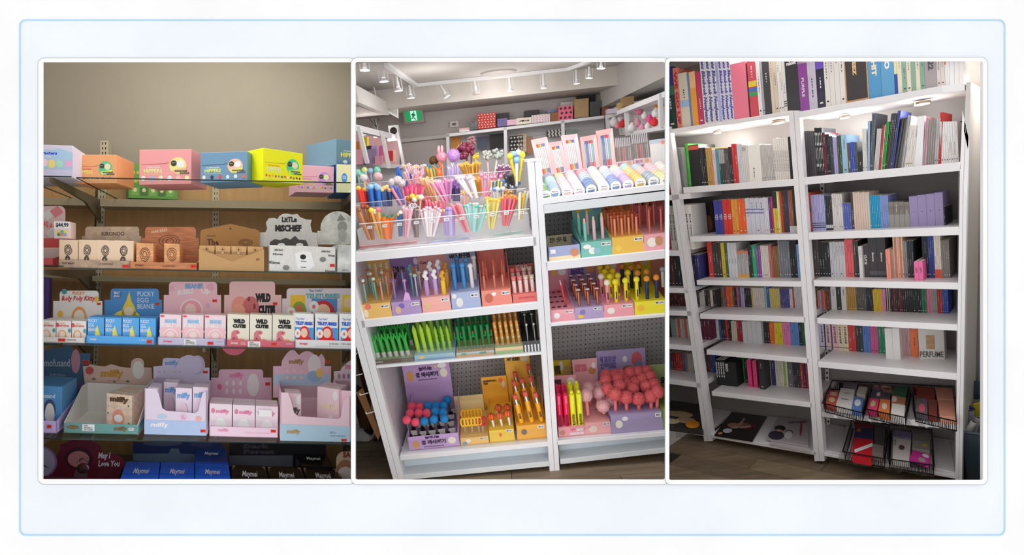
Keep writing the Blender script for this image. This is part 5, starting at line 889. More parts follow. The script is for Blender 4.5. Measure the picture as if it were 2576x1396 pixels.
t, q, hq, dk = ptray('salmon tray of square-capped boxes with a rounded title card', L2, 1291, 1352, 742, .03, .3, (224, 118, 112), (1284, 1345, 668), back_h=.7); text('고양이 발바닥 지우개', q, .25, .35, .9, .6, M((200, 80, 85), 'print'), t, B, 3); text('캣포우', hq, .3, .02, .8, .3, WT, t, B, 5)
for i in range(8):
    u, v = .12+.25*(i % 4), .1+.5*(i//4); c = [(235, 130, 130), (235, 130, 130), (225, 205, 180), (225, 205, 180)][i % 4]; pen('paw_pen', '%s paw-topped stick, %s in the salmon title tray' % (cname(c), nth(i+1)), dk(u, v), 32, 5, (238, 205, 200), ('paw', 6, c), 'paw-topped sticks')
# shelf L3 vegetables
def leek(t, b, tp, ax, rr): mb = MB(); [mb.cyl(tp-ax*rr*2, tp+ax*rr*4*(1-.3*abs(o_))+B.right*rr*o_*2, rr*.9, rr*.3, M((40, 165, 60), 'plastic'), 6) for o_ in (-1, 0, 1)]; mb.build('leaf', t, B); mb = MB(); mb.cyl(b, b+ax*(tp-b).length*.3, rr*1.05, rr*1.15, M((205, 210, 195), 'plastic'), 8); mb.build('white_end', t, B)
t, q, hq, dk = ptray('brown-fronted tray of green and white leek pens', L3, 942, 1041, 908, .03, .34, (96, 74, 54), (944, 1044, 812), col2=(122, 150, 146), back_h=0); critter(t, hq, [(.2, .3, .06, .05, (190, 205, 205)), (.75, .3, .07, .05, (200, 215, 210))])
s = MB(); s.add([dk(0, 0)+B.up*.002, dk(1, 0)+B.up*.002, dk(1, 1)+B.up*.002, dk(0, 1)+B.up*.002], [[0, 1, 2, 3]], M((130, 150, 110), 'card')); s.build('deck_print', t, B, closed=False); pricetag(t, q, .06, .3, .16)
for i in range(12): u, v = .09+.155*(i % 6), .12+.42*(i//6); pen('leek_pen', 'green leek pen with white end, %s row, %s from left' % (('front', 'back')[i//6], nth(i % 6+1)), dk(u, v), 48, 4.6, (50, 170, 62), None, 'leek pens', extra=leek, lean=(-.12, 0), taper=1.1)
def corn(t, b, tp, ax, rr): mb = MB(); mb.cyl(tp, tp+ax*rr*2.2, rr, rr*.2, M((170, 205, 50), 'plastic'), 8); mb.build('tip', t, B); mb = MB(); mb.cyl(b, tp-ax*rr*6-B.right*0, rr*.75, rr*.9, M((235, 180, 30), 'plastic'), 6); [mb.cyl(b+B.right*rr*o_, b+ax*(tp-b).length*.9+B.right*rr*o_*.7, rr*.25, rr*.2, M((235, 180, 30), 'plastic'), 5) for o_ in (-.3, .3)]; mb.build('yellow_end', t, B)
def bump(t, b, tp, ax, rr):
    mb = MB(); m = M((140, 190, 50), 'plastic'); mb.cyl(tp, tp+ax*rr*2.4, rr*.9, rr*.15, m, 8)
    for i_ in range(5): mb.ball(b+ax*(tp-b).length*(.2+.17*i_)+B.right*rr*(.7 if i_ % 2 else -.7), rr*.6, m, 7, 5)
    mb.build('pod', t, B)
t, q, hq, dk = ptray('pale blue fronted tray of corn and pea-pod pens', L3, 1044, 1146, 895, .03, .34, (150, 190, 210), (1046, 1142, 806), col2=(128, 170, 180), back_h=0); critter(t, q, [(.18, .4, .07, .25, (235, 200, 120)), (.5, .8, .5, .15, (100, 150, 190))]); pricetag(t, q, .82, .15, .12)
for i in range(6): u, v = .1+.17*(i % 3), .12+.42*(i//3); pen('corn_pen', 'yellow and lime corn pen, %s row, %s from left' % (('front', 'back')[i//3], nth(i % 3+1)), dk(u, v), 62, 5, (160, 200, 45), None, 'corn pens', extra=corn, lean=(-.08, 0), taper=1.15)
for i in range(6): u, v = .6+.145*(i % 3), .12+.42*(i//3); pen('pea_pen', 'lime pea-pod pen, %s row, %s from left' % (('front', 'back')[i//3], nth(i % 3+1)), dk(u, v), 56, 4, (140, 190, 50), None, 'pea-pod pens', extra=bump, lean=(-.06, 0))
def cact(t, b, tp, ax, rr): m = M((20, 125, 60), 'plastic'); mb = MB(); p = lp(b, tp, .55); sx = R.choice((-1, 1)); mb.tube([p, p+B.right*rr*2*sx, p+B.right*rr*2*sx+ax*rr*2.4], rr*.55, m, 6); mb.ball(tp, rr, m, 8, 6); mb.build('arm', t, B); mb = MB(); mb.ball(p+B.right*rr*2*sx+ax*rr*2.8, rr*.5, M((225, 60, 60), 'plastic'), 6, 5); mb.build('flower', t, B)
t, q, hq, dk = ptray('desert-print tray of dark green cactus pens', L3, 1149, 1244, 888, .03, .34, (206, 160, 110), (1148, 1238, 796), col2=(92, 124, 112), back_h=0); s = MB(); s.drect(q, 0, 0, 1, .4, M((170, 210, 215), 'print')); s.dell(q, .2, .4, .08, .2, M((80, 150, 100), 'print'), 12, .0014); s.dell(q, .7, .38, .1, .22, M((80, 150, 100), 'print'), 12, .0014); s.build('printed_artwork', t, B, closed=False); pricetag(t, q, .72, .05, .2)
for i in range(12): u, v = .1+.16*(i % 6), .12+.42*(i//6); pen('cactus_pen', 'dark green cactus pen, %s row, %s from left' % (('front', 'back')[i//6], nth(i % 6+1)), dk(u, v), 58, 4.2, (20, 125, 60), None, 'cactus pens', extra=cact, lean=(-.03, 0))
def bread(t, b, tp, ax, rr): mb = MB(); mb.ball(tp, rr, M((225, 150, 60), 'plastic'), 8, 6, sz=1.6, axes=(B.right, B.n, ax)); [mb.ball(lp(b, tp, z)+B.right*rr*.2-B.n*rr*.6, rr*.6, M((240, 205, 140), 'plastic'), 7, 5, sz=1.5, axes=(B.right, B.n, ax)) for z in (.35, .65, .9)]; mb.build('crust', t, B)
t, q, hq, dk = ptray('green picnic-print tray of golden baguette pens', L3, 1247, 1317, 876, .03, .34, (150, 190, 120), (1242, 1306, 790), col2=(200, 150, 100), back_h=0); s = MB(); s.drect(q, 0, 0, 1, .5, M((235, 200, 150), 'print')); s.build('printed_artwork', t, B, closed=False)
for i in range(10): u, v = .1+.2*(i % 5), .12+.42*(i//5); pen('bread_pen', 'golden baguette pen, %s row, %s from left' % (('front', 'back')[i//5], nth(i % 5+1)), dk(u, v), 56, 4.2, (215, 140, 60), None, 'baguette pens', extra=bread, lean=(-.05, 0))
t, q, hq, dk = ptray('black tray with white stripes holding silver spoon pens', L3, 1319, 1360, 868, .03, .3, (40, 38, 42), (1311, 1352, 782), col2=(34, 34, 40), back_h=0); s = MB(); [s.drect(q, .05+.2*i, 0, .14+.2*i, 1, WT) for i in range(5)]; s.build('printed_stripes', t, B, closed=False); text('Fork Spoon', hq, .15, .04, .7, .1, WT, t, B, 2)
for i in range(4): u, v = .3+.45*(i % 2), .1+.5*(i//2); pen('spoon_pen', 'silver spoon pen, %s in the black striped tray' % nth(i+1), dk(u, v), 44, 1.6, (170, 170, 172), ('ball', 4, (200, 200, 202), 'metal'), 'silver spoon pens', kind='metal')
# base left
t, q, hq, dk = ptray('purple box of pink and blue ball massagers with Korean lettering', L4, 1030, 1157, 1100, .05, .36, (190, 156, 206), (1033, 1148, 920), back_h=.55, open_=True); hq2 = [hq[0], hq[1], lp(hq[1], hq[2], .32), lp(hq[0], hq[3], .32)]
text('늘어나는', hq2, .34, .14, .62, .36, M((50, 30, 70), 'print'), t, B, 5); text('공 마사지기', hq2, .26, .44, .74, .72, M((50, 30, 70), 'print'), t, B, 6); critter(t, hq2, [(.14, .6, .08, .28, (205, 150, 90)), (.86, .55, .08, .25, (230, 225, 210)), (.7, .2, .03, .08, (240, 200, 80)), (.84, .16, .1, .14, (240, 238, 240))]); text('EXPANDABLE BALL MASSAGER', hq2, .3, .8, .7, .88, M((50, 30, 70), 'print'), t, B, 1)
text('늘어나는', q, .34, .04, .62, .24, M((50, 30, 70), 'print'), t, B, 5); text('공 마사지기', q, .26, .34, .74, .66, M((50, 30, 70), 'print'), t, B, 6); critter(t, q, [(.15, .6, .07, .28, (205, 150, 90)), (.86, .5, .08, .26, (230, 225, 210))]); text('EXPANDABLE BALL MASSAGER', q, .3, .76, .7, .86, M((50, 30, 70), 'print'), t, B, 1)
zz = lambda x, y: (880+x/3.988, 870+y/3.988)
kk = S4 and None
for i, (x, y, row, c) in enumerate([(570, 743, 0, 'p'), (658, 765, 0, 'p'), (748, 757, 0, 'b'), (843, 738, 0, 'b'), (948, 732, 0, 'b'), (603, 675, 1, 'p'), (690, 672, 1, 'p'), (773, 673, 1, 'p'), (855, 655, 1, 'b'), (935, 668, 1, 'b'), (620, 608, 2, 'p'), (702, 612, 2, 'p'), (783, 600, 2, 'b'), (862, 600, 2, 'b'), (940, 600, 2, 'b'), (975, 545, 3, 'b')]):
    k = .1+.09*row; X, Y_ = zz(x, y); c3 = B.pt(X, Y_, k); rr = pxr(c3, 10.8); col = (240, 82, 108) if c == 'p' else (30, 128, 196)
    base = L4.at(X+15, k+.03)+B.up*.012; t = thing('ball_massager', '%s ball on a silver rod, %s row, %s from left' % (('pink', 'blue')[c == 'b'], ('front', 'second', 'third', 'rear')[row], nth([0, 5, 10, 15].index([0, 5, 10, 15][row])*0+i-[0, 5, 10, 15][row]+1)), 'massager', base, 'ball massagers in the purple box')
    mb = MB(); mb.ball(c3, rr, M(col, 'matte'), 20, 14); mb.build('ball', t, B); mb = MB(); mb.cyl(c3, lp(c3, base, .7), .008, .008, M((170, 165, 160), 'metal'), 8); mb.build('rod', t, B); mb = MB(); mb.cyl(lp(c3, base, .62), base, .013, .013, BK, 8); mb.build('grip', t, B)
    a = lp(c3, base, .5); mb = MB(); mb.prism([a, a+B.right*.05, a+B.right*.045-B.up*.03, a-B.up*.03-B.right*.005], B.n*.002, M((215, 212, 200), 'print')); mb.build('paper_tag', t, B)
t, q, hq, dk = ptray('small yellow tray of mini scissors with plain back card', L4, 1160, 1231, 1103, .05, .3, (236, 190, 110), (1150, 1222, 998), col2=(228, 208, 150), back_h=.45); pricetag(t, q); critter(t, q, [(.28, .4, .09, .25, (235, 230, 225)), (.14, .7, .1, .2, (110, 150, 190))])
def scis(lbl, b, col, h):
    t = thing('mini_scissors', lbl, 'scissors', b, 'mini scissors'); s_ = pxr(b, 1); tp = b+B.up*h*s_; m = M(col, 'plastic'); [(lambda mb: (mb.ring(tp-B.up*s_*0+B.right*s_*4.2*o_, B.right*.45, B.up, s_*11, s_*2.7, m, 14), mb.build('handle', t, B)))(MB()) for o_ in (-1, 1)]
    for o_ in (-1, 1): mb = MB(); mb.prism([tp-B.up*s_*10+B.right*s_*2*o_, tp-B.up*s_*10-B.right*s_*1*o_, b-B.right*s_*.5*o_, b+B.right*s_*1.5*o_], B.n*.003, M((190, 188, 186), 'metal')); mb.build('blade', t, B)
for i in range(6): scis('yellow-handled mini scissors, %s row, %s from left' % (('front', 'back')[i//3], nth(i % 3+1)), dk(.2+.24*(i % 3), .12+.3*(i//3)), (240, 180, 30), 34)
scis('red-handled mini scissors at the right of the yellow tray', dk(.82, .12), (200, 25, 40), 32)
t, q, hq, dk = ptray('orange-yellow tray of basketball pens with tall back card', L4, 1233, 1296, 1084, .05, .32, (242, 196, 66), (1222, 1284, 950), col2=(240, 168, 40), back_h=.5); text('BASKETBALL\nPEN', hq, .08, .07, .62, .18, BK, t, B, 5); critter(t, hq, [(.76, .1, .09, .06, (225, 110, 50)), (.86, .2, .08, .08, (230, 200, 170))]); critter(t, q, [(.45, .4, .06, .16, (225, 110, 50))]); pricetag(t, q, .68, .02, .25)
for i, (x, y, row) in enumerate([(1236, 1048, 0), (1257, 1045, 0), (1277, 1040, 0), (1254, 1026, 1), (1276, 1025, 1)]):
    k = .1+.1*row; c3 = B.pt(x, y, k); b = dk(.22+.32*(i if row == 0 else i-2.7), .12+.35*row); rr = pxr(c3, 9.5); t = thing('basketball_pen', 'orange basketball pen wrapped in film, %s row, %s from left' % (('front', 'back')[row], nth(i+1-3*row)), 'pen', b, 'basketball pens')
    mb = MB(); mb.ball(c3, rr, M((236, 98, 40), 'gloss'), 16, 10); mb.build('ball', t, B); mb = MB(); mb.ring(c3, B.right, B.up, rr*1.0, rr*.06, BK, 16); mb.ring(c3, B.right*.1+B.n, B.up, rr*1.0, rr*.06, BK, 16); mb.ring(c3, B.right*.6-B.n*.8, B.up, rr*1.0, rr*.06, BK, 16); mb.build('seam', t, B); mb = MB(); mb.cyl(c3, b, .009, .007, M((225, 215, 200), 'wrap'), 7); mb.build('barrel', t, B)
t, q, hq, dk = ptray('orange tray of giant pencil pens with tall back card', L4, 1302, 1377, 1072, .05, .34, (240, 172, 62), (1284, 1346, 898), col2=(246, 178, 60), back_h=.62); text('거대 연필펜!', hq, .08, .02, .6, .08, BK, t, B, 5); critter(t, hq, [(.78, .06, .16, .05, (220, 200, 170))]); critter(t, q, [(.25, .45, .1, .2, (110, 100, 90))]); pricetag(t, q, .72, .08, .2)
def pcl(t, b, tp, ax, rr): mb = MB(); mb.cyl(tp, tp+ax*rr*2.2, rr*.98, rr*.98, M((185, 165, 140), 'metal'), 8); mb.build('ferrule', t, B); mb = MB(); mb.cyl(tp+ax*rr*2.2, tp+ax*rr*4, rr*.95, rr*.9, M((215, 95, 80), 'matte'), 10); mb.build('eraser', t, B); qq = [tp-B.right*rr*.6-B.n*rr, tp+B.right*rr*.6-B.n*rr, b+B.right*rr*.6-B.n*rr, b-B.right*rr*.6-B.n*rr]; text('SUPER', qq, .15, .45, .85, .75, BK, t, B, 2, rot=1)
for i, (u, v, h) in enumerate([(.2, .1, 70), (.55, .1, 76), (.88, .1, 70), (.24, .5, 74), (.52, .52, 78), (.82, .52, 80), (.3, .85, 72), (.84, .85, 88)]): pen('pencil_pen', 'giant orange pencil pen with red eraser, %s row, %s from left' % (('front', 'middle', 'rear')[0 if i < 3 else 1 if i < 6 else 2], nth([1, 2, 3, 1, 2, 3, 1, 2][i])), dk(u, v), h-18, 6.5, (245, 166, 30), None, 'giant pencil pens', extra=pcl, lean=(-.13, 0))
# base right
t, q, hq, dk = ptray('yellow back-row highlighter tray behind the pink one', R4, 1398, 1450, 1040, .3, .14, (216, 190, 40), (1396, 1445, 908), back_h=.3); text('왕 형광펜', hq, .02, .1, .45, .3, BK, t, B, 5); critter(t, hq, [(.75, .25, .14, .14, (200, 160, 120)), (.5, .12, .1, .1, (240, 240, 235))])
for i in range(2): pen('highlighter', 'yellow highlighter with duck-like knob, %s in the back tray' % nth(i+1), dk(.45+.35*i, .3), 60, 6, (225, 220, 30), ('ball', 5, (235, 225, 40)), 'back-row highlighters')
t, q, hq, dk = ptray('pink tray of jumbo highlighters with BIG lettering', R4, 1406, 1473, 1076, .04, .2, (240, 158, 170), (1396, 1457, 947), back_h=.3); text('BIG', q, .68, .22, .92, .48, WT, t, B, 6); text('HIGHLIGHTER', q, .42, .58, .95, .85, WT, t, B, 5); critter(t, q, [(.16, .55, .1, .25, (190, 130, 100)), (.55, .3, .1, .14, (230, 110, 140))]); text('왕 형광펜', hq, .0, .07, .4, .2, BK, t, B, 5); critter(t, hq, [(.78, .14, .16, .1, (235, 232, 220))])
def hl(t, b, tp, ax, rr): qq = [tp-B.right*rr-B.n*rr*1.05, tp+B.right*rr-B.n*rr*1.05, b+B.right*rr-B.n*rr*1.05, b-B.right*rr-B.n*rr*1.05]; text('HIGHLIGHTER', qq, .2, .62, .7, .98, BK, t, B, 3, rot=1); mb = MB(); mb.prism([tp-B.n*rr*1.1-B.right*rr*.4-ax*rr*3, tp-B.n*rr*1.1+B.right*rr*.4-ax*rr*3, tp-B.n*rr*1.1+B.right*rr*.4, tp-B.n*rr*1.1-B.right*rr*.4], -B.n*rr*.2, M((250, 240, 60) if 'yellow' in t['label'] else (240, 40, 110), 'plastic')); mb.build('clip', t, B)
for i, (u, v, c) in enumerate([(.12, .1, 0), (.38, .1, 0), (.62, .1, 1), (.88, .1, 1), (.14, .6, 0), (.38, .6, 0), (.64, .6, 1), (.9, .6, 1)]): pen('highlighter', 'jumbo %s highlighter, %s row, %s from left' % (('hot pink', 'yellow')[c], ('front', 'back')[i//4], nth(i % 4+1)), dk(u, v), 84, 7.2, [(235, 20, 90), (240, 236, 30)][c], ('ball', 5, [(235, 20, 90), (240, 230, 60)][c]) if c else ('cap', 2, (225, 20, 85)), 'jumbo highlighters', extra=hl)
t, q, hq, dk = ptray('pink tray of pale pink pompom pens', R4, 1473, 1539, 1066, .04, .33, (240, 170, 172), (1449, 1510, 905), col2=(238, 172, 178), back_h=.42); text('보송보송\n폼폼 볼펜', hq, .08, .09, .58, .24, M((220, 110, 130), 'print'), t, B, 6); critter(t, hq, [(.78, .24, .16, .07, (200, 140, 90)), (.85, .14, .08, .06, (240, 235, 232))]); critter(t, q, [(.3, .5, .16, .3, (230, 215, 200)), (.15, .3, .08, .1, (240, 150, 160))]); pricetag(t, q, .7, .04, .25)
# pompom shared mesh
def pompom_mesh(name, col):
    mb = MB(); m = M(col, 'fur'); mb.ball(V((0, 0, 0)), .86, m, 16, 12); rr = random.Random(3)
    for i in range(900):
        z = rr.uniform(-1, 1); a = rr.uniform(0, 6.283); s_ = math.sqrt(1-z*z); d = V((s_*math.cos(a), s_*math.sin(a), z)); t_ = d.orthogonal().normalized(); t_.rotate(__import__('mathutils').Quaternion(d, rr.uniform(0, 6.28))); l_ = rr.uniform(.96, 1.08)
        mb.add([d*.8+t_*.05, d*.8-t_*.05, d*l_+V((rr.uniform(-.05, .05), 0, rr.uniform(-.05, .05)))], [[0, 1, 2]], m, True)
    me = bpy.data.meshes.new(name); me.from_pydata(mb.v, [], mb.f); me.materials.append(m); me.polygons.foreach_set('use_smooth', [True]*len(mb.f)); return me
PM = {}
def pompom(parent, c3, rr, col, name='pompom'):
    if px(c3)[0]+rr*F/c3.y > B.hi-1: c3 = c3-B.right*((px(c3)[0]+rr*F/c3.y-B.hi+2)*c3.y/F)
    if col not in PM: PM[col] = pompom_mesh(name, col)
    o = bpy.data.objects.new(name, PM[col]); COL.objects.link(o); o.parent = parent; o.location = c3-V(parent.location); o.scale = (rr,)*3; o.rotation_euler = (R.random()*6, R.random()*6, R.random()*6)
z8 = lambda x, y: (1250+x/3.245, 790+y/3.245)
def ppen(lbl, x, y, r, k, bx, S, col, stem, group, lift=.1):
    X, Y_ = z8(x, y); c3 = B.pt(X, Y_, k); b = S.at(bx, k)+B.up*lift; t = thing('pompom_pen', lbl, 'pen', b, group); mb = MB(); mb.cyl(b, c3, .011, .011, M(stem, 'plastic'), 8); mb.build('barrel', t, B); pompom(t, c3, pxr(c3, r), col)
for i, (x, y, k, bx) in enumerate([(868, 752, .1, 1522), (925, 708, .16, 1520), (728, 665, .1, 1482), (838, 648, .18, 1504), (745, 605, .24, 1488), (838, 600, .28, 1508)]): ppen('pale pink pompom pen, %s from the front of the pink pompom tray' % nth(i+1), x, y, 17, k, bx, R4, (240, 186, 190), (235, 140, 130), 'pale pink pompom pens')
t, q, hq, dk = ptray('wide purple tray of coral pompom pens with Korean lettering', R4, 1538, 1668, 1046, .03, .4, (160, 146, 186), (1508, 1629, 884), col2=(176, 162, 208), back_h=.3); text('하트모양\n인형볼펜', hq, .07, .1, .4, .34, M((120, 105, 170), 'print'), t, B, 6); critter(t, hq, [(.82, .2, .11, .14, (215, 100, 110)), (.86, .32, .07, .1, (120, 150, 185)), (.63, .36, .1, .06, (160, 110, 80)), (.58, .18, .05, .06, (235, 232, 235))]); critter(t, q, [(.16, .5, .07, .22, (235, 230, 215)), (.28, .22, .06, .12, (225, 222, 230))]); pricetag(t, q, .86, .04, .11)
cor = [(1055, 680, 0), (1155, 692, 0), (1255, 670, 0), (1310, 635, 0), (965, 655, 0), (905, 610, .5), (1000, 585, .5), (1110, 610, .5), (1220, 590, .5), (1285, 575, .5), (890, 540, 1), (985, 535, 1), (1060, 575, 1), (1130, 560, 1), (1190, 530, 1), (1250, 510, 1), (890, 500, 1.5), (960, 500, 1.5), (1050, 525, 1.5), (1110, 520, 1.5), (1085, 480, 1.5), (1155, 470, 1.5), (1220, 465, 1.5), (1005, 495, 1.6)]
for i, (x, y, rw) in enumerate(cor): X, Y_ = z8(x, y); ppen('coral pompom pen, %s counting from the front of the purple tray' % nth(i+1), x, y, 17.5 if rw < .5 else 16, .08+.14*rw, min(X+4, 1655), R4, (226, 112, 116), (225, 120, 120), 'coral pompom pens', .1)
t, q, hq, dk = ptray('green tray edge of yellow flower pens at the right partition', R4, 1668, 1720, 1030, .03, .3, (120, 150, 50), (1640, 1720, 918), col2=(168, 190, 130), back_h=.4); text('오', hq, .3, .3, .45, .45, BK, t, B, 5)
# shelf R2
t, q, hq, dk = ptray('open empty carton with blue front and cream lid, left end of upper right shelf', R2, 1382, 1461, 622, .03, .3, (160, 170, 208), (1378, 1448, 594), back_h=.85, open_=True, col2=(238, 216, 170)); s = MB(); s.drect(q, 0, .72, 1, 1, M((240, 216, 178), 'print')); s.drect(q, .06, .2, .22, .5, WT, .001); s.dell(q, .82, .55, .13, .3, M((205, 140, 105), 'print'), 14, .002); s.build('printed_artwork', t, B, closed=False); text('고양이 · 스티커 · 메모', hq, .1, .12, .7, .5, BK, t, B, 3)
t, q, hq, dk = ptray('teal pen tray with two pink and one teal square pens', R2, 1463, 1541, 611, .03, .33, (122, 190, 178), (1446, 1521, 519), col2=(128, 190, 185), back_h=.75); pricetag(t, q, .66, .12, .3); critter(t, q, [(.36, .6, .12, .24, (240, 238, 232)), (.52, .62, .12, .22, (140, 190, 200)), (.2, .3, .13, .16, (240, 238, 236))]); critter(t, hq, [(.2, .12, .08, .06, (240, 195, 80)), (.5, .12, .1, .06, (235, 185, 70)), (.8, .08, .14, .1, (120, 160, 190))])
for i, (u, v, c, h) in enumerate([(.2, .1, (120, 200, 185), 46), (.14, .5, (120, 200, 185), 46), (.5, .12, (238, 178, 185), 48), (.44, .55, (238, 178, 185), 50), (.78, .15, (236, 180, 188), 54)]): pen('square_pen', '%s square pen with peach tip, %s in the teal tray' % (cname(c), nth(i+1)), dk(u, v), h, 4.2, c, ('cap', 5, (240, 195, 160)), 'square pens in the teal tray')
t, q, hq, dk = ptray('mustard yellow tray of rose-gold ballpoint pens with lettering', R2, 1541, 1621, 599, .03, .33, (232, 186, 80), (1522, 1594, 508), col2=(226, 174, 70), back_h=.6); pricetag(t, q, .7, .1, .26); text('BALLPOINT\nPEN', hq, .05, .04, .58, .24, BK, t, B, 6); critter(t, hq, [(.8, .16, .14, .1, (180, 110, 70))]); critter(t, q, [(.2, .65, .1, .2, (240, 200, 90))])
n = 0
for v in (.1, .35, .6, .85):
    for u in (.16, .38, .6, .84):
        n += 1
        if n < 16: pen('pen', 'rose-gold pen with knotted wire topper, %s in the mustard tray' % nth(n), dk(u, v), 44, 3, (240, 140, 105), ('bow', 6, (205, 95, 60), 'metal'), 'rose-gold wire pens')
t, q, hq, dk = ptray('pink tray of copper pens on the upper right shelf', R2, 1621, 1720, 591, .03, .33, (234, 168, 176), (1595, 1700, 500), col2=(218, 130, 150), back_h=.6); text('하트펜', hq, .05, .02, .5, .2, BK, t, B, 6); critter(t, hq, [(.62, .12, .1, .1, (190, 100, 90))]); critter(t, q, [(.2, .5, .12, .3, (240, 236, 225)), (.38, .45, .1, .3, (195, 140, 100)), (.6, .6, .07, .14, (240, 210, 80))])
for i, (u, v) in enumerate([(.2, .1), (.5, .1), (.12, .5), (.32, .5), (.5, .5), (.3, .85), (.08, .85), (.5, .85)]): pen('pen', 'slim copper pen with wire topper, %s in the pink upper tray' % nth(i+1), dk(u, v), 58, 2.4, (222, 110, 80), ('bow', 5, (210, 120, 80), 'metal'), 'slim copper pens')
# shelf R3
t, q, hq, dk = ptray('pink tray with holes holding a single pen', R3, 1387, 1447, 781, .03, .36, (240, 160, 172), (1378, 1434, 678), back_h=.7); pricetag(t, q, .62, .12, .3); critter(t, q, [(.25, .5, .13, .26, (240, 236, 232))]); critter(t, hq, [(.4, .12, .12, .08, (240, 200, 80)), (.75, .1, .18, .1, (238, 235, 232))])
s = MB(); [s.add([dk(.18+.24*a_, .12+.25*b_)+B.right*.012*math.cos(j*.785)+B.n*.012*math.sin(j*.785)+B.up*.003 for j in range(8)], [list(range(8))], M((120, 30, 50), 'print')) for a_ in range(3) for b_ in range(4)]; s.build('pen_hole', t, B, closed=False, kind='stuff')
pen('pen', 'single pink and red pen with silver middle standing in the pink holed tray', dk(.72, .15), 56, 2.6, (214, 60, 70), ('cap', 6, (240, 170, 185)), lean=(-.16, 0))
t, q, hq, dk = ptray('lilac tray of gem-topped copper pens', R3, 1447, 1520, 775, .03, .36, (176, 156, 196), (1434, 1503, 669), col2=(160, 136, 184), back_h=.55); pricetag(t, q, .66, .08, .26); critter(t, q, [(.28, .4, .1, .2, (130, 120, 180)), (.2, .75, .1, .16, (240, 190, 70))]); text('보석펜', hq, .1, .08, .58, .26, M((90, 60, 130), 'print'), t, B, 8); critter(t, hq, [(.82, .12, .14, .12, (205, 140, 80))])
n = 0
for v in (.08, .32, .56, .8):
    for u in (.2, .52, .84): n += 1; pen('pen', 'copper pen with clear gem topper, %s in the lilac tray' % nth(n), dk(u, v), 36, 3, (200, 130, 95), ('gem', 6.5, (225, 205, 200), 'gloss'), 'gem-topped pens', kind='metal')
t, q, hq, dk = ptray('pink tray of yellow and pink round-headed pens', R3, 1520, 1596, 768, .03, .36, (240, 158, 168), (1504, 1571, 662), back_h=.55); pricetag(t, q, .6, .08, .34); critter(t, q, [(.24, .5, .13, .26, (238, 228, 218))]); critter(t, hq, [(.3, .1, .14, .1, (200, 150, 120)), (.62, .1, .16, .1, (238, 230, 228))])
def slots(t, b, tp, ax, rr): mb = MB(); a = lp(b, tp, .2)-B.n*rr*1.02; c = lp(b, tp, .6)-B.n*rr*1.02; mb.prism([a-B.right*rr*.3, a+B.right*rr*.3, c+B.right*rr*.3, c-B.right*rr*.3], -B.n*.001, BK); mb.build('refill_slot', t, B)
for i, (u, v, c, tc) in enumerate([(.2, .1, (240, 140, 170), (238, 230, 210)), (.14, .4, (240, 140, 170), (238, 230, 210)), (.48, .1, (240, 215, 30), (250, 220, 40)), (.42, .36, (240, 215, 30), (250, 220, 40)), (.36, .62, (240, 215, 30), (245, 210, 40)), (.3, .85, (240, 215, 30), (240, 205, 40)), (.82, .12, (240, 215, 30), (250, 220, 40)), (.7, .38, (240, 215, 30), (250, 220, 40)), (.64, .62, (240, 215, 30), (245, 210, 40)), (.58, .85, (240, 215, 30), (240, 205, 40))]): pen('round_head_pen', '%s pen with round head, %s in the pink round-head tray' % (cname(c), nth(i+1)), dk(u, v), 46, 4.6, c, ('ball', 8, tc), 'round-headed pens', extra=slots)
t, q, hq, dk = ptray('yellow tray of navy and yellow round-headed pens', R3, 1597, 1676, 760, .03, .36, (244, 222, 50), (1571, 1640, 655), col2=(220, 200, 44), back_h=.55); pricetag(t, q, .66, .08, .28); critter(t, q, [(.2, .5, .12, .24, (245, 185, 60))]); critter(t, hq, [(.5, .08, .12, .08, (225, 130, 80)), (.8, .08, .12, .08, (220, 190, 150))])
for i, (u, v, c, tc) in enumerate([(.16, .1, (240, 215, 30), (250, 220, 40)), (.06, .45, (240, 215, 30), (245, 215, 40)), (.48, .1, (30, 52, 105), (225, 150, 50)), (.36, .4, (30, 52, 105), (225, 150, 50)), (.3, .7, (30, 52, 105), (220, 140, 60)), (.8, .12, (30, 52, 105), (225, 150, 50)), (.66, .42, (30, 52, 105), (225, 150, 50)), (.58, .72, (30, 52, 105), (225, 145, 55)), (.04, .8, (30, 52, 105), (215, 130, 50))]): pen('round_head_pen', '%s pen with round head, %s in the yellow tray' % (cname(c), nth(i+1)), dk(u, v), 46, 4.6, c, ('ball', 8, tc), 'navy and yellow round-headed pens', extra=slots)
t, q, hq, dk = ptray('salmon tray cut off by the right partition', R3, 1677, 1740, 752, .2, .2, (226, 150, 130), (1636, 1720, 652), back_h=.4); pen('pen', 'white capped pen with grey head in the salmon tray at the partition', B.pt(1668, 722, .15)-B.up*.0, 40, 4, (235, 235, 235), ('ball', 7, (170, 185, 195)))
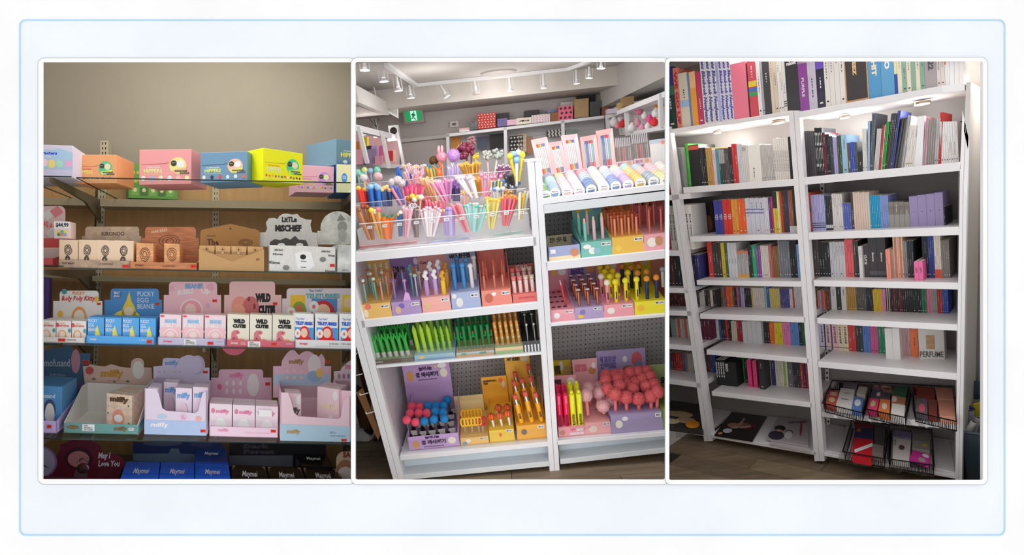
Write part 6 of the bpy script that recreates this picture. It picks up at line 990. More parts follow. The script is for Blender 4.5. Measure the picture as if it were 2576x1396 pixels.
# ---- acrylic bins of pens on the top left tray
def abin(lbl, x0, x1, k0, k1, z0, h, nd):
    a = TS.at(x0, k0)+B.up*z0; b = TS.at(x1, k0)+B.up*z0; d = B.n*(k1-k0); u = B.up*h; t = thing('acrylic_bin', lbl, 'bin', (a+b+d)/2, 'clear acrylic pen bins'); th = .003
    mb = MB(); mb.prism([a, b, b+u, a+u], B.n*th, ACR); mb.build('front_panel', t, B); mb = MB(); mb.prism([a+d, b+d, b+d+u, a+d+u], B.n*th, ACR); mb.build('back_panel', t, B); mb = MB(); mb.prism([a, b, b+d, a+d], B.up*th, M((226, 226, 230), 'paint')); mb.build('base', t, B)
    for i in range(nd+1): p = lp(a, b, i/nd); mb = MB(); mb.prism([p, p+d, p+d+u, p+u], B.right*th, ACR); mb.build('divider', t, B)
    for f in (.99,): mb = MB(); mb.tube([a+u*f, b+u*f], .0022, M((250, 250, 252), 'plastic'), 4); mb.build('rim', t, B)
    if z0 > .02: mb = MB(); mb.prism([a+B.up*-z0, b+B.up*-z0, b, a], d, M((214, 212, 216), 'paint')); mb.build('riser', t, B)
abin('front clear acrylic bin row along the top left tray', 915, 1338, .04, .16, 0, .15, 8); abin('middle clear acrylic bin row on the top left tray', 905, 1334, .2, .34, .10, .15, 8); abin('rear clear acrylic bin row on the top left tray', 900, 1330, .38, .56, .22, .13, 7)
def bunch(desc, where, n, base, top, sp, r, cols, kd, tc, sz, k, sb=.35, kind='plastic', cat='pen', name='novelty_pen'):
    for i in range(n):
        f = (i+.5)/n-.5; jx = R.uniform(-.15, .15)*sp; yy = top[1]+R.uniform(-5, 5); kk = k+R.uniform(-.03, .04)
        b = B.pt(base[0]+f*sp*sb, base[1], kk); tp = B.pt(top[0]+f*sp+jx*.3, yy, kk); c = cols[i % len(cols)]; t_c = tc[i % len(tc)] if isinstance(tc, list) else tc
        t = thing(name, '%s %s-topped pen, %s in the %s' % (cname(c), {'ball': 'round', 'cap': 'plain', 'paw': 'paw', 'bunny': 'long-eared', 'flower': 'flower', 'tuft': 'tufted', 'halo': 'ring', 'stack': 'beaded', 'bow': 'bow', 'gem': 'gem'}[kd], nth(i+1), where), cat, b, desc)
        rr = pxr(b, r); ax = (tp-b).normalized(); mb = MB(); mb.cyl(b, tp, rr*1.0, rr*1.2, M(c, kind), 8); mb.build('barrel', t, B); s = pxr(b, sz*1.12); X = B.right; m = M(t_c, 'plastic'); mb = MB()
        if kd == 'ball': mb.ball(tp+ax*s*.6, s, m, 10, 7)
        elif kd == 'paw': mb.ball(tp+ax*s*.7, s, m, 9, 6, sz=.85); [mb.ball(tp+ax*s*1.5+X*s*o_, s*.38, M((245, 170, 185), 'plastic'), 7, 5) for o_ in (-.65, 0, .65)]
        elif kd == 'bunny': mb.ball(tp+ax*s*.7, s, m, 9, 6); [mb.ball(tp+ax*s*2.1+X*s*o_, s*.34, m, 7, 5, sz=3, axes=(X, B.n, ax)) for o_ in (-.6, .6)]
        elif kd == 'flower': [mb.ball(tp+ax*s*(.8+.6*math.sin(a_))+X*s*.7*math.cos(a_), s*.42, m, 7, 5) for a_ in (0, 1.26, 2.5, 3.77, 5.03)]; mb.ball(tp+ax*s*.8-B.n*s*.3, s*.35, YL, 6, 5)
        elif kd == 'tuft': [mb.cyl(tp, tp+ax*s*1.6+X*s*o_, s*.3, s*.08, m, 5) for o_ in (-.8, -.3, .3, .8)]
        elif kd == 'halo': mb.ring(tp+ax*s, X, ax, s, s*.25, m, 12)
        elif kd == 'stack': [mb.ball(tp+ax*s*(.6+i_*1.3), s, m, 8, 6) for i_ in range(2)]
        else: mb.cyl(tp, tp+ax*s, rr*1.02, rr*.8, m, 8)
        mb.build('topper', t, B)
F1, F2, F3 = .1, .26, .45; PK_ = (240, 150, 165)
for a in [('brown bear-like pens', 'brown bunch at far left front', 5, (934, 603), (914, 528), 42, 3, [(190, 122, 72)], 'ball', (150, 84, 44), 5.5, F1), ('yellow duck-like pens', 'yellow bunch left of the carrots', 3, (960, 600), (944, 534), 26, 3, [(236, 190, 60), (240, 150, 150)], 'ball', [(248, 220, 60), (240, 238, 230), (240, 120, 130)], 6, F1),
  ('carrot pens', 'orange carrot bunch at the front', 3, (976, 601), (975, 546), 30, 5.6, [(240, 112, 30)], 'tuft', (30, 140, 70), 5, F1), ('blue capsule pens', 'narrow blue slot right of the carrots', 2, (1008, 594), (1006, 540), 8, 4.5, [(60, 100, 150)], 'ball', [(245, 215, 70), (235, 235, 232)], 5, F1), ('pink glitter pens', 'sparkly pink bunch in the front row', 7, (1022, 597), (1026, 526), 28, 2, [(226, 164, 180), (235, 190, 200)], 'tuft', (245, 210, 220), 4, F1),
  ('silver mirror pens', 'grey bunch with eye-like rings', 4, (1048, 597), (1040, 525), 26, 2.4, [(130, 112, 112)], 'halo', (200, 225, 235), 4.5, F1), ('white pink-paw pens', 'white fanned bunch in the front row', 8, (1082, 595), (1084, 530), 52, 3, [(236, 226, 228)], 'paw', (246, 200, 206), 4, F1), ('lilac capsule pens', 'lilac capsule group in the front row', 4, (1131, 592), (1129, 532), 26, 5, [(188, 170, 222)], 'ball', [(240, 200, 90), (150, 130, 220), (170, 150, 225), (170, 150, 225)], 5.5, F1, .9),
  ('leaning pink pens', 'pink leaning bunch in the front row', 6, (1176, 584), (1148, 516), 26, 3.2, [(240, 142, 152)], 'cap', (245, 170, 180), 3, F1, .5), ('mint fan pens', 'mint fanned bunch in the front row', 10, (1194, 582), (1199, 520), 60, 2.8, [(150, 214, 200), (206, 228, 220), (160, 215, 225)], 'ball', [(80, 200, 175), (210, 235, 228), (120, 200, 220), (245, 190, 160)], 4, F1), ('yellow straw pens', 'pale yellow bunch in the front row', 10, (1236, 575), (1242, 506), 34, 2.8, [(226, 212, 122), (216, 200, 110)], 'flower', (240, 200, 90), 4, F1),
  ('red and violet straw pens', 'red and violet bunch at the right front', 10, (1272, 568), (1282, 500), 40, 2.6, [(220, 90, 110), (150, 132, 205), (232, 120, 130)], 'flower', (240, 150, 80), 4, F1), ('yellow-stem pens', 'yellow and white bunch beside the post', 8, (1309, 552), (1317, 490), 28, 2.8, [(226, 196, 70), (238, 236, 226)], 'tuft', [(225, 195, 70), (240, 240, 235)], 4, F1),
  ('red capsule pens', 'red group at far left, middle row', 3, (918, 520), (910, 482), 20, 5, [(216, 52, 36)], 'ball', [(246, 190, 60), (230, 60, 40)], 6, F2, .8), ('blue round-head pens', 'blue group at the left, middle row', 5, (944, 519), (939, 478), 30, 5.2, [(48, 118, 202)], 'ball', (140, 186, 228), 7.5, F2, .9), ('navy blond-head pens', 'navy group at the left, middle row', 4, (975, 519), (970, 480), 24, 4.4, [(56, 86, 138)], 'ball', [(242, 206, 120), (225, 180, 120)], 6, F2, .9), ('blue and pink diagonal pens', 'blue diagonal bunch, middle row', 7, (1012, 516), (990, 474), 26, 3.2, [(80, 100, 185), (110, 130, 200), (240, 140, 160)], 'cap', (90, 110, 190), 4, F2, .5),
  ('hot pink gel pens', 'hot pink bunch, middle row', 10, (1042, 520), (1042, 470), 50, 3, [(236, 80, 132), (240, 120, 150)], 'cap', (230, 60, 120), 4, F2, .7), ('ball-topped pens', 'group with white and yellow balls', 7, (1048, 552), (1044, 503), 48, 2.2, [(180, 120, 90), (235, 190, 190)], 'ball', [(240, 238, 236), (190, 110, 60), (246, 200, 50), (240, 238, 236), (246, 200, 50)], 6.5, .17, .4), ('wooden chopstick pens', 'pale wooden bunch, middle row', 6, (1096, 518), (1072, 450), 36, 3.8, [(224, 184, 130)], 'cap', (230, 195, 145), 3, F2, .45), ('pink sparkle gel pens', 'pink sparkle bunch, middle row', 9, (1124, 510), (1100, 464), 36, 3, [(236, 152, 192)], 'tuft', (246, 196, 214), 5, F2, .5),
  ('violet glitter pens', 'violet glitter bunch, middle row', 7, (1130, 502), (1127, 456), 26, 2.6, [(176, 112, 172), (200, 130, 180)], 'tuft', (226, 170, 200), 4, F2), ('purple beaded pens', 'purple beaded block, middle row', 5, (1148, 506), (1146, 470), 18, 3, [(70, 60, 110)], 'stack', (150, 112, 190), 4, F2, .9), ('white paw pens', 'white paw bunch, middle row', 7, (1194, 498), (1173, 452), 44, 3.6, [(240, 232, 236)], 'paw', (244, 222, 230), 6, F2), ('coral star pens', 'coral star group, middle row', 3, (1172, 520), (1174, 490), 24, 2, [(240, 170, 150)], 'flower', (242, 164, 140), 7, .2),
  ('pink long-eared pens', 'pink wide-eared group, middle row', 5, (1222, 496), (1234, 448), 56, 2.4, [(240, 142, 172)], 'bunny', (242, 148, 178), 4.5, F2, .25), ('yellow and navy pens', 'yellow and navy group, middle row', 8, (1250, 476), (1252, 458), 36, 2.6, [(236, 206, 50), (70, 104, 176)], 'ball', [(240, 210, 60), (90, 120, 190)], 3, .2, .9), ('white dangling heads', 'row of white and blue balls', 5, (1251, 500), (1251, 481), 34, 2, [(210, 210, 210)], 'ball', [(240, 238, 232), (120, 160, 220)], 5, .17, 1), ('brown spotted pens', 'brown spotted bunch, middle row', 8, (1272, 510), (1271, 486), 32, 2.6, [(200, 150, 80)], 'flower', (196, 134, 66), 5, F2),
  ('pastel fluff pens', 'pastel bunch at far left, rear row', 3, (930, 470), (915, 440), 20, 2, [(240, 150, 160)], 'tuft', (150, 220, 200), 5, F3), ('pale pink blossom pens', 'pale pink blossom bunch, rear row', 12, (1050, 462), (1046, 424), 60, 1.8, [(245, 190, 200)], 'flower', (246, 200, 210), 5, F3), ('pink straw pens', 'pale pink cluster behind the blossom pens', 7, (1040, 470), (1040, 440), 50, 2, [(240, 160, 180)], 'tuft', (246, 190, 200), 4, F3-.04), ('teal and yellow pencils', 'pencil group beside the orange antler topper', 6, (1090, 450), (1084, 420), 24, 3, [(240, 180, 60), (60, 150, 160)], 'cap', (50, 140, 160), 4, F3, .8),
  ('lavender swan-like pens', 'lavender bunch, rear row', 7, (1142, 462), (1143, 424), 28, 2.6, [(186, 176, 222)], 'tuft', (200, 196, 230), 6, F3, .8), ('amber beaded wands', 'amber beaded bunch, rear row', 14, (1190, 462), (1182, 418), 48, 2.2, [(214, 170, 80), (190, 140, 60)], 'flower', (226, 176, 80), 4.5, F3, .5), ('dark violet pens', 'dark violet leaning bunch, rear row', 9, (1262, 448), (1268, 420), 40, 2, [(136, 84, 122)], 'cap', (230, 210, 225), 4, F3, .5), ('black dotted pens', 'black dotted bunch beside the post, rear row', 7, (1290, 470), (1284, 446), 34, 2.4, [(60, 58, 64)], 'ball', (90, 86, 92), 4, .36, .9),
  ('orange amber sticks', 'amber sticks behind the paw pens', 8, (1206, 490), (1202, 452), 22, 2.2, [(196, 140, 40)], 'tuft', (226, 176, 80), 4, .36, .5), ('grey film pens', 'grey bunch behind the yellow ones', 8, (1276, 520), (1280, 470), 44, 2.2, [(120, 118, 126), (90, 90, 96)], 'ball', (190, 200, 215), 4, .36, .6), ('rose back-up pens', 'rose bunch behind the white fan', 9, (1100, 560), (1098, 510), 56, 3, [(236, 130, 150), (225, 110, 130)], 'cap', (240, 150, 165), 3, .19, .6), ('magenta short pens', 'magenta bunch behind the silver rings', 8, (1062, 545), (1062, 500), 40, 3, [(225, 70, 110), (236, 120, 140)], 'cap', (235, 90, 130), 3, .21, .7)]:
    bunch(*a)
def wand(lbl, x, y, r, k, col, bx, by, stem, ears=None, fur=True, name='pompom_wand', kind='fur'):
    c3 = B.pt(x, y, k); b = B.pt(bx, by, k); t = thing(name, lbl, 'wand', b); mb = MB(); mb.cyl(b, c3, .006, .006, M(stem, 'plastic'), 6); mb.build('stem', t, B)
    if fur: pompom(t, c3, pxr(c3, r), col)
    else:
        mb = MB(); rr = pxr(c3, r)
        for i in range(26): p = c3+V((R.uniform(-1, 1), R.uniform(-.4, .4), R.uniform(-1, 1)))*rr*.72; mb.ball(p, rr*R.uniform(.22, .4), M(col, kind), 6, 4)
        mb.build('foil_head', t, B)
    if ears: mb = MB(); [mb.ball(c3+B.up*pxr(c3, r*1.35)+B.right*pxr(c3, o), pxr(c3, 4), M(ears, 'plastic'), 8, 6, sz=2.6) for o in (-5, 3)]; mb.build('tips', t, B)
wand('pink fluffy wand with pointed tips above the pen bins', 1111, 395, 14, .5, (245, 170, 185), 1116, 470, (240, 150, 165), (245, 165, 175)); wand('large lilac fluffy ball wand above the pen bins', 1141, 391, 17, .48, (205, 160, 225), 1140, 470, (225, 150, 175)); wand('brown fluffy hair wand left of the pink fluffy wand', 1091, 404, 12, .52, (116, 82, 50), 1090, 470, (120, 90, 60))
wand('white fluffy ball wand at the far left of the bins', 915, 447, 10, .42, (248, 246, 246), 922, 500, (220, 220, 150)); wand('pink fluffy ball wand at the left of the bins', 951, 444, 12, .44, (248, 205, 208), 965, 500, (240, 150, 160)); wand('mint fluffy ball wand at the left edge', 900, 434, 9, .47, (160, 225, 205), 906, 480, (150, 210, 200)); wand('blue fluffy ball wand between the yellow and mint ones', 932, 430, 8, .5, (180, 205, 240), 936, 480, (150, 180, 220)); wand('pale yellow fluffy ball wand at the left', 917, 428, 8, .49, (240, 236, 160), 922, 480, (240, 190, 170)); wand('second mint fluffy ball wand right of the blue one', 949, 428, 9, .5, (150, 220, 200), 952, 480, (150, 210, 200))
for i, (x, y, r) in enumerate([(987, 459, 11), (1001, 454, 12), (1010, 461, 11)]): wand('white-pink feathery ball pen, %s from left of its trio' % nth(i+1), x, y, r, .38, (250, 224, 226), x+8, 505, (240, 140, 170))
wand('maroon sequin star wand bunch above the lilac ball', 1172, 378, 24, .55, (120, 44, 66), 1180, 450, (120, 60, 80), fur=False, name='foil_wand', kind='gloss'); wand('maroon and silver sequin wand behind the first', 1186, 352, 11, .6, (150, 110, 110), 1186, 430, (150, 110, 110), fur=False, name='foil_wand', kind='gloss'); wand('yellow wrapped candy-shaped wand', 1197, 392, 9, .5, (240, 190, 60), 1197, 450, (230, 180, 80), fur=False, name='foil_wand', kind='gloss')
wand('clear and green foil wand, left of the two', 1226, 390, 13, .5, (170, 172, 166), 1230, 470, (225, 190, 200), fur=False, name='foil_wand', kind='gloss'); wand('clear and green foil wand, right of the two', 1252, 386, 15, .5, (160, 168, 162), 1240, 470, (225, 220, 220), fur=False, name='foil_wand', kind='gloss')
t = thing('novelty_pen', 'orange antler-shaped topper pen in the rear row', 'pen', B.pt(1100, 455, .42)); mb = MB(); o_m = M((240, 112, 28), 'plastic'); c = B.pt(1104, 436, .42); mb.ball(c, pxr(c, 7), o_m, 10, 8, sz=1.8); [mb.tube([c+B.up*pxr(c, 6), B.pt(c1, c2, .42), B.pt(c3_, c4, .42)], pxr(c, 2.6), o_m, 6) for c1, c2, c3_, c4 in ((1095, 424, 1087, 415), (1110, 420, 1104, 408))]; mb.build('topper', t, B)
t = thing('novelty_pen', 'pair of blue sticks crossing in a V shape', 'pen', B.pt(1018, 480, .42)); [(lambda mb: (mb.tube([B.pt(*p, .42), B.pt(*q_, .42)], .009, M((40, 100, 190), 'plastic'), 6), mb.build('stick', t, B)))(MB()) for p, q_ in (((1000, 420), (1018, 470)), ((1035, 437), (1016, 478)), ((999, 424), (1001, 444)))]
for i, (x, y, bx, by, c, tc, k) in enumerate([(1283, 393, 1300, 432, (246, 205, 40), (246, 210, 50), .3), (1314, 389, 1306, 432, (246, 205, 40), (246, 210, 50), .3), (1293, 388, 1302, 436, (110, 160, 225), (130, 176, 232), .34), (1300, 403, 1300, 442, (225, 230, 240), (130, 176, 232), .28), (1304, 384, 1308, 440, (110, 160, 225), (240, 225, 232), .36), (1288, 388, 1298, 440, (246, 205, 40), (240, 120, 90), .38)]):
    b = B.pt(bx, by+25, k); c3 = B.pt(x, y, k); t = thing('novelty_pen', '%s long-necked topper pen beside the white post, %s of six' % (cname(c), nth(i+1)), 'pen', b, 'long-necked pens beside the post'); mb = MB(); mb.cyl(b, c3, pxr(b, 3), pxr(b, 4.5), M(c, 'plastic'), 8); mb.build('barrel', t, B); mb = MB(); mb.ball(c3, pxr(c3, 7.5), M(tc, 'plastic'), 12, 9, sz=1.15); mb.build('topper', t, B)
for i, (x0, y0, x1, y1, c) in enumerate([(905, 612, 1048, 601, (235, 140, 150)), (1084, 600, 1180, 590, (180, 200, 235)), (1245, 582, 1335, 572, (170, 225, 210))]):
    a = TS.hit(x0, y0+13); b = TS.hit(x1, y1+11); mb = MB(); mb.prism([a, b, b+B.n*.05, a+B.n*.05], B.up*.012, M(c, 'plastic')); mb.prism([a+B.up*.0121, b+B.up*.0121, b+B.n*.02+B.up*.0121, a+B.n*.02+B.up*.0121], B.up*.0008, WT); tag(mb.build('plastic_ruler', fr=B), ['long pink ruler pack lying in front of the bins', 'pale blue ruler pack lying in front of the bins', 'mint ruler with bear-like print at right front'][i], 'ruler')
for i, (x, y) in enumerate([(930, 572), (968, 568), (1005, 564), (1047, 560), (1088, 556), (1123, 552), (1162, 549), (1198, 545), (1238, 540), (1274, 536), (1312, 535)]):
    q = [B.pt(x-6, y-3, .035), B.pt(x+6, y-4.2, .035), B.pt(x+6, y+3, .035), B.pt(x-6, y+4.2, .035)]; mb = MB(); mb.prism(q, B.n*.001, WT); o = mb.build('price_tag', fr=B); tag(o, 'white price tag on the front bins, %s from the left' % nth(i+1), 'price tag', 'white price tags on the bins'); text('3.50', q, .15, .25, .85, .75, BK, o, B, 1)
# ---- washi tape columns
z4 = lambda x, y: (1280+x/5.817, 320+y/5.817)
cols = [((545, 1000), (470, 860), [(120, 170, 90), (190, 220, 190)]), ((675, 960), (575, 735), [(150, 180, 220), (170, 215, 210), (140, 140, 175)]), ((855, 945), (735, 740), [(235, 205, 200), (240, 190, 195), (200, 200, 150)]), ((1030, 930), (895, 705), [(225, 200, 220), (235, 215, 230), (240, 190, 205)]), ((1205, 910), (1060, 665), [(100, 130, 170), (170, 195, 225), (240, 160, 160)]), ((1390, 885), (1215, 640), [(230, 222, 210), (245, 235, 210), (240, 215, 225)]), ((1565, 860), (1385, 635), [(130, 150, 200), (190, 205, 235), (225, 225, 235)]), ((1745, 840), (1540, 625), [(190, 170, 210), (240, 205, 225), (245, 235, 210)]), ((1925, 815), (1690, 600), [(220, 190, 110), (235, 205, 140), (180, 220, 210)]), ((2115, 795), (1860, 605), [(150, 170, 185), (240, 200, 205), (190, 210, 225)]), ((2290, 800), (2040, 590), [(215, 215, 160), (240, 200, 210)]), ((2400, 760), (2200, 570), [(240, 200, 200), (245, 230, 225)])]
for ci, (f, bk_, cc) in enumerate(cols):
    fp = B.pt(*z4(*f), .06); bp = B.pt(*z4(*bk_), .42); ax = (bp-fp).normalized(); L_ = (bp-fp).length; n = 8; rr = pxr(fp, 15)
    for i in range(n):
        c0 = fp+ax*L_*i/n; c1 = fp+ax*L_*(i+.9)/n; col = cc[min(len(cc)-1, i*len(cc)//n)]
        if px(c0)[0] > B.hi+14: continue
        t = thing('tape_roll', '%s washi tape roll, %s from front in the %s tape column' % (cname(col), nth(i+1), nth(ci+1)), 'tape', c0-B.up*rr, 'washi tape rolls'); mb = MB(); mb.cyl(c0, c1, rr, rr, M(col, 'plastic'), 16, True); mb.build('roll', t, B)
        if i == 0: mb = MB(); mb.cyl(c0-ax*.002, c0, rr*.9, rr*.9, M((236, 236, 238), 'print'), 16); mb.build('label_disc', t, B); u_ = ax.cross(B.right).normalized(); v_ = B.right; u_ = -u_ if u_.dot(B.up) < 0 else u_; qd = [c0-ax*.003+u_*rr*.8-v_*rr*.8, c0-ax*.003+u_*rr*.8+v_*rr*.8, c0-ax*.003-u_*rr*.8+v_*rr*.8, c0-ax*.003-u_*rr*.8-v_*rr*.8]; text('Masking Tape', qd, .2, .3, .8, .42, BK, t, B, 2); s = MB(); s.dpoly(qd, [(.1, .6), (.9, .5), (.8, .85), (.5, .98), (.2, .85)], M(tuple(int(v*.85) for v in col), 'print')); s.build('printed_artwork', t, B, closed=False)
# ---- pencil boxes and pen packs
def pbox(lbl, q4, pens, border, back_c, k=.5):
    q = [B.pt(x, y, k) for x, y in q4]; t = thing('pencil_box', lbl, 'box', (q[2]+q[3])/2, 'pink framed pencil boxes'); I = [quadpt(q, u, v) for u, v in ((.24, .15), (.78, .15), (.8, .98), (.26, .98))]; dz = B.n*.03
    mb = MB(); m = M(border); 
    for i in range(4): j = (i+1) % 4; mb.prism([q[i], q[j], I[j]+dz*.6, I[i]+dz*.6], dz, m)
    mb.build('frame', t, B); mb = MB(); mb.prism([p+dz for p in q], B.n*.004, M(back_c)); mb.build('backing', t, B)
    n = len(pens)
    for i, (c, c2) in enumerate(pens):
        a = lp(I[0], I[1], (i+.5)/n)+dz*.8; b = lp(I[3], I[2], (i+.5)/n)+dz*.8; w = (I[1]-I[0]).length/n*.45; mb = MB(); mb.cyl(a, lp(a, b, .1), w, w, M(c2, 'plastic'), 6); mb.cyl(lp(a, b, .1), lp(a, b, .8), w, w, M(c, 'plastic'), 6); mb.cyl(lp(a, b, .8), b, w, w, M(c2, 'plastic'), 6); mb.build('pencil', t, B)
W6 = [((238, 238, 236), c) for c in ((225, 80, 80), (235, 140, 70), (235, 200, 80), (100, 150, 200), (140, 120, 190))]; T6 = [((110, 185, 200), (80, 120, 170)), ((90, 140, 190), (80, 130, 180)), ((225, 190, 205), (225, 110, 120)), ((200, 220, 230), (200, 90, 110)), ((130, 200, 210), (220, 120, 130))]
for i, (q4, pp, bc) in enumerate([([(1336, 352), (1376, 344), (1396, 437), (1358, 445)], W6, (236, 200, 200)), ([(1378, 359), (1413, 354), (1428, 432), (1394, 440)], W6, (236, 200, 204)), ([(1412, 341), (1452, 336), (1466, 425), (1427, 431)], W6, (238, 202, 206)), ([(1460, 345), (1500, 338), (1509, 420), (1468, 427)], T6, (232, 190, 190)), ([(1501, 329), (1541, 322), (1550, 416), (1509, 421)], T6, (234, 192, 190))]):
    pbox('pink framed box of %s pencils, %s from left behind the tape rolls' % ('white' if i < 3 else 'blue and pink', nth(i+1)), q4, pp, bc, (230, 214, 214))
for i, q4 in enumerate([[(1546, 344), (1588, 341), (1594, 418), (1551, 423)], [(1587, 334), (1631, 329), (1639, 412), (1596, 416)]]):
    q = [B.pt(x, y, .5) for x, y in q4]; t = thing('marker_pack', 'clear case of muted markers with pink label, %s of the two' % ('left', 'right')[i], 'marker pack', (q[2]+q[3])/2, 'clear marker cases'); mb = MB(); mb.prism(q, B.n*.03, M((220, 216, 222), 'acrylic')); mb.build('case', t, B)
    for j, c in enumerate([(120, 110, 120), (150, 120, 100), (180, 150, 130), (120, 90, 90), (220, 110, 100), (190, 130, 140), (110, 120, 120), (150, 150, 150), (190, 170, 170)]): a = quadpt(q, (j+.6)/9.4, .05)+B.n*.015; b = quadpt(q, (j+.6)/9.4, .8)+B.n*.015; w = (q[1]-q[0]).length/26; mb = MB(); mb.cyl(a, lp(a, b, .38), w, w, M((190, 186, 192), 'plastic'), 6); mb.cyl(lp(a, b, .42), b, w, w, M(c, 'plastic'), 6); mb.build('marker', t, B)
    s = MB(); s.drect(q, 0, .8, 1, 1, M((240, 200, 220), 'print')); s.dell(q, .75, .88, .14, .07, M((220, 170, 110), 'print'), 14, .0014); s.build('pink_label', t, B, closed=False); text('클리어 마커', q, .1, .84, .5, .95, M((170, 80, 120), 'print'), t, B, 3)
q = [B.pt(1634, 353, .5), B.pt(1680, 347, .5), B.pt(1684, 418, .5), B.pt(1640, 420, .5)]; mb = MB(); mb.prism(q, B.n*.01, M((240, 238, 234))); t = mb.build('notice_card', fr=B); tag(t, 'white card with pale blue top band at the right partition', 'card'); s = MB(); s.drect(q, 0, 0, 1, .14, M((190, 205, 225), 'print')); s.dell(q, .7, .12, .1, .08, M((240, 140, 120), 'print'), 10, .0014); s.build('printed_artwork', t, B, closed=False)
# ---- left of the gondola: peg hooks, leaning boards, a passer-by's lower leg
for i, (x0, y0, x1, y1) in enumerate([(893, 895, 899, 887), (893, 945, 912, 940), (906, 994, 927, 988), (921, 1041, 941, 1035)]):
    mb = MB(); a = B.pt(x0, y0, .02); b = B.pt(x1, y1, .02); mb.tube([a+B.up*.012, a, b], .0028, M((235, 235, 232), 'plastic')); tag(mb.build('wire_hook', fr=B), 'white wire hook sticking out of the left post, %s from the top' % nth(i+1), 'hook', 'white wire hooks')
mb = MB(); mb.prism([B.pt(893, 885, .25), B.pt(912, 975, .25), B.pt(893, 965, .25)], B.n*.003, M((205, 215, 215), 'film')); mb.prism([B.pt(896, 988, .3), B.pt(912, 976, .3), B.pt(957, 1092, .3), B.pt(951, 1108, .3)], B.n*.01, M((216, 160, 106))); tag(mb.build('hanging_pouch', fr=B), 'tan and clear pouch hanging from hooks at the lower left', 'pouch')
def skin_chain(name, parent, pts, m, fr=None, sub=2):
    """continuous tapered tube through rings; pts=[(point, rx, ry)]"""
    mb = MB(); n = 12; vs = []
    for i, (p, rx, ry) in enumerate(pts):
        for j in range(n): a = 6.2832*j/n; vs.append(p+B.right*rx*math.cos(a)+B.n*ry*math.sin(a))
    fs = [[i*n+j, i*n+(j+1) % n, (i+1)*n+(j+1) % n, (i+1)*n+j] for i in range(len(pts)-1) for j in range(n)]+[list(range(n-1, -1, -1)), list(range((len(pts)-1)*n, len(pts)*n))]; mb.add(vs, fs, m, True); return mb.build(name, parent, fr)
kq = .62; an = B.pt(921, 1082, kq); kn = B.pt(897, 900, kq+.04); t = thing('person', 'person walking past, only a bare calf, black sock and grey-white sneaker visible', 'person', B.pt(925, 1118, kq)); s1 = pxr(an, 1)
skin_chain('leg', t, [(an-B.up*.02, 14*s1, 13*s1), (an+(kn-an)*.08, 15*s1, 14*s1), (an+(kn-an)*.25, 18*s1, 18*s1), (an+(kn-an)*.5, 27*s1, 27*s1), (an+(kn-an)*.75, 28*s1, 28*s1), (kn, 24*s1, 24*s1), (kn+(kn-an)*.4, 32*s1, 32*s1)], M((96, 66, 52), 'matte'), B)
skin_chain('sock', t, [(an-B.up*.03, 17*s1, 15*s1), (an-B.up*.0, 19*s1, 17*s1), (an+B.up*.02, 17.5*s1, 16*s1)], M((26, 24, 26), 'matte'), B)
sh = [(905, 1092, 22, 26), (918, 1091, 24, 30), (932, 1098, 17, 30), (946, 1108, 12, 28), (957, 1113, 8, 22), (962, 1116, 3, 12)]; mb = MB(); vs = []; n = 10
for x, y, r1, r2 in [(890, 1098, 18, 20)]+sh:
    c = B.pt(x, y, kq)
    for j in range(n): a = 6.2832*j/n; vs.append(c+B.up*s1*r1*math.cos(a)+B.n*s1*r2*math.sin(a))
fs = [[i*n+j, i*n+(j+1) % n, (i+1)*n+(j+1) % n, (i+1)*n+j] for i in range(6) for j in range(n)]+[list(range(n-1, -1, -1)), list(range(6*n, 7*n))]
mb.add(vs, fs, M((220, 220, 222), 'matte'), True); mb.build('sneaker', t, B)
mb = MB(); mb.prism([B.pt(888, 1114, kq-.08), B.pt(930, 1116, kq-.08), B.pt(958, 1118, kq-.08), B.pt(956, 1123, kq-.08), B.pt(925, 1124, kq-.08), B.pt(888, 1120, kq-.08)], B.n*.16, M((214, 212, 210), 'matte')); mb.prism([B.pt(938, 1108, kq-.085), B.pt(956, 1098, kq-.085), B.pt(961, 1112, kq-.085), B.pt(944, 1116, kq-.085)], B.n*.01, M((40, 44, 42), 'matte')); mb.build('sole', t, B)
# ================================================================ ROOM C : white bookcase of albums and books
KC = .46; WC = M((226, 222, 222), 'paint'); GC = M((176, 170, 168), 'paint')
fc = Shelf(C, 1781, 1113, 2413, 1237)
WOODC = [M(c, 'floorwood') for c in ((128, 112, 88), (112, 96, 76), (140, 124, 98), (120, 102, 80))]
planks(C, fc, 'floor_books', None, None, -.9, 1.6, -1.2, .6, .16, 1.1, WOODC, 'right')
shell('wall_back_books', [C.pt(1500, -80, KC+.04), C.pt(2700, -200, KC+.04), C.pt(2700, 1600, KC+.04), C.pt(1500, 1450, KC+.04)], M((184, 176, 170), 'wall'), .05, C)
o = C.pt(2080, 60, KC+.04); mb = MB(); mb.prism([o-C.right*1.6, o+C.right*2.0, o+C.right*2.0-C.n*1.9, o-C.right*1.6-C.n*1.9], C.up*.04, M((200, 196, 192), 'wall')); struct(mb.build('ceiling_books', fr=C))
o = C.pt(2860, 700, KC+.04); mb = MB(); mb.prism([o-C.up*1.6, o+C.up*1.9, o+C.up*1.9-C.n*1.7, o-C.up*1.6-C.n*1.7], C.right*.04, M((184, 178, 172), 'wall')); struct(mb.build('wall_right_books', fr=C))
K = thing('bookcase', 'tall white three-bay bookcase with lights under its top shelf', 'bookcase', C.pt(2060, 1160, .1))
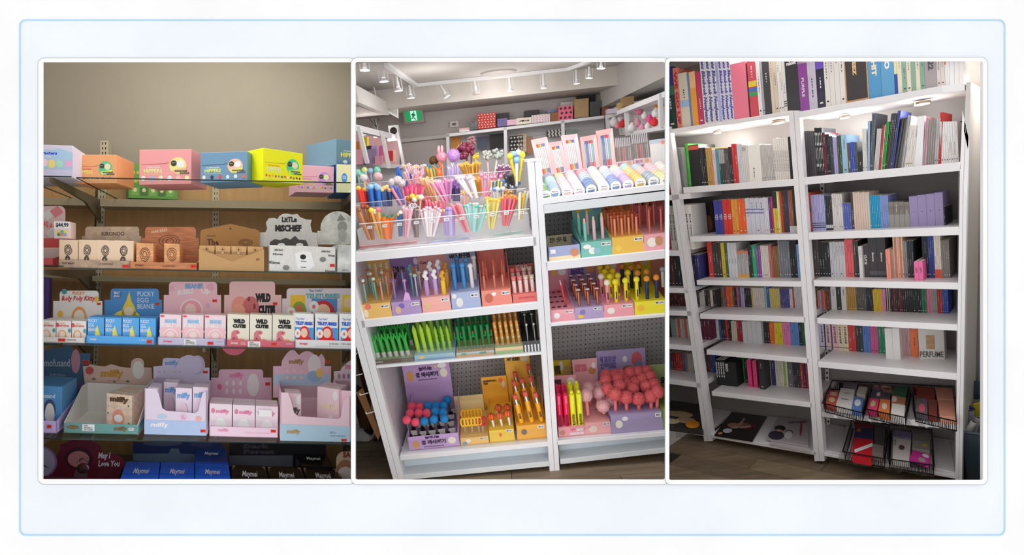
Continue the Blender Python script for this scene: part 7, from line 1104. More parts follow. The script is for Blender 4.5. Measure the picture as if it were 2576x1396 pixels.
def cpost(x0, y0, x1, y1, w0, w1, k=0, dep=.05, name='post'):
    a, b, a2, b2 = C.pt(x0, y0, k), C.pt(x1, y1, k), C.pt(x0+w0, y0, k), C.pt(x1+w1, y1, k); mb = MB(); mb.prism([a, lp(a, a2, .48), lp(b, b2, .48), b], C.n*dep, WC); mb.prism([lp(a, a2, .52), a2, b2, lp(b, b2, .52)], C.n*dep, WC); mb.prism([lp(a, a2, .47)+C.n*.004, lp(a, a2, .53)+C.n*.004, lp(b, b2, .53)+C.n*.004, lp(b, b2, .47)+C.n*.004], C.n*(dep-.01), GC); mb.build(name, K, C)
cpost(1666, 318, 1771, 1110, 18, 21); cpost(1983, 278, 2049, 1160, 27, 25); cpost(2418, 203, 2403, 1215, 19, 17)
for x, y in ((1778, 1110), (1790, 1110), (2056, 1160), (2066, 1160)): mb = MB(); a = C.pt(x, y-2, .02); mb.cyl(a, C.lift(a, y+9), .004, .004, M((60, 60, 60), 'metal'), 6); mb.build('foot', K, C)
CS = {'top_l': Shelf(C, 1681, 326, 1982, 280), 'top_r': Shelf(C, 2010, 281, 2437, 203), 'l2': Shelf(C, 1724, 471, 1998, 450), 'l3': Shelf(C, 1742, 595, 2008, 588), 'l4': Shelf(C, 1757, 705, 2018, 708), 'l5': Shelf(C, 1761, 789, 2025, 797), 'l6': Shelf(C, 1781, 880, 2032, 901), 'l7': Shelf(C, 1795, 985, 2040, 1013), 'l8': Shelf(C, 1788, 1093, 2049, 1136),
      'r2': Shelf(C, 2023, 446, 2415, 407), 'r3': Shelf(C, 2035, 585, 2412, 570), 'r4': Shelf(C, 2048, 705, 2410, 711), 'r5': Shelf(C, 2056, 800, 2408, 816), 'r6': Shelf(C, 2058, 909, 2407, 939), 'r7': Shelf(C, 2067, 1036, 2407, 1066), 'r8': Shelf(C, 2071, 1139, 2407, 1196),
      'a2': Shelf(C, 1690, 490, 1712, 488), 'a3': Shelf(C, 1681, 630, 1704, 630), 'a4': Shelf(C, 1681, 724, 1730, 725), 'a5': Shelf(C, 1681, 781, 1730, 782), 'a6': Shelf(C, 1681, 865, 1740, 870), 'a7': Shelf(C, 1681, 953, 1750, 962), 'a8': Shelf(C, 1681, 1074, 1770, 1090)}
def cshelf(S, xa, xb, th, k0=0, k1=KC-.01, name='shelf'):
    a = S.at(xa, k0); b = S.at(xb, k0); y = px(a)[1]; t_ = (a-C.lift(a, y+th)).length; mb = MB(); mb.prism([a, b, b+C.n*(k1-k0), a+C.n*(k1-k0)], -C.up*t_, WC); mb.build(name, K, C, bev=.0015)
    return t_
for nm, xa, xb, th in (('top_l', 1640, 1984, 9), ('top_r', 2008, 2420, 15), ('l2', 1718, 1997, 15), ('l3', 1736, 2008, 13), ('l4', 1752, 2018, 12), ('l5', 1760, 2026, 13), ('l6', 1777, 2034, 12), ('l7', 1790, 2042, 11), ('l8', 1786, 2052, 8), ('r2', 2021, 2415, 19), ('r3', 2033, 2412, 18), ('r4', 2046, 2410, 15), ('r5', 2055, 2408, 14), ('r6', 2057, 2407, 15), ('r7', 2066, 2407, 13), ('r8', 2070, 2407, 8)): cshelf(CS[nm], xa, xb, th)
for nm, xb, th in (('a2', 1735, 13), ('a3', 1722, 13), ('a4', 1738, 12), ('a5', 1748, 12), ('a6', 1762, 12), ('a7', 1772, 12), ('a8', 1780, 7)): cshelf(CS[nm], 1600, xb-(8 if nm != 'a2' else 0), th)
# grey back panels, side end panel, slotted strips
for x0, y0, x1, y1 in ((1560, 300, 1700, 1060), (1700, 300, 2030, 1100), (2030, 250, 2460, 1160)): mb = MB(); mb.prism([C.pt(x0, y0, KC), C.pt(x1, y0-(x1-x0)*.08, KC), C.pt(x1, y1+(x1-x0)*.1, KC), C.pt(x0, y1, KC)], C.n*.015, M((150, 144, 140), 'paint')); mb.build('back_panel', K, C)
a = C.pt(2427, 205, .04); b = C.pt(2412, 1212, .04); mb = MB(); mb.prism([a, a+C.n*(KC-.05), b+C.n*(KC-.05), b], C.right*.015, M((196, 190, 184), 'paint')); mb.build('side_panel', K, C)
mb = MB(); q = [C.pt(2413, 300, KC-.1), C.pt(2424, 299, KC-.1), C.pt(2412, 1150, KC-.1), C.pt(2401, 1150, KC-.1)]; mb.prism(q, C.n*.01, WC); o = mb.build('slotted_strip', K, C); s = MB(); [s.drect(q, .3, (i+.3)/62, .75, (i+.75)/62, DARK) for i in range(62)]; s.build('slot', o, C, closed=False, kind='stuff')
mb = MB(); q = [C.pt(2062, 440, KC-.03), C.pt(2072, 439, KC-.03), C.pt(2090, 1150, KC-.03), C.pt(2082, 1150, KC-.03)]; mb.prism(q, C.n*.01, WC); o = mb.build('slotted_strip', K, C); s = MB(); [s.drect(q, .3, (i+.3)/56, .75, (i+.75)/56, DARK) for i in range(56)]; s.build('slot', o, C, closed=False, kind='stuff')
PUCK = []
for i, (x, y, k, r) in enumerate([(1804, 342, .25, 10), (1957, 322, .16, 16), (2124, 298, .2, 12), (2318, 268, .16, 18)]):
    S = CS['top_l'] if i < 2 else CS['top_r']; c = S.at(x, k)-C.up*(.028 if i < 2 else .04); rr = r*c.y/F; mb = MB(); mb.cyl(c, c-C.up*.012, rr, rr, M((160, 140, 120), 'metal'), 20); mb.build('lamp_ring', K, C); mb = MB(); mb.cyl(c-C.up*.0125, c-C.up*.016, rr*.88, rr*.85, M((255, 250, 240), 'lampglow'), 20); mb.build('puck_light', K, C); PUCK.append(c-C.up*.03)
# ---- rows of books
BK_ = []
def row(key, k, dep, x0, segs, where, gloss='card'):
    S = CS[key]; idx = 0
    for sg in segs:
        x1, yt, n, col = sg[:4]; o_ = sg[4] if len(sg) > 4 else {}
        if col is None: x0 = x1; continue
        w = (x1-x0)/n; kk = k+o_.get('k', 0); dd = o_.get('dep', dep)
        for i in range(n):
            idx += 1; xa = x0+w*i+.25; xb = x0+w*(i+1)-.25; c = col[i % len(col)] if isinstance(col, list) else col
            bl = S.at(xa, kk); br = S.at(xb, kk); jit = R.uniform(-.6, .6) if n > 1 else 0; tl = C.lift(bl, yt+jit+(o_.get('ys', 0)*i)); H = (tl-bl).length; ln = C.right*(o_.get('lean', 0)*bl.y/F)
            q = [bl+C.up*H+ln, br+C.up*H+ln, br, bl]; bk = C.n*(dd+R.uniform(-.008, .008)); vis = min(1, max(.05, (min(xb, 2460)-max(xa, 1681))/max(.1, xb-xa)))
            y_ = px(bl)[1]; area = w*(y_-max(yt, 157))*vis*(1e3 if 'name' in o_ or o_.get('box') or o_.get('k') else 1)
            BK_.append((area, key, where, idx, i, c, o_, q, bk, w, gloss))
        x0 = x1
def book_parts(key, idx, i, c, o_, q, bk, w, gloss, mb):
    mb[0].prism(q, bk, M(c, o_.get('kind', gloss)))
    if key not in ('top_l', 'top_r', 'l2', 'r2') and w > 3 and not o_.get('box'): i0 = lp(q[0], q[1], .14); i1 = lp(q[0], q[1], .86); mb[1].prism([i0+bk*.04, i1+bk*.04, i1+bk, i0+bk], C.up*.0012, M((226, 220, 208), 'print'))
    ink = M((225, 222, 218) if sum(c)/3 < 130 else (60, 55, 58), 'print')
    if not o_.get('txt') and w > 3.2 and not o_.get('blank'):
        rr = random.Random(idx*7+len(key)); v0 = rr.choice((.12, .3, .5)); v1 = v0+rr.uniform(.14, .3); [mb[2].drect(q, .44, v, .57, min(v+rr.uniform(.012, .04), v1+.03), ink) for v in [v0+.045*j for j in range(int((v1-v0)/.045)+1)]]
        if rr.random() < .6: mb[2].drect(q, .3, .9, .7, .925, ink)
    for b_ in o_.get('bands', []): mb[3].drect(q, b_[3] if len(b_) > 3 else 0, b_[0], 1-(b_[3] if len(b_) > 3 else 0), b_[1], M(b_[2], 'print'), .0012)
    return ink
def flush_books():
    BK_.sort(key=lambda z: -z[0]); names = ('cover', 'pages', 'spine_print', 'spine_band'); rest = [MB() for _ in range(4)]; nb = 0
    for area, key, where, idx, i, c, o_, q, bk, w, gloss in BK_:
        if nb < 296 or 'name' in o_:
            nb += 'name' not in o_
            t = thing(o_.get('name', 'book'), '%s %s, %s from left %s' % (cname(c), o_.get('noun', 'book'), nth(idx), where), o_.get('cat', 'book'), (q[3]+q[2])/2+bk/2, o_.get('group', 'books '+where)); ms = [MB() for _ in range(4)]
            ink = book_parts(key, idx, i, c, o_, q, bk, w, gloss, ms); [m.build(nm, t, C, closed=j < 2) for j, (m, nm) in enumerate(zip(ms, names))]; st = o_.get('txt')
            if st: a_ = o_.get('ta', (.15, .06, .85, .94)); text(st[i % len(st)] if isinstance(st, list) else st, q, *a_, M(o_['tc'], 'print') if 'tc' in o_ else ink, t, C, o_.get('bold', 2), rot=o_.get('rot', 1), shear=o_.get('shear', 0))
        else: book_parts(key, idx, i, c, o_, q, bk, w, gloss, rest)
    al = MB()
    for m in rest:
        for f, mi, sm in zip(m.f, m.mi, m.sm): al.f.append([j+len(al.v) for j in f]); al.mi.append(al.mat(m.mats[mi])); al.sm.append(sm)
        al.v += m.v
    o = al.build('thin_books', None, C, closed=False, kind='stuff'); o['label'] = 'many thin books filling the gaps between the bigger ones on all shelves'; o['category'] = 'books'
n_ = CN
G_ = lambda *a: a
row('top_l', .03, .24, 1650, [(1681, 170, 3, n_['navy'], {'kind': 'wrap'}), (1705, 172, 1, (36, 66, 60), {'kind': 'wrap', 'bands': [(0, .3, (50, 60, 130)), (.3, .45, (50, 120, 100))]}), (1717, 172, 1, (236, 136, 118), {'txt': 'WE GO UP', 'tc': (190, 40, 70), 'bold': 4}), (1739, 186, 1, (218, 210, 190), {'box': 1, 'bands': [(.5, .62, (160, 190, 220))]}), (1744, 186, 1, (90, 140, 205)), (1759, 182, 1, (240, 190, 130), {'bands': [(.3, 1, (238, 160, 60))]}), (1773, 182, 1, (186, 56, 96)),
    (1811, 110, 3, (226, 226, 232), {'txt': 'NewJeans Bluebook NewJeans', 'tc': (90, 92, 150), 'bold': 5, 'shear': .3, 'ta': (.05, .0, .95, .98)}), (1817, 120, 1, (172, 180, 220)), (1848, 110, 3, (228, 228, 234), {'txt': 'NewJeans Bluebook NewJeans', 'tc': (86, 84, 170), 'bold': 5, 'shear': .3, 'ta': (.05, .0, .95, .98)}), (1886, 162, 1, (232, 124, 146), {'box': 1, 'blank': 1}), (1889, 160, 1, (60, 30, 34)), (1910, 150, 1, (205, 76, 90), {'bands': [(.38, .48, (230, 200, 60)), (.5, .56, (60, 120, 200)), (.57, .64, (60, 160, 90))]}), (1920, 140, 1, (230, 228, 226)), (1926, 140, 1, (170, 170, 172)), (1943, 140, 1, (66, 66, 70)), (1961, 140, 2, (214, 200, 180)), (1974, 140, 2, (232, 228, 222)), (1982, 140, 1, (222, 220, 218), {'bands': [(.8, .82, (100, 100, 100)), (.84, .86, (100, 100, 100)), (.88, .9, (100, 100, 100))]})], 'on top of the left and middle bays')
row('top_r', .03, .24, 1984, [(2014, 120, 1, (58, 56, 60), {'kind': 'wrap', 'txt': 'reboot', 'rot': 0, 'ta': (.1, .22, .9, .28), 'bold': 5}), (2037, 162, 1, (140, 72, 150), {'kind': 'wrap', 'txt': 'PURPLE', 'ta': (.3, .3, .6, .7)}), (2058, 120, 1, (196, 190, 204), {'kind': 'wrap'}), (2078, 120, 1, (48, 42, 66), {'kind': 'wrap', 'bands': [(.2, .36, (110, 80, 190))]}), (2129, 110, 4, (226, 222, 216)), (2187, 110, 1, (206, 158, 112), {'box': 1, 'blank': 1, 'bands': [(0, .96, (62, 57, 56), .05)], 'txt': 'ATEEZ', 'tc': (225, 190, 140), 'bold': 5, 'ta': (.36, .16, .52, .56)}), (2219, 110, 1, (84, 150, 196), {'box': 1, 'txt': 'CO HIT', 'tc': (235, 225, 190), 'bold': 5, 'ta': (.3, .0, .7, .6)}), (2252, 110, 1, (96, 158, 200), {'box': 1, 'txt': 'CO', 'tc': (235, 235, 235), 'bold': 5, 'ta': (.3, .2, .7, .5)}), (2260, 110, 1, (226, 220, 160), {'bands': [(.6, 1, (50, 80, 160))]}), (2328, 110, 6, [(232, 220, 196), (140, 176, 156)]), (2358, 110, 1, (172, 164, 164), {'box': 1, 'txt': '0722', 'tc': (90, 86, 88), 'bold': 3, 'ta': (.3, .2, .75, .6)}), (2378, 110, 2, (226, 212, 206)), (2400, 110, 2, (232, 228, 226), {'bands': [(.2, .5, (230, 120, 60))]}), (2421, 110, 2, (234, 226, 222), {'bands': [(.3, .6, (225, 110, 60)), (.7, .9, (150, 150, 60))]})], 'on top of the right bay')
# black panel on the kraft-edged box
qz = None
row('l2', .13, .22, 1733, [(1740, 362, 1, (70, 190, 60)), (1766, 366, 1, (34, 32, 34), {'box': 1, 'blank': 1, 'bands': [(.02, .12, (205, 80, 60))]}), (1782, 372, 4, [(40, 40, 42), (52, 60, 62), (30, 30, 34)]), (1798, 372, 3, (190, 150, 80)), (1806, 378, 1, (226, 190, 200)), (1814, 374, 2, (80, 160, 170)), (1828, 374, 3, (66, 68, 72), {'bands': [(.02, .42, (170, 168, 166))]}), (1838, 376, 3, (90, 84, 82)), (1847, 370, 2, (48, 50, 54)), (1860, 363, 2, (206, 52, 52)), (1873, 363, 3, (206, 212, 216)), (1887, 365, 3, (216, 210, 206), {'txt': 'TXT', 'ta': (.2, .05, .8, .16)}), (1918, 366, 1, (240, 232, 224), {'box': 1, 'txt': 'No.', 'rot': 1, 'ta': (.35, .62, .45, .92)}), (1951, 364, 9, (196, 192, 188)), (1989, 348, 7, (232, 226, 218), {'txt': 'PALETTE WHITE', 'tc': (120, 116, 112), 'ta': (.3, .3, .7, .8)}), (1998, 344, 3, (38, 38, 42))], 'on the first shelf of the middle bay')
row('r2', .1, .24, 2020, [(2031, 333, 2, (200, 196, 196)), (2056, 330, 9, [(62, 60, 66), (84, 80, 84)], {'kind': 'wrap'}), (2075, 322, 5, [(32, 34, 40), (28, 28, 32)], {'kind': 'wrap', 'txt': 'NCT', 'ta': (.25, .1, .75, .9)}), (2082, 333, 2, (110, 34, 52)), (2092, 338, 3, (40, 42, 44)), (2100, 342, 2, (62, 68, 72)), (2110, 345, 2, (172, 160, 208)), (2121, 342, 2, (62, 80, 62)), (2135, 340, 1, (150, 186, 206), {'box': 1}), (2143, 360, 1, (98, 76, 68), {'txt': 'CRUSH', 'ta': (.3, .6, .7, .85)}), (2152, 358, 2, (46, 84, 196)), (2160, 358, 2, (80, 84, 92)), (2171, 383, 1, (44, 46, 46)), (2182, 324, 3, (226, 222, 214), {'lean': 3}), (2188, 306, 2, (160, 186, 210), {'lean': 7}), (2198, 288, 3, (92, 98, 108), {'lean': 12}), (2210, 326, 4, (206, 204, 200), {'lean': 12}), (2216, 318, 1, (176, 50, 62), {'lean': 14}), (2218, 316, 1, (230, 226, 220), {'lean': 14}), (2226, 310, 2, (50, 150, 50), {'lean': 16}), (2240, 290, 4, [(52, 58, 66), (80, 76, 66)], {'lean': 20}), (2248, 284, 2, (60, 72, 130), {'lean': 22}), (2260, 302, 4, [(30, 30, 34), (90, 88, 92)], {'lean': 22}), (2266, 304, 2, (100, 98, 100), {'lean': 20}), (2276, 296, 4, [(150, 148, 146), (200, 196, 192)], {'lean': 20}), (2300, 318, 5, (228, 220, 212), {'lean': 12}), (2320, 296, 1, (238, 236, 234), {'box': 1, 'lean': 10, 'blank': 1}), (2328, 300, 3, [(220, 160, 180), (150, 150, 160)], {'lean': 12}), (2350, 302, 8, [(170, 160, 156), (140, 130, 128)], {'lean': 9}), (2360, 300, 2, (178, 182, 180), {'lean': 9}), (2368, 285, 2, (196, 44, 44), {'lean': 9}), (2412, 306, 7, (232, 228, 226))], 'on the first shelf of the right bay')
row('l3', .1, .22, 1801, [(1823, 504, 2, (62, 64, 150), {'txt': 'YZY', 'ta': (.2, .4, .8, .58)}), (1845, 503, 2, (212, 54, 46), {'txt': 'YZY', 'ta': (.2, .4, .8, .58)}), (1861, 502, 2, (226, 158, 60)), (1880, 501, 2, (236, 100, 44)), (1926, 499, 4, (206, 206, 216), {'bands': [(.3, .33, (110, 110, 170)), (.4, .43, (110, 110, 170))]}), (1938, 497, 3, (222, 220, 222)), (1944, 497, 1, (90, 60, 120)), (1949, 496, 1, (196, 40, 110)), (1960, 483, 2, (216, 196, 40), {'bands': [(.0, .4, (50, 48, 40))]}), (1964, 482, 1, (232, 230, 226)), (1967, 482, 1, (228, 208, 60)), (1973, 482, 2, (206, 62, 48)), (1983, 481, 3, (78, 62, 58)), (1988, 480, 2, (66, 62, 120)), (1999, 479, 3, (160, 104, 70), {'bands': [(.85, 1, (226, 224, 222))]}), (2008, 478, 3, (60, 50, 48), {'bands': [(.85, 1, (226, 224, 222))]})], 'on the second shelf of the middle bay')
row('r3', .1, .2, 2034, [(2045, 485, 1, (196, 76, 62), {'box': 1, 'bands': [(.38, .5, (120, 70, 60))]}), (2079, 491, 5, [(160, 170, 216), (186, 168, 210)], {'bands': [(.78, .8, (60, 60, 80)), (.84, .86, (60, 60, 80)), (.9, .92, (60, 60, 80))]}), (2097, 493, 4, (46, 46, 52), {'bands': [(.84, .94, (200, 200, 200))]}), (2123, 488, 5, (216, 208, 204)), (2144, 511, 4, (84, 98, 172)), (2150, 484, 1, (66, 60, 60)), (2191, 484, 7, (216, 192, 176), {'blank': 1}), (2217, 493, 6, (28, 150, 192)), (2238, 492, 4, (128, 146, 200)), (2290, 508, 4, (126, 120, 110), {'box': 1, 'kind': 'grunge', 'bands': [(.5, 1, (150, 146, 138))]}), (2375, 494, 4, (150, 136, 176), {'box': 1, 'ys': -3, 'txt': 'C', 'ta': (.4, .5, .55, .54), 'rot': 0}), (2379, 520, 1, (30, 30, 34), {'noun': 'metal bookend', 'name': 'bookend', 'cat': 'bookend', 'group': 'black bookends'})], 'on the second shelf of the right bay')
row('l4', .13, .22, 1785, [(1797, 610, 1, (212, 60, 46)), (1819, 612, 3, [(56, 64, 72), (70, 58, 52)]), (1828, 611, 1, (226, 184, 36)), (1835, 611, 1, (66, 106, 80)), (1858, 611, 3, (216, 214, 218), {'txt': 'SEVEN', 'ta': (.4, .45, .6, .6)}), (1886, 631, 3, (180, 176, 176), {'bands': [(0, .1, (226, 130, 90)), (.88, 1, (230, 170, 90))]}), (1896, 619, 2, (56, 54, 58)), (1906, 617, 1, (40, 170, 110)), (1918, 619, 2, (136, 84, 158)), (1938, 618, 5, (224, 216, 204)), (1945, 616, 1, (196, 110, 112)), (1962, 621, 4, (146, 100, 56)), (1991, 606, 5, (122, 126, 134)), (2008, 606, 3, (36, 38, 48)), (2018, 615, 1, (120, 170, 212))], 'on the third shelf of the middle bay')
row('r4', .13, .2, 2045, [(2064, 603, 3, (78, 70, 68)), (2091, 610, 4, (40, 40, 44)), (2129, 609, 5, (196, 194, 198)), (2150, 603, 3, (222, 94, 100)), (2158, 607, 1, (62, 70, 64)), (2163, 606, 1, (60, 56, 44)), (2172, 620, 1, (216, 212, 210), {'k': -.03}), (2188, 617, 1, (70, 66, 68), {'txt': 'CUTIE', 'ta': (.3, .3, .7, .6), 'bold': 3}), (2231, 598, 2, (62, 60, 64), {'box': 1, 'txt': 'Savage', 'ta': (.35, .36, .65, .6), 'bold': 3, 'shear': .3, 'bands': [(.84, .94, (90, 90, 94))]}), (2242, 628, 2, (232, 150, 132), {'k': -.05}), (2250, 627, 1, (150, 200, 178)), (2275, 596, 6, [(216, 196, 176), (220, 130, 100), (226, 190, 160)]), (2285, 607, 2, (140, 140, 138)), (2301, 607, 3, (42, 54, 58)), (2323, 658, 2, (226, 104, 156), {'k': -.09, 'txt': 'CITY', 'ta': (.3, .3, .7, .6)}), (2338, 596, 3, (28, 32, 44)), (2353, 592, 3, (44, 66, 140)), (2370, 591, 3, (220, 212, 196), {'bands': [(.8, 1, (226, 90, 60))]}), (2391, 605, 4, (130, 124, 120))], 'on the third shelf of the right bay')
row('l5', .24, .16, 1805, [(1815, 726, 1, (28, 28, 30), {'noun': 'bookend', 'name': 'bookend', 'cat': 'bookend', 'group': 'black bookends'}), (1829, 722, 3, [(60, 120, 100), (210, 110, 70), (110, 90, 150)]), (1846, 721, 2, (238, 100, 44)), (1865, 724, 4, [(36, 100, 96), (40, 38, 44), (226, 90, 130)]), (1875, 724, 2, (182, 160, 200)), (1892, 725, 4, (42, 46, 58)), (1896, 724, 1, (214, 192, 70)), (1925, 725, 6, (218, 208, 200)), (1931, 722, 1, (140, 180, 180)), (1938, 722, 1, (60, 100, 170)), (1964, 726, 6, (214, 196, 110)), (1988, 727, 5, (80, 80, 140)), (1996, 727, 2, (222, 216, 214)), (2000, 727, 1, (190, 70, 60)), (2026, 722, 6, (212, 208, 210))], 'on the fourth shelf of the middle bay')
row('r5', .24, .16, 2049, [(2058, 729, 2, (56, 54, 30)), (2077, 731, 4, [(226, 110, 70), (120, 180, 215), (210, 80, 110)]), (2092, 732, 3, (110, 72, 58)), (2106, 722, 1, (214, 212, 214)), (2118, 722, 1, (52, 54, 56)), (2131, 722, 1, (216, 212, 212)), (2156, 723, 5, (176, 136, 60)), (2181, 723, 6, (92, 88, 88)), (2198, 725, 5, (40, 48, 60)), (2220, 728, 7, (220, 184, 50)), (2230, 728, 3, (226, 140, 180)), (2240, 723, 4, [(60, 60, 62), (200, 200, 180)]), (2278, 727, 8, [(70, 28, 36), (50, 36, 36), (100, 50, 44)]), (2320, 726, 8, (36, 36, 40)), (2333, 726, 2, (46, 110, 76)), (2347, 727, 2, (206, 120, 150)), (2359, 727, 3, (146, 160, 150)), (2372, 728, 2, (176, 52, 50)), (2387, 729, 3, (48, 84, 170))], 'on the fourth shelf of the right bay')
row('l6', .26, .16, 1802, [(1811, 805, 2, (228, 224, 222)), (1817, 803, 1, (50, 96, 160)), (1828, 803, 2, (50, 50, 54)), (1834, 803, 1, (200, 50, 44)), (1842, 804, 2, (44, 42, 46)), (1856, 808, 3, (214, 204, 180)), (1870, 806, 2, (170, 48, 56)), (1918, 808, 4, (206, 204, 208), {'k': -.03, 'dep': .2, 'blank': 1}), (1925, 810, 1, (70, 90, 92)), (1938, 811, 2, (46, 44, 46)), (1950, 811, 1, (232, 104, 44)), (1971, 811, 2, (220, 198, 50)), (1991, 812, 2, (230, 128, 180)), (2012, 812, 2, (92, 142, 202)), (2019, 812, 1, (44, 44, 46)), (2036, 812, 1, (44, 92, 64))], 'on the fifth shelf of the middle bay')
LV = {'txt': 'LOVE DIVE', 'tc': (60, 50, 90), 'bold': 3, 'shear': .3, 'ta': (.3, .1, .7, .75), 'bands': [(.88, .9, (50, 45, 60))]}
row('r6', .26, .16, 2054, [(2076, 812, 2, (202, 200, 222), LV), (2079, 812, 1, (60, 60, 66)), (2092, 812, 1, (224, 200, 206), LV), (2096, 812, 1, None), (2110, 814, 1, (230, 186, 196), LV), (2136, 815, 2, (226, 214, 176), LV), (2155, 816, 2, (196, 62, 60)), (2173, 818, 2, (54, 62, 60)), (2192, 818, 2, (84, 124, 190)), (2211, 819, 2, (210, 90, 150)), (2229, 820, 2, (50, 140, 100)), (2266, 826, 2, (222, 218, 216), {'k': -.1, 'dep': .2, 'blank': 1, 'box': 1}), (2292, 824, 4, [(200, 160, 170), (220, 190, 196)]), (2312, 828, 1, (230, 120, 70), {'k': -.02})], 'on the fifth shelf of the right bay')
S = CS['r6']; bl = S.at(2313, .2); br = S.at(2377, .23); tl = C.lift(bl, 828); h = (tl-bl).length; q = [bl+C.up*h, br+C.up*h, br, bl]; t = thing('perfume_album', 'white square album reading PERFUME with small sepia picture', 'album', (bl+br)/2); mb = MB(); mb.prism(q, C.n*.06, M((206, 202, 198))); mb.build('cover', t, C); text('PERFUME', q, .03, .74, .96, .93, M((70, 66, 66), 'print'), t, C, 1); s = MB(); s.drect(q, .3, .2, .64, .66, M((176, 140, 104), 'grunge')); s.build('printed_artwork', t, C, closed=False)
row('l7', .24, .18, 1770, [(1790, 894, 3, [(90, 60, 50), (60, 70, 60), (120, 50, 44)]), (1804, 893, 4, (64, 84, 160)), (1827, 906, 4, (38, 38, 42), {'k': -.1, 'txt': ['EXO', 'EXO', 'SMART', 'SMART'], 'ta': (.2, .08, .8, .7), 'bold': 4, 'dep': .24}), (1856, 910, 1, (30, 30, 34), {'k': -.1, 'box': 1, 'blank': 1, 'dep': .2, 'txt': 'EXO', 'ta': (.05, .08, .3, .4), 'bold': 4}), (1866, 900, 2, (50, 50, 54)), (1875, 899, 1, (40, 170, 50)), (1883, 901, 1, (50, 60, 62)), (1893, 905, 1, (222, 60, 124), {'k': -.08}), (1897, 906, 1, (60, 56, 60)), (1907, 908, 1, (216, 76, 120), {'k': -.08}), (1912, 905, 1, (44, 44, 48)), (1925, 906, 1, (48, 48, 52), {'k': -.1, 'box': 1}), (1933, 904, 2, (176, 186, 190)), (1942, 904, 1, (216, 186, 40)), (1953, 906, 1, (50, 60, 120)), (1969, 907, 3, (212, 204, 186)), (1984, 908, 3, [(214, 214, 196), (150, 190, 80)]), (1997, 910, 1, (110, 106, 108)), (2016, 912, 4, (56, 56, 62)), (2036, 914, 3, [(190, 60, 50), (60, 50, 90), (160, 44, 50)])], 'on the sixth shelf of the middle bay')
# left bay, seen past the post
row('a2', .08, .2, 1660, [(1682, 395, 3, (210, 190, 186)), (1698, 404, 1, (206, 48, 52), {'box': 1}), (1712, 380, 3, (186, 190, 186)), (1724, 372, 3, (150, 152, 150), {'kind': 'wrap'})], 'on the first shelf of the left bay')
row('a3', .06, .2, 1650, [(1690, 520, 4, (200, 50, 70)), (1705, 518, 2, (226, 222, 216), {'txt': 'BLUE ORANGE', 'ta': (.3, .2, .7, .8), 'bold': 3}), (1748, 516, 5, (222, 218, 210), {'txt': 'BLUE ORANGE', 'ta': (.3, .2, .7, .8), 'bold': 3})], 'on the second shelf of the left bay')
row('a4', .08, .2, 1650, [(1716, 645, 8, [(30, 54, 54), (40, 60, 60), (110, 50, 40)]), (1736, 642, 2, (60, 50, 50)), (1764, 642, 5, [(44, 46, 80), (60, 60, 120), (50, 44, 66)])], 'on the third shelf of the left bay')
row('a5', .16, .18, 1650, [(1728, 740, 10, (96, 50, 52)), (1768, 735, 6, [(70, 66, 66), (200, 198, 194)]), (1802, 730, 5, [(200, 196, 190), (50, 50, 52), (90, 60, 50)])], 'on the fourth shelf of the left bay')
row('a6', .18, .16, 1650, [(1690, 803, 3, (40, 46, 44)), (1702, 803, 2, (150, 170, 160)), (1736, 802, 6, [(216, 170, 160), (190, 120, 100), (206, 200, 186)]), (1762, 802, 3, (110, 40, 56)), (1790, 802, 3, (96, 36, 60))], 'on the fifth shelf of the left bay')
row('a7', .2, .16, 1650, [(1690, 888, 3, (70, 120, 170)), (1702, 888, 2, (130, 50, 52)), (1718, 888, 3, (196, 60, 50)), (1760, 889, 6, [(100, 96, 110), (140, 120, 150), (206, 170, 150), (160, 186, 170)])], 'on the sixth shelf of the left bay')
flush_books()
# large face-out poster album on the second shelf
def faceout(lbl, S, x0, x1, yt, k, col, blobs_, dep=.012, x0b=None):
    bl = S.at(x0, k); br = S.at(x1, k); tl = C.lift(bl, yt); h = (tl-bl).length; q = [bl+C.up*h, br+C.up*h, br, bl]; t = thing('photo_book', lbl, 'book', (bl+br)/2); mb = MB(); mb.prism(q, C.n*dep, M(col)); mb.build('cover', t, C); s = MB()
    for i, (u, v, a, b, c) in enumerate(blobs_): s.dell(q, u, v, a, b, M(c, 'print'), 16, .001+.0003*i)
    s.build('printed_artwork', t, C, closed=False); return t, q
faceout('dark photo book standing face-out at left of the second shelf', CS['l3'], 1752, 1798, 514, .3, (56, 44, 38), [(.25, .6, .22, .4, (196, 176, 130)), (.55, .35, .3, .34, (38, 30, 32)), (.7, .7, .2, .3, (150, 84, 50)), (.3, .85, .2, .14, (110, 44, 50))])
def kcl(p, m=.42): k = p.dot(C.n)-C.d; return p-C.n*max(0, k-m)
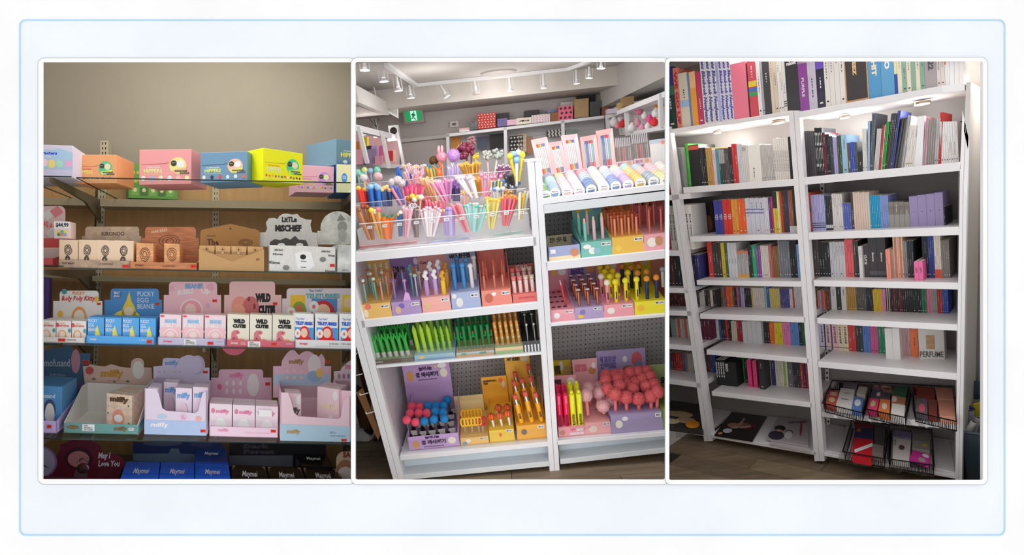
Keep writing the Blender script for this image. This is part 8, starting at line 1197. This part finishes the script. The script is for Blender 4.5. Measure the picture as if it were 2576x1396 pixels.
# ---- flat posters on the bottom shelf
def flat(lbl, S, pts, h, col, name='poster_pack', cat='poster', th=.008, z=0, blobs_=[], group=None, kind='gloss', words=None, parent=None):
    Sx = Shelf.__new__(Shelf); Sx.fr = S.fr; Sx.a = S.a+S.N*(z+th); Sx.N = S.N; q = [kcl(Sx.hit(*p)) for p in pts]; t = thing(name, lbl, cat, (q[0]+q[2])/2-S.N*th, group); mb = MB(); mb.prism(q, -S.N*th*.96, M(col, kind)); mb.build('sheet' if th < .01 else 'cover', t, S.fr); s = MB()
    for i, (u, v, a, b, c) in enumerate(blobs_): s.dell(q, u, v, a, b, M(c, 'print'), 14, .001+.0003*i)
    s.build('printed_artwork', t, S.fr, closed=False)
    if words:
        for w in words: text(w[0], q, *w[1], M(w[2], 'print'), t, S.fr, 2, rot=w[3] if len(w) > 3 else 0)
    return t, q
flat('black glossy poster pack lying flat on the bottom middle shelf', CS['l8'], [(1864, 1019), (1948, 1032), (1893, 1109), (1797, 1094)], 0, (34, 28, 28), blobs_=[(.55, .5, .2, .12, (150, 90, 70)), (.3, .55, .16, .1, (170, 120, 96)), (.25, .78, .12, .09, (190, 186, 196)), (.8, .5, .05, .14, (120, 24, 30)), (.12, .92, .06, .05, (190, 120, 90))], words=[('UNFORGIVEN', (.3, .52, .85, .6), (220, 200, 195), -.2), ('UNFORGIVEN', (.42, .2, .5, .5), (220, 200, 195), 1)])
flat('pale grey poster pack lying flat at the right of the bottom middle shelf', CS['l8'], [(1978, 1030), (2048, 1042), (2034, 1122), (1927, 1104)], 0, (176, 166, 170), z=.01, blobs_=[(.22, .5, .16, .12, (40, 34, 36)), (.2, .8, .2, .18, (52, 48, 66)), (.22, .6, .08, .05, (196, 150, 130)), (.5, .62, .1, .1, (60, 40, 42)), (.5, .72, .1, .16, (200, 196, 196)), (.8, .4, .03, .3, (140, 40, 44))], words=[('UNFORGIVEN', (.4, .1, .95, .2), (60, 52, 52), -.15)])
flat('second pale poster pack peeking out underneath the grey one', CS['l8'], [(1988, 1040), (2050, 1050), (2040, 1136), (1936, 1116)], 0, (190, 182, 184))
flat('stack of plastic-wrapped magazines on the left bay bottom shelf', CS['a8'], [(1696, 1003), (1794, 1018), (1768, 1084), (1640, 1068)], 0, (62, 56, 54), th=.03, blobs_=[(.4, .5, .3, .12, (206, 180, 140)), (.6, .7, .2, .12, (190, 160, 130)), (.3, .8, .2, .1, (216, 196, 160)), (.77, .82, .14, .14, (246, 150, 30))], words=[('MY MUSIC', (.68, .77, .86, .87), (110, 50, 20))], kind='wrap')
flat('white paper sheet lying at left of the bottom right shelf', CS['r8'], [(2098, 1052), (2140, 1056), (2118, 1140), (2076, 1132)], 0, (206, 204, 208), th=.004, name='paper_sheet', cat='paper')
flat('white board lying at right of the bottom right shelf', CS['r8'], [(2348, 1084), (2396, 1092), (2403, 1188), (2354, 1176)], 0, (214, 212, 214), th=.006, name='paper_sheet', cat='paper')
# ---- wire baskets with small cards
def basket(lbl, S, pts, h=.055):
    Sx = Shelf.__new__(Shelf); Sx.fr = S.fr; Sx.a = S.a+S.N*h; Sx.N = S.N; q = [kcl(Sx.hit(*p)) for p in pts]; t = thing('wire_basket', lbl, 'basket', (q[0]+q[2])/2-S.N*h, 'black wire baskets'); m = M((34, 32, 34), 'metal'); low = [lp(p, (q[0]+q[2])/2, .05)-S.N*(h-.003) for p in q]
    mb = MB(); mb.tube(q+[q[0]], .0032, m); mb.build('rim', t, C); mb = MB(); mb.tube(low+[low[0]], .0025, m)
    for (a, b, c, d, n) in ((q[3], q[2], low[3], low[2], 22), (q[0], q[3], low[0], low[3], 22), (q[1], q[2], low[1], low[2], 22), (q[0], q[1], low[0], low[1], 18)):
        for i in range(1, n): mb.cyl(lp(a, b, i/n), lp(c, d, i/n), .0013, .0013, m, 4, False)
    for i in range(1, 12): mb.cyl(lp(low[0], low[1], i/12), lp(low[3], low[2], i/12), .0013, .0013, m, 4, False)
    mb.build('wire_mesh', t, C, kind='stuff'); return q
z9 = lambda p: (2040+p[0]/3.989, 880+p[1]/3.989)
basket('black wire basket at left of the sixth right shelf', CS['r7'], [(2108, 944), (2197, 955), (2168, 1038), (2069, 1014)]); basket('black wire basket in the middle of the sixth right shelf', CS['r7'], [(2200, 954), (2293, 966), (2276, 1050), (2180, 1029)]); basket('black wire basket at right of the sixth right shelf', CS['r7'], [(2298, 959), (2401, 969), (2406, 1060), (2298, 1036)])
basket('black wire basket at left of the bottom right shelf', CS['r8'], [(2145, 1053), (2237, 1065), (2225, 1154), (2120, 1136)]); basket('black wire basket at right of the bottom right shelf', CS['r8'], [(2240, 1065), (2345, 1080), (2350, 1171), (2233, 1154)])
def card(lbl, key, zp, col, th=.04, z=.005, blobs_=[], words=None, kind='card', name='card_pack'): flat(lbl, CS[key], [z9(p) for p in zp], 0, col, name=name, cat='card pack', th=th, z=z, blobs_=blobs_, words=words, kind=kind)
card('dark grey card box at the back of the left basket', 'r7', [(375, 235), (510, 250), (490, 320), (350, 300)], (58, 54, 58)); card('grey card sleeve in the left basket behind the white one', 'r7', [(345, 310), (480, 325), (455, 395), (320, 380)], (120, 116, 122)); card('white booklet with small print in the left basket', 'r7', [(300, 380), (440, 400), (410, 580), (250, 555)], (226, 222, 216), words=[('THANK YOU', (.3, .25, .7, .3), (90, 90, 90)), ('SINCERELY', (.25, .6, .75, .65), (90, 90, 90))])
card('red and cream striped card stack in the left basket', 'r7', [(185, 405), (280, 415), (255, 545), (150, 520)], (206, 90, 70), blobs_=[(.5, .75, .3, .2, (216, 190, 150)), (.5, .2, .4, .05, (230, 220, 200)), (.5, .35, .4, .05, (230, 220, 200))]); card('stack of cream slips in the left basket', 'r7', [(480, 365), (570, 375), (545, 455), (455, 440)], (200, 192, 184)); card('blue and white illustrated card pack in the left basket', 'r7', [(435, 460), (535, 490), (505, 600), (405, 580)], (90, 130, 190), blobs_=[(.5, .5, .32, .3, (226, 228, 232))]); card('maroon and blue cards at the back right of the left basket', 'r7', [(510, 275), (600, 290), (575, 370), (480, 355)], (84, 60, 76))
card('multicoloured card row at the back of the middle basket', 'r7', [(640, 300), (740, 315), (700, 400), (610, 385)], (110, 80, 110), blobs_=[(.5, .5, .3, .3, (190, 130, 110))]); card('brown patterned cards in the middle basket', 'r7', [(750, 270), (860, 285), (820, 430), (720, 415)], (150, 110, 96), blobs_=[(.4, .3, .3, .1, (216, 190, 170)), (.6, .6, .3, .1, (60, 50, 60))]); card('dark green card pack in the middle basket', 'r7', [(850, 340), (985, 360), (950, 470), (810, 450)], (44, 96, 66)); card('hot pink framed photocard in the middle basket', 'r7', [(585, 480), (685, 495), (660, 605), (560, 585)], (226, 70, 120), blobs_=[(.5, .5, .25, .3, (206, 190, 130))]); card('orange illustrated card pack in the middle basket', 'r7', [(695, 490), (795, 500), (785, 640), (675, 610)], (226, 130, 66), blobs_=[(.5, .55, .25, .25, (236, 214, 200))]); card('white envelope at the front of the middle basket', 'r7', [(815, 535), (945, 555), (935, 675), (800, 645)], (232, 228, 224)); card('brown and cream sleeve in the middle basket', 'r7', [(815, 455), (955, 480), (940, 545), (805, 530)], (176, 120, 92), blobs_=[(.2, .5, .2, .4, (222, 214, 204))]); card('dark blue lettered cards in the middle basket', 'r7', [(615, 400), (800, 430), (790, 495), (590, 475)], (80, 70, 90), blobs_=[(.4, .5, .1, .3, (230, 200, 190)), (.8, .5, .1, .3, (60, 60, 66))])
card('red-brown leather-like case at back of the right basket', 'r7', [(1060, 310), (1225, 325), (1230, 400), (1060, 390)], (150, 56, 44)); card('second red-brown case in the right basket', 'r7', [(1060, 395), (1245, 410), (1245, 500), (1060, 480)], (140, 50, 40)); card('salmon booklet at the upper right of the right basket', 'r7', [(1250, 370), (1420, 380), (1430, 495), (1265, 490)], (214, 150, 124)); card('salmon booklet at the lower right of the right basket', 'r7', [(1275, 505), (1445, 510), (1460, 670), (1290, 660)], (208, 142, 118)); card('grey-topped pink picture card in the right basket', 'r7', [(1065, 480), (1170, 490), (1170, 640), (1055, 615)], (110, 104, 112), blobs_=[(.5, .7, .28, .3, (226, 100, 120))]); card('clear and red wrapped pack in the right basket', 'r7', [(1175, 500), (1265, 505), (1265, 650), (1180, 640)], (130, 60, 50), kind='wrap')
card('dark red card box at back of the lower left basket', 'r8', [(450, 700), (640, 720), (635, 790), (445, 770)], (130, 34, 36)); card('navy and orange card pack in the lower left basket', 'r8', [(450, 775), (630, 790), (625, 890), (430, 870)], (36, 48, 90), blobs_=[(.2, .3, .12, .2, (226, 90, 40))]); card('bright red booklet with a white diagonal strip', 'r8', [(430, 880), (625, 900), (605, 1095), (410, 1060)], (206, 28, 44), blobs_=[]); card('dark clear-wrapped pack at right of the lower left basket', 'r8', [(650, 730), (760, 745), (735, 940), (635, 920)], (76, 70, 72), kind='wrap'); card('grey and beige booklet at front of the lower left basket', 'r8', [(620, 940), (730, 960), (720, 1060), (610, 1040)], (140, 132, 124), kind='wrap')
card('lilac checked card packs at back of the lower right basket', 'r8', [(830, 800), (1010, 830), (1005, 890), (820, 865)], (140, 130, 166), kind='check'); card('white picture frame card in the lower right basket', 'r8', [(830, 880), (1005, 905), (985, 1110), (820, 1085)], (216, 208, 202), blobs_=[(.5, .45, .18, .12, (90, 70, 76))], words=[('BAND', (.08, .1, .14, .4), (90, 90, 90), 1)]); card('grey-green photocard row, rear, in the lower right basket', 'r8', [(1020, 770), (1200, 790), (1190, 850), (1015, 840)], (128, 126, 120)); card('grey-green photocard row, middle, in the lower right basket', 'r8', [(1020, 845), (1195, 860), (1190, 930), (1015, 915)], (146, 144, 134)); card('grey-green photocard row, front, in the lower right basket', 'r8', [(1020, 925), (1195, 935), (1190, 1010), (1015, 985)], (156, 154, 140), blobs_=[(.7, .4, .16, .2, (210, 190, 100))]); card('magenta and black checked booklet at front of the lower right basket', 'r8', [(1030, 1000), (1200, 1060), (1180, 1165), (985, 1090)], (206, 50, 146), blobs_=[(.75, .2, .2, .16, (226, 220, 224)), (.62, .7, .2, .2, (160, 160, 158))], z=.04, th=.012)
Sx = Shelf.__new__(Shelf); S = CS['r8']; Sx.fr = C; Sx.a = S.a+S.N*.0465; Sx.N = S.N; q = [Sx.hit(*z9(p)) for p in ((435, 1000), (618, 932), (620, 965), (440, 1030))]; mb = MB(); mb.prism(q, -S.N*.001, WT); tag(mb.build('paper_strip', fr=C), 'white strip lying diagonally on the bright red booklet', 'paper strip')
# plastic film draped over the basket fronts
for key, x0, x1, y, lbl in (('r7', 2066, 2405, 1, 'crinkled clear plastic film along the sixth right shelf front'), ('r8', 2110, 2350, 1, 'crinkled clear plastic film along the bottom right shelf front')):
    S = CS[key]; mb = MB(); n = 40; vs = []
    for i in range(n+1):
        p = S.at(x0+(x1-x0)*i/n, -.006); w1 = R.uniform(-.004, .004)
        vs += [p+C.n*.05+C.up*(.012+R.uniform(0, .012)), p+C.up*(.004+R.uniform(0, .006))-C.n*.004, p-C.up*(.02+R.uniform(0, .012))-C.n*(.006+w1)]
    mb.add(vs, [[3*i+j, 3*i+3+j, 3*i+4+j, 3*i+1+j] for i in range(n) for j in range(2)], M((230, 230, 232), 'film')); tag(mb.build('plastic_film', fr=C, closed=False), lbl, 'film')
# ---- waste bin with rolled posters at the right
t = thing('waste_bin', 'dark navy plastic bin at the right end of the bookcase', 'bin', C.pt(2450, 1215, .2)); a = C.pt(2423, 993, .3); mb = MB(); f0 = C.pt(2421, 990, .34); r = C.right; top = [C.pt(2420, 985, .4), C.pt(2420, 985, .4)+r*.34, C.pt(2425, 1070, .02)+r*.3, C.pt(2421, 1086, .02)]
a0 = C.pt(2420, 1086, .04); b0 = a0+r*.36; c0 = a0-C.up*.55; mb = MB(); mb.prism([a0, b0, b0-C.up*.55-r*.03, c0+r*.02], C.n*.004, M((36, 50, 60), 'plastic')); mb.prism([a0+C.n*.32, b0+C.n*.32, b0+C.n*.32-C.up*.55-r*.03, c0+C.n*.32+r*.02], C.n*.004, M((36, 50, 60), 'plastic')); mb.prism([a0, a0+C.n*.32, c0+C.n*.32+r*.02, c0+r*.02], r*.004, M((36, 50, 60), 'plastic')); mb.prism([a0+C.n*.33+C.up*.16, b0+C.n*.33+C.up*.16, b0+C.n*.33-C.up*.05, a0+C.n*.33-C.up*.05], C.n*.004, M((40, 62, 78), 'plastic')); mb.build('tub', t, C)
mb = MB(); mb.tube([a0, b0], .008, M((48, 66, 80), 'plastic'), 6); mb.build('rim', t, C)
for i, (x0, y0, x1, y1, rr, c, k) in enumerate([(2451, 1060, 2425, 1100, 7, (206, 202, 198), .1), (2462, 1050, 2440, 1110, 6, (190, 186, 186), .14), (2440, 1032, 2452, 1100, 8, (150, 150, 156), .2)]):
    a_ = C.pt(x0, y0, k); b_ = C.pt(x1, y1, k); mb = MB(); mb.cyl(a_, b_, pxr(a_, rr), pxr(a_, rr), M(c), 12, False); mb.cyl(a_+(b_-a_)*.02, b_, pxr(a_, rr*.8), pxr(a_, rr*.8), M((40, 38, 40)), 12); tag(mb.build('poster_roll', fr=C), '%s rolled poster in the navy bin, %s of three' % (('white', 'light grey', 'grey')[i], nth(i+1)), 'poster', 'rolled posters in the bin')
q = [C.pt(2421, 1012, .22), C.pt(2452, 1030, .22), C.pt(2436, 1085, .22), C.pt(2421, 1080, .22)]; mb = MB(); mb.prism(q, C.n*.02, M((40, 56, 130), 'gloss')); t2 = mb.build('shopping_bag', fr=C); tag(t2, 'blue bag lettered ART stuffed in the navy bin', 'bag'); text('ART', q, .15, .3, .5, .98, M((200, 206, 226), 'print'), t2, C, 4, rot=1)
q = [C.pt(2447, 1018, .26), C.pt(2480, 1010, .26), C.pt(2480, 1064, .26), C.pt(2455, 1050, .26)]; mb = MB(); mb.prism(q, C.n*.02, M((222, 206, 40), 'gloss')); tag(mb.build('shopping_bag', fr=C), 'yellow bag behind the blue one in the navy bin', 'bag')
q = [C.pt(2420, 1008, .3), C.pt(2475, 1005, .3), C.pt(2475, 1025, .3), C.pt(2425, 1030, .3)]; mb = MB(); mb.prism(q, C.n*.02, M((210, 206, 200), 'film')); mb.prism([C.pt(2420, 1008, .34), C.pt(2475, 1004, .34), C.pt(2475, 1100, .34), C.pt(2420, 1100, .34)], C.n*.004, M((170, 164, 158))); tag(mb.build('paper_bag', fr=C), 'crumpled pale bag at the back of the navy bin', 'bag')
flush_text()
for o in [o for o in SC.objects if o.type == 'EMPTY' and not o.children]: bpy.data.objects.remove(o)
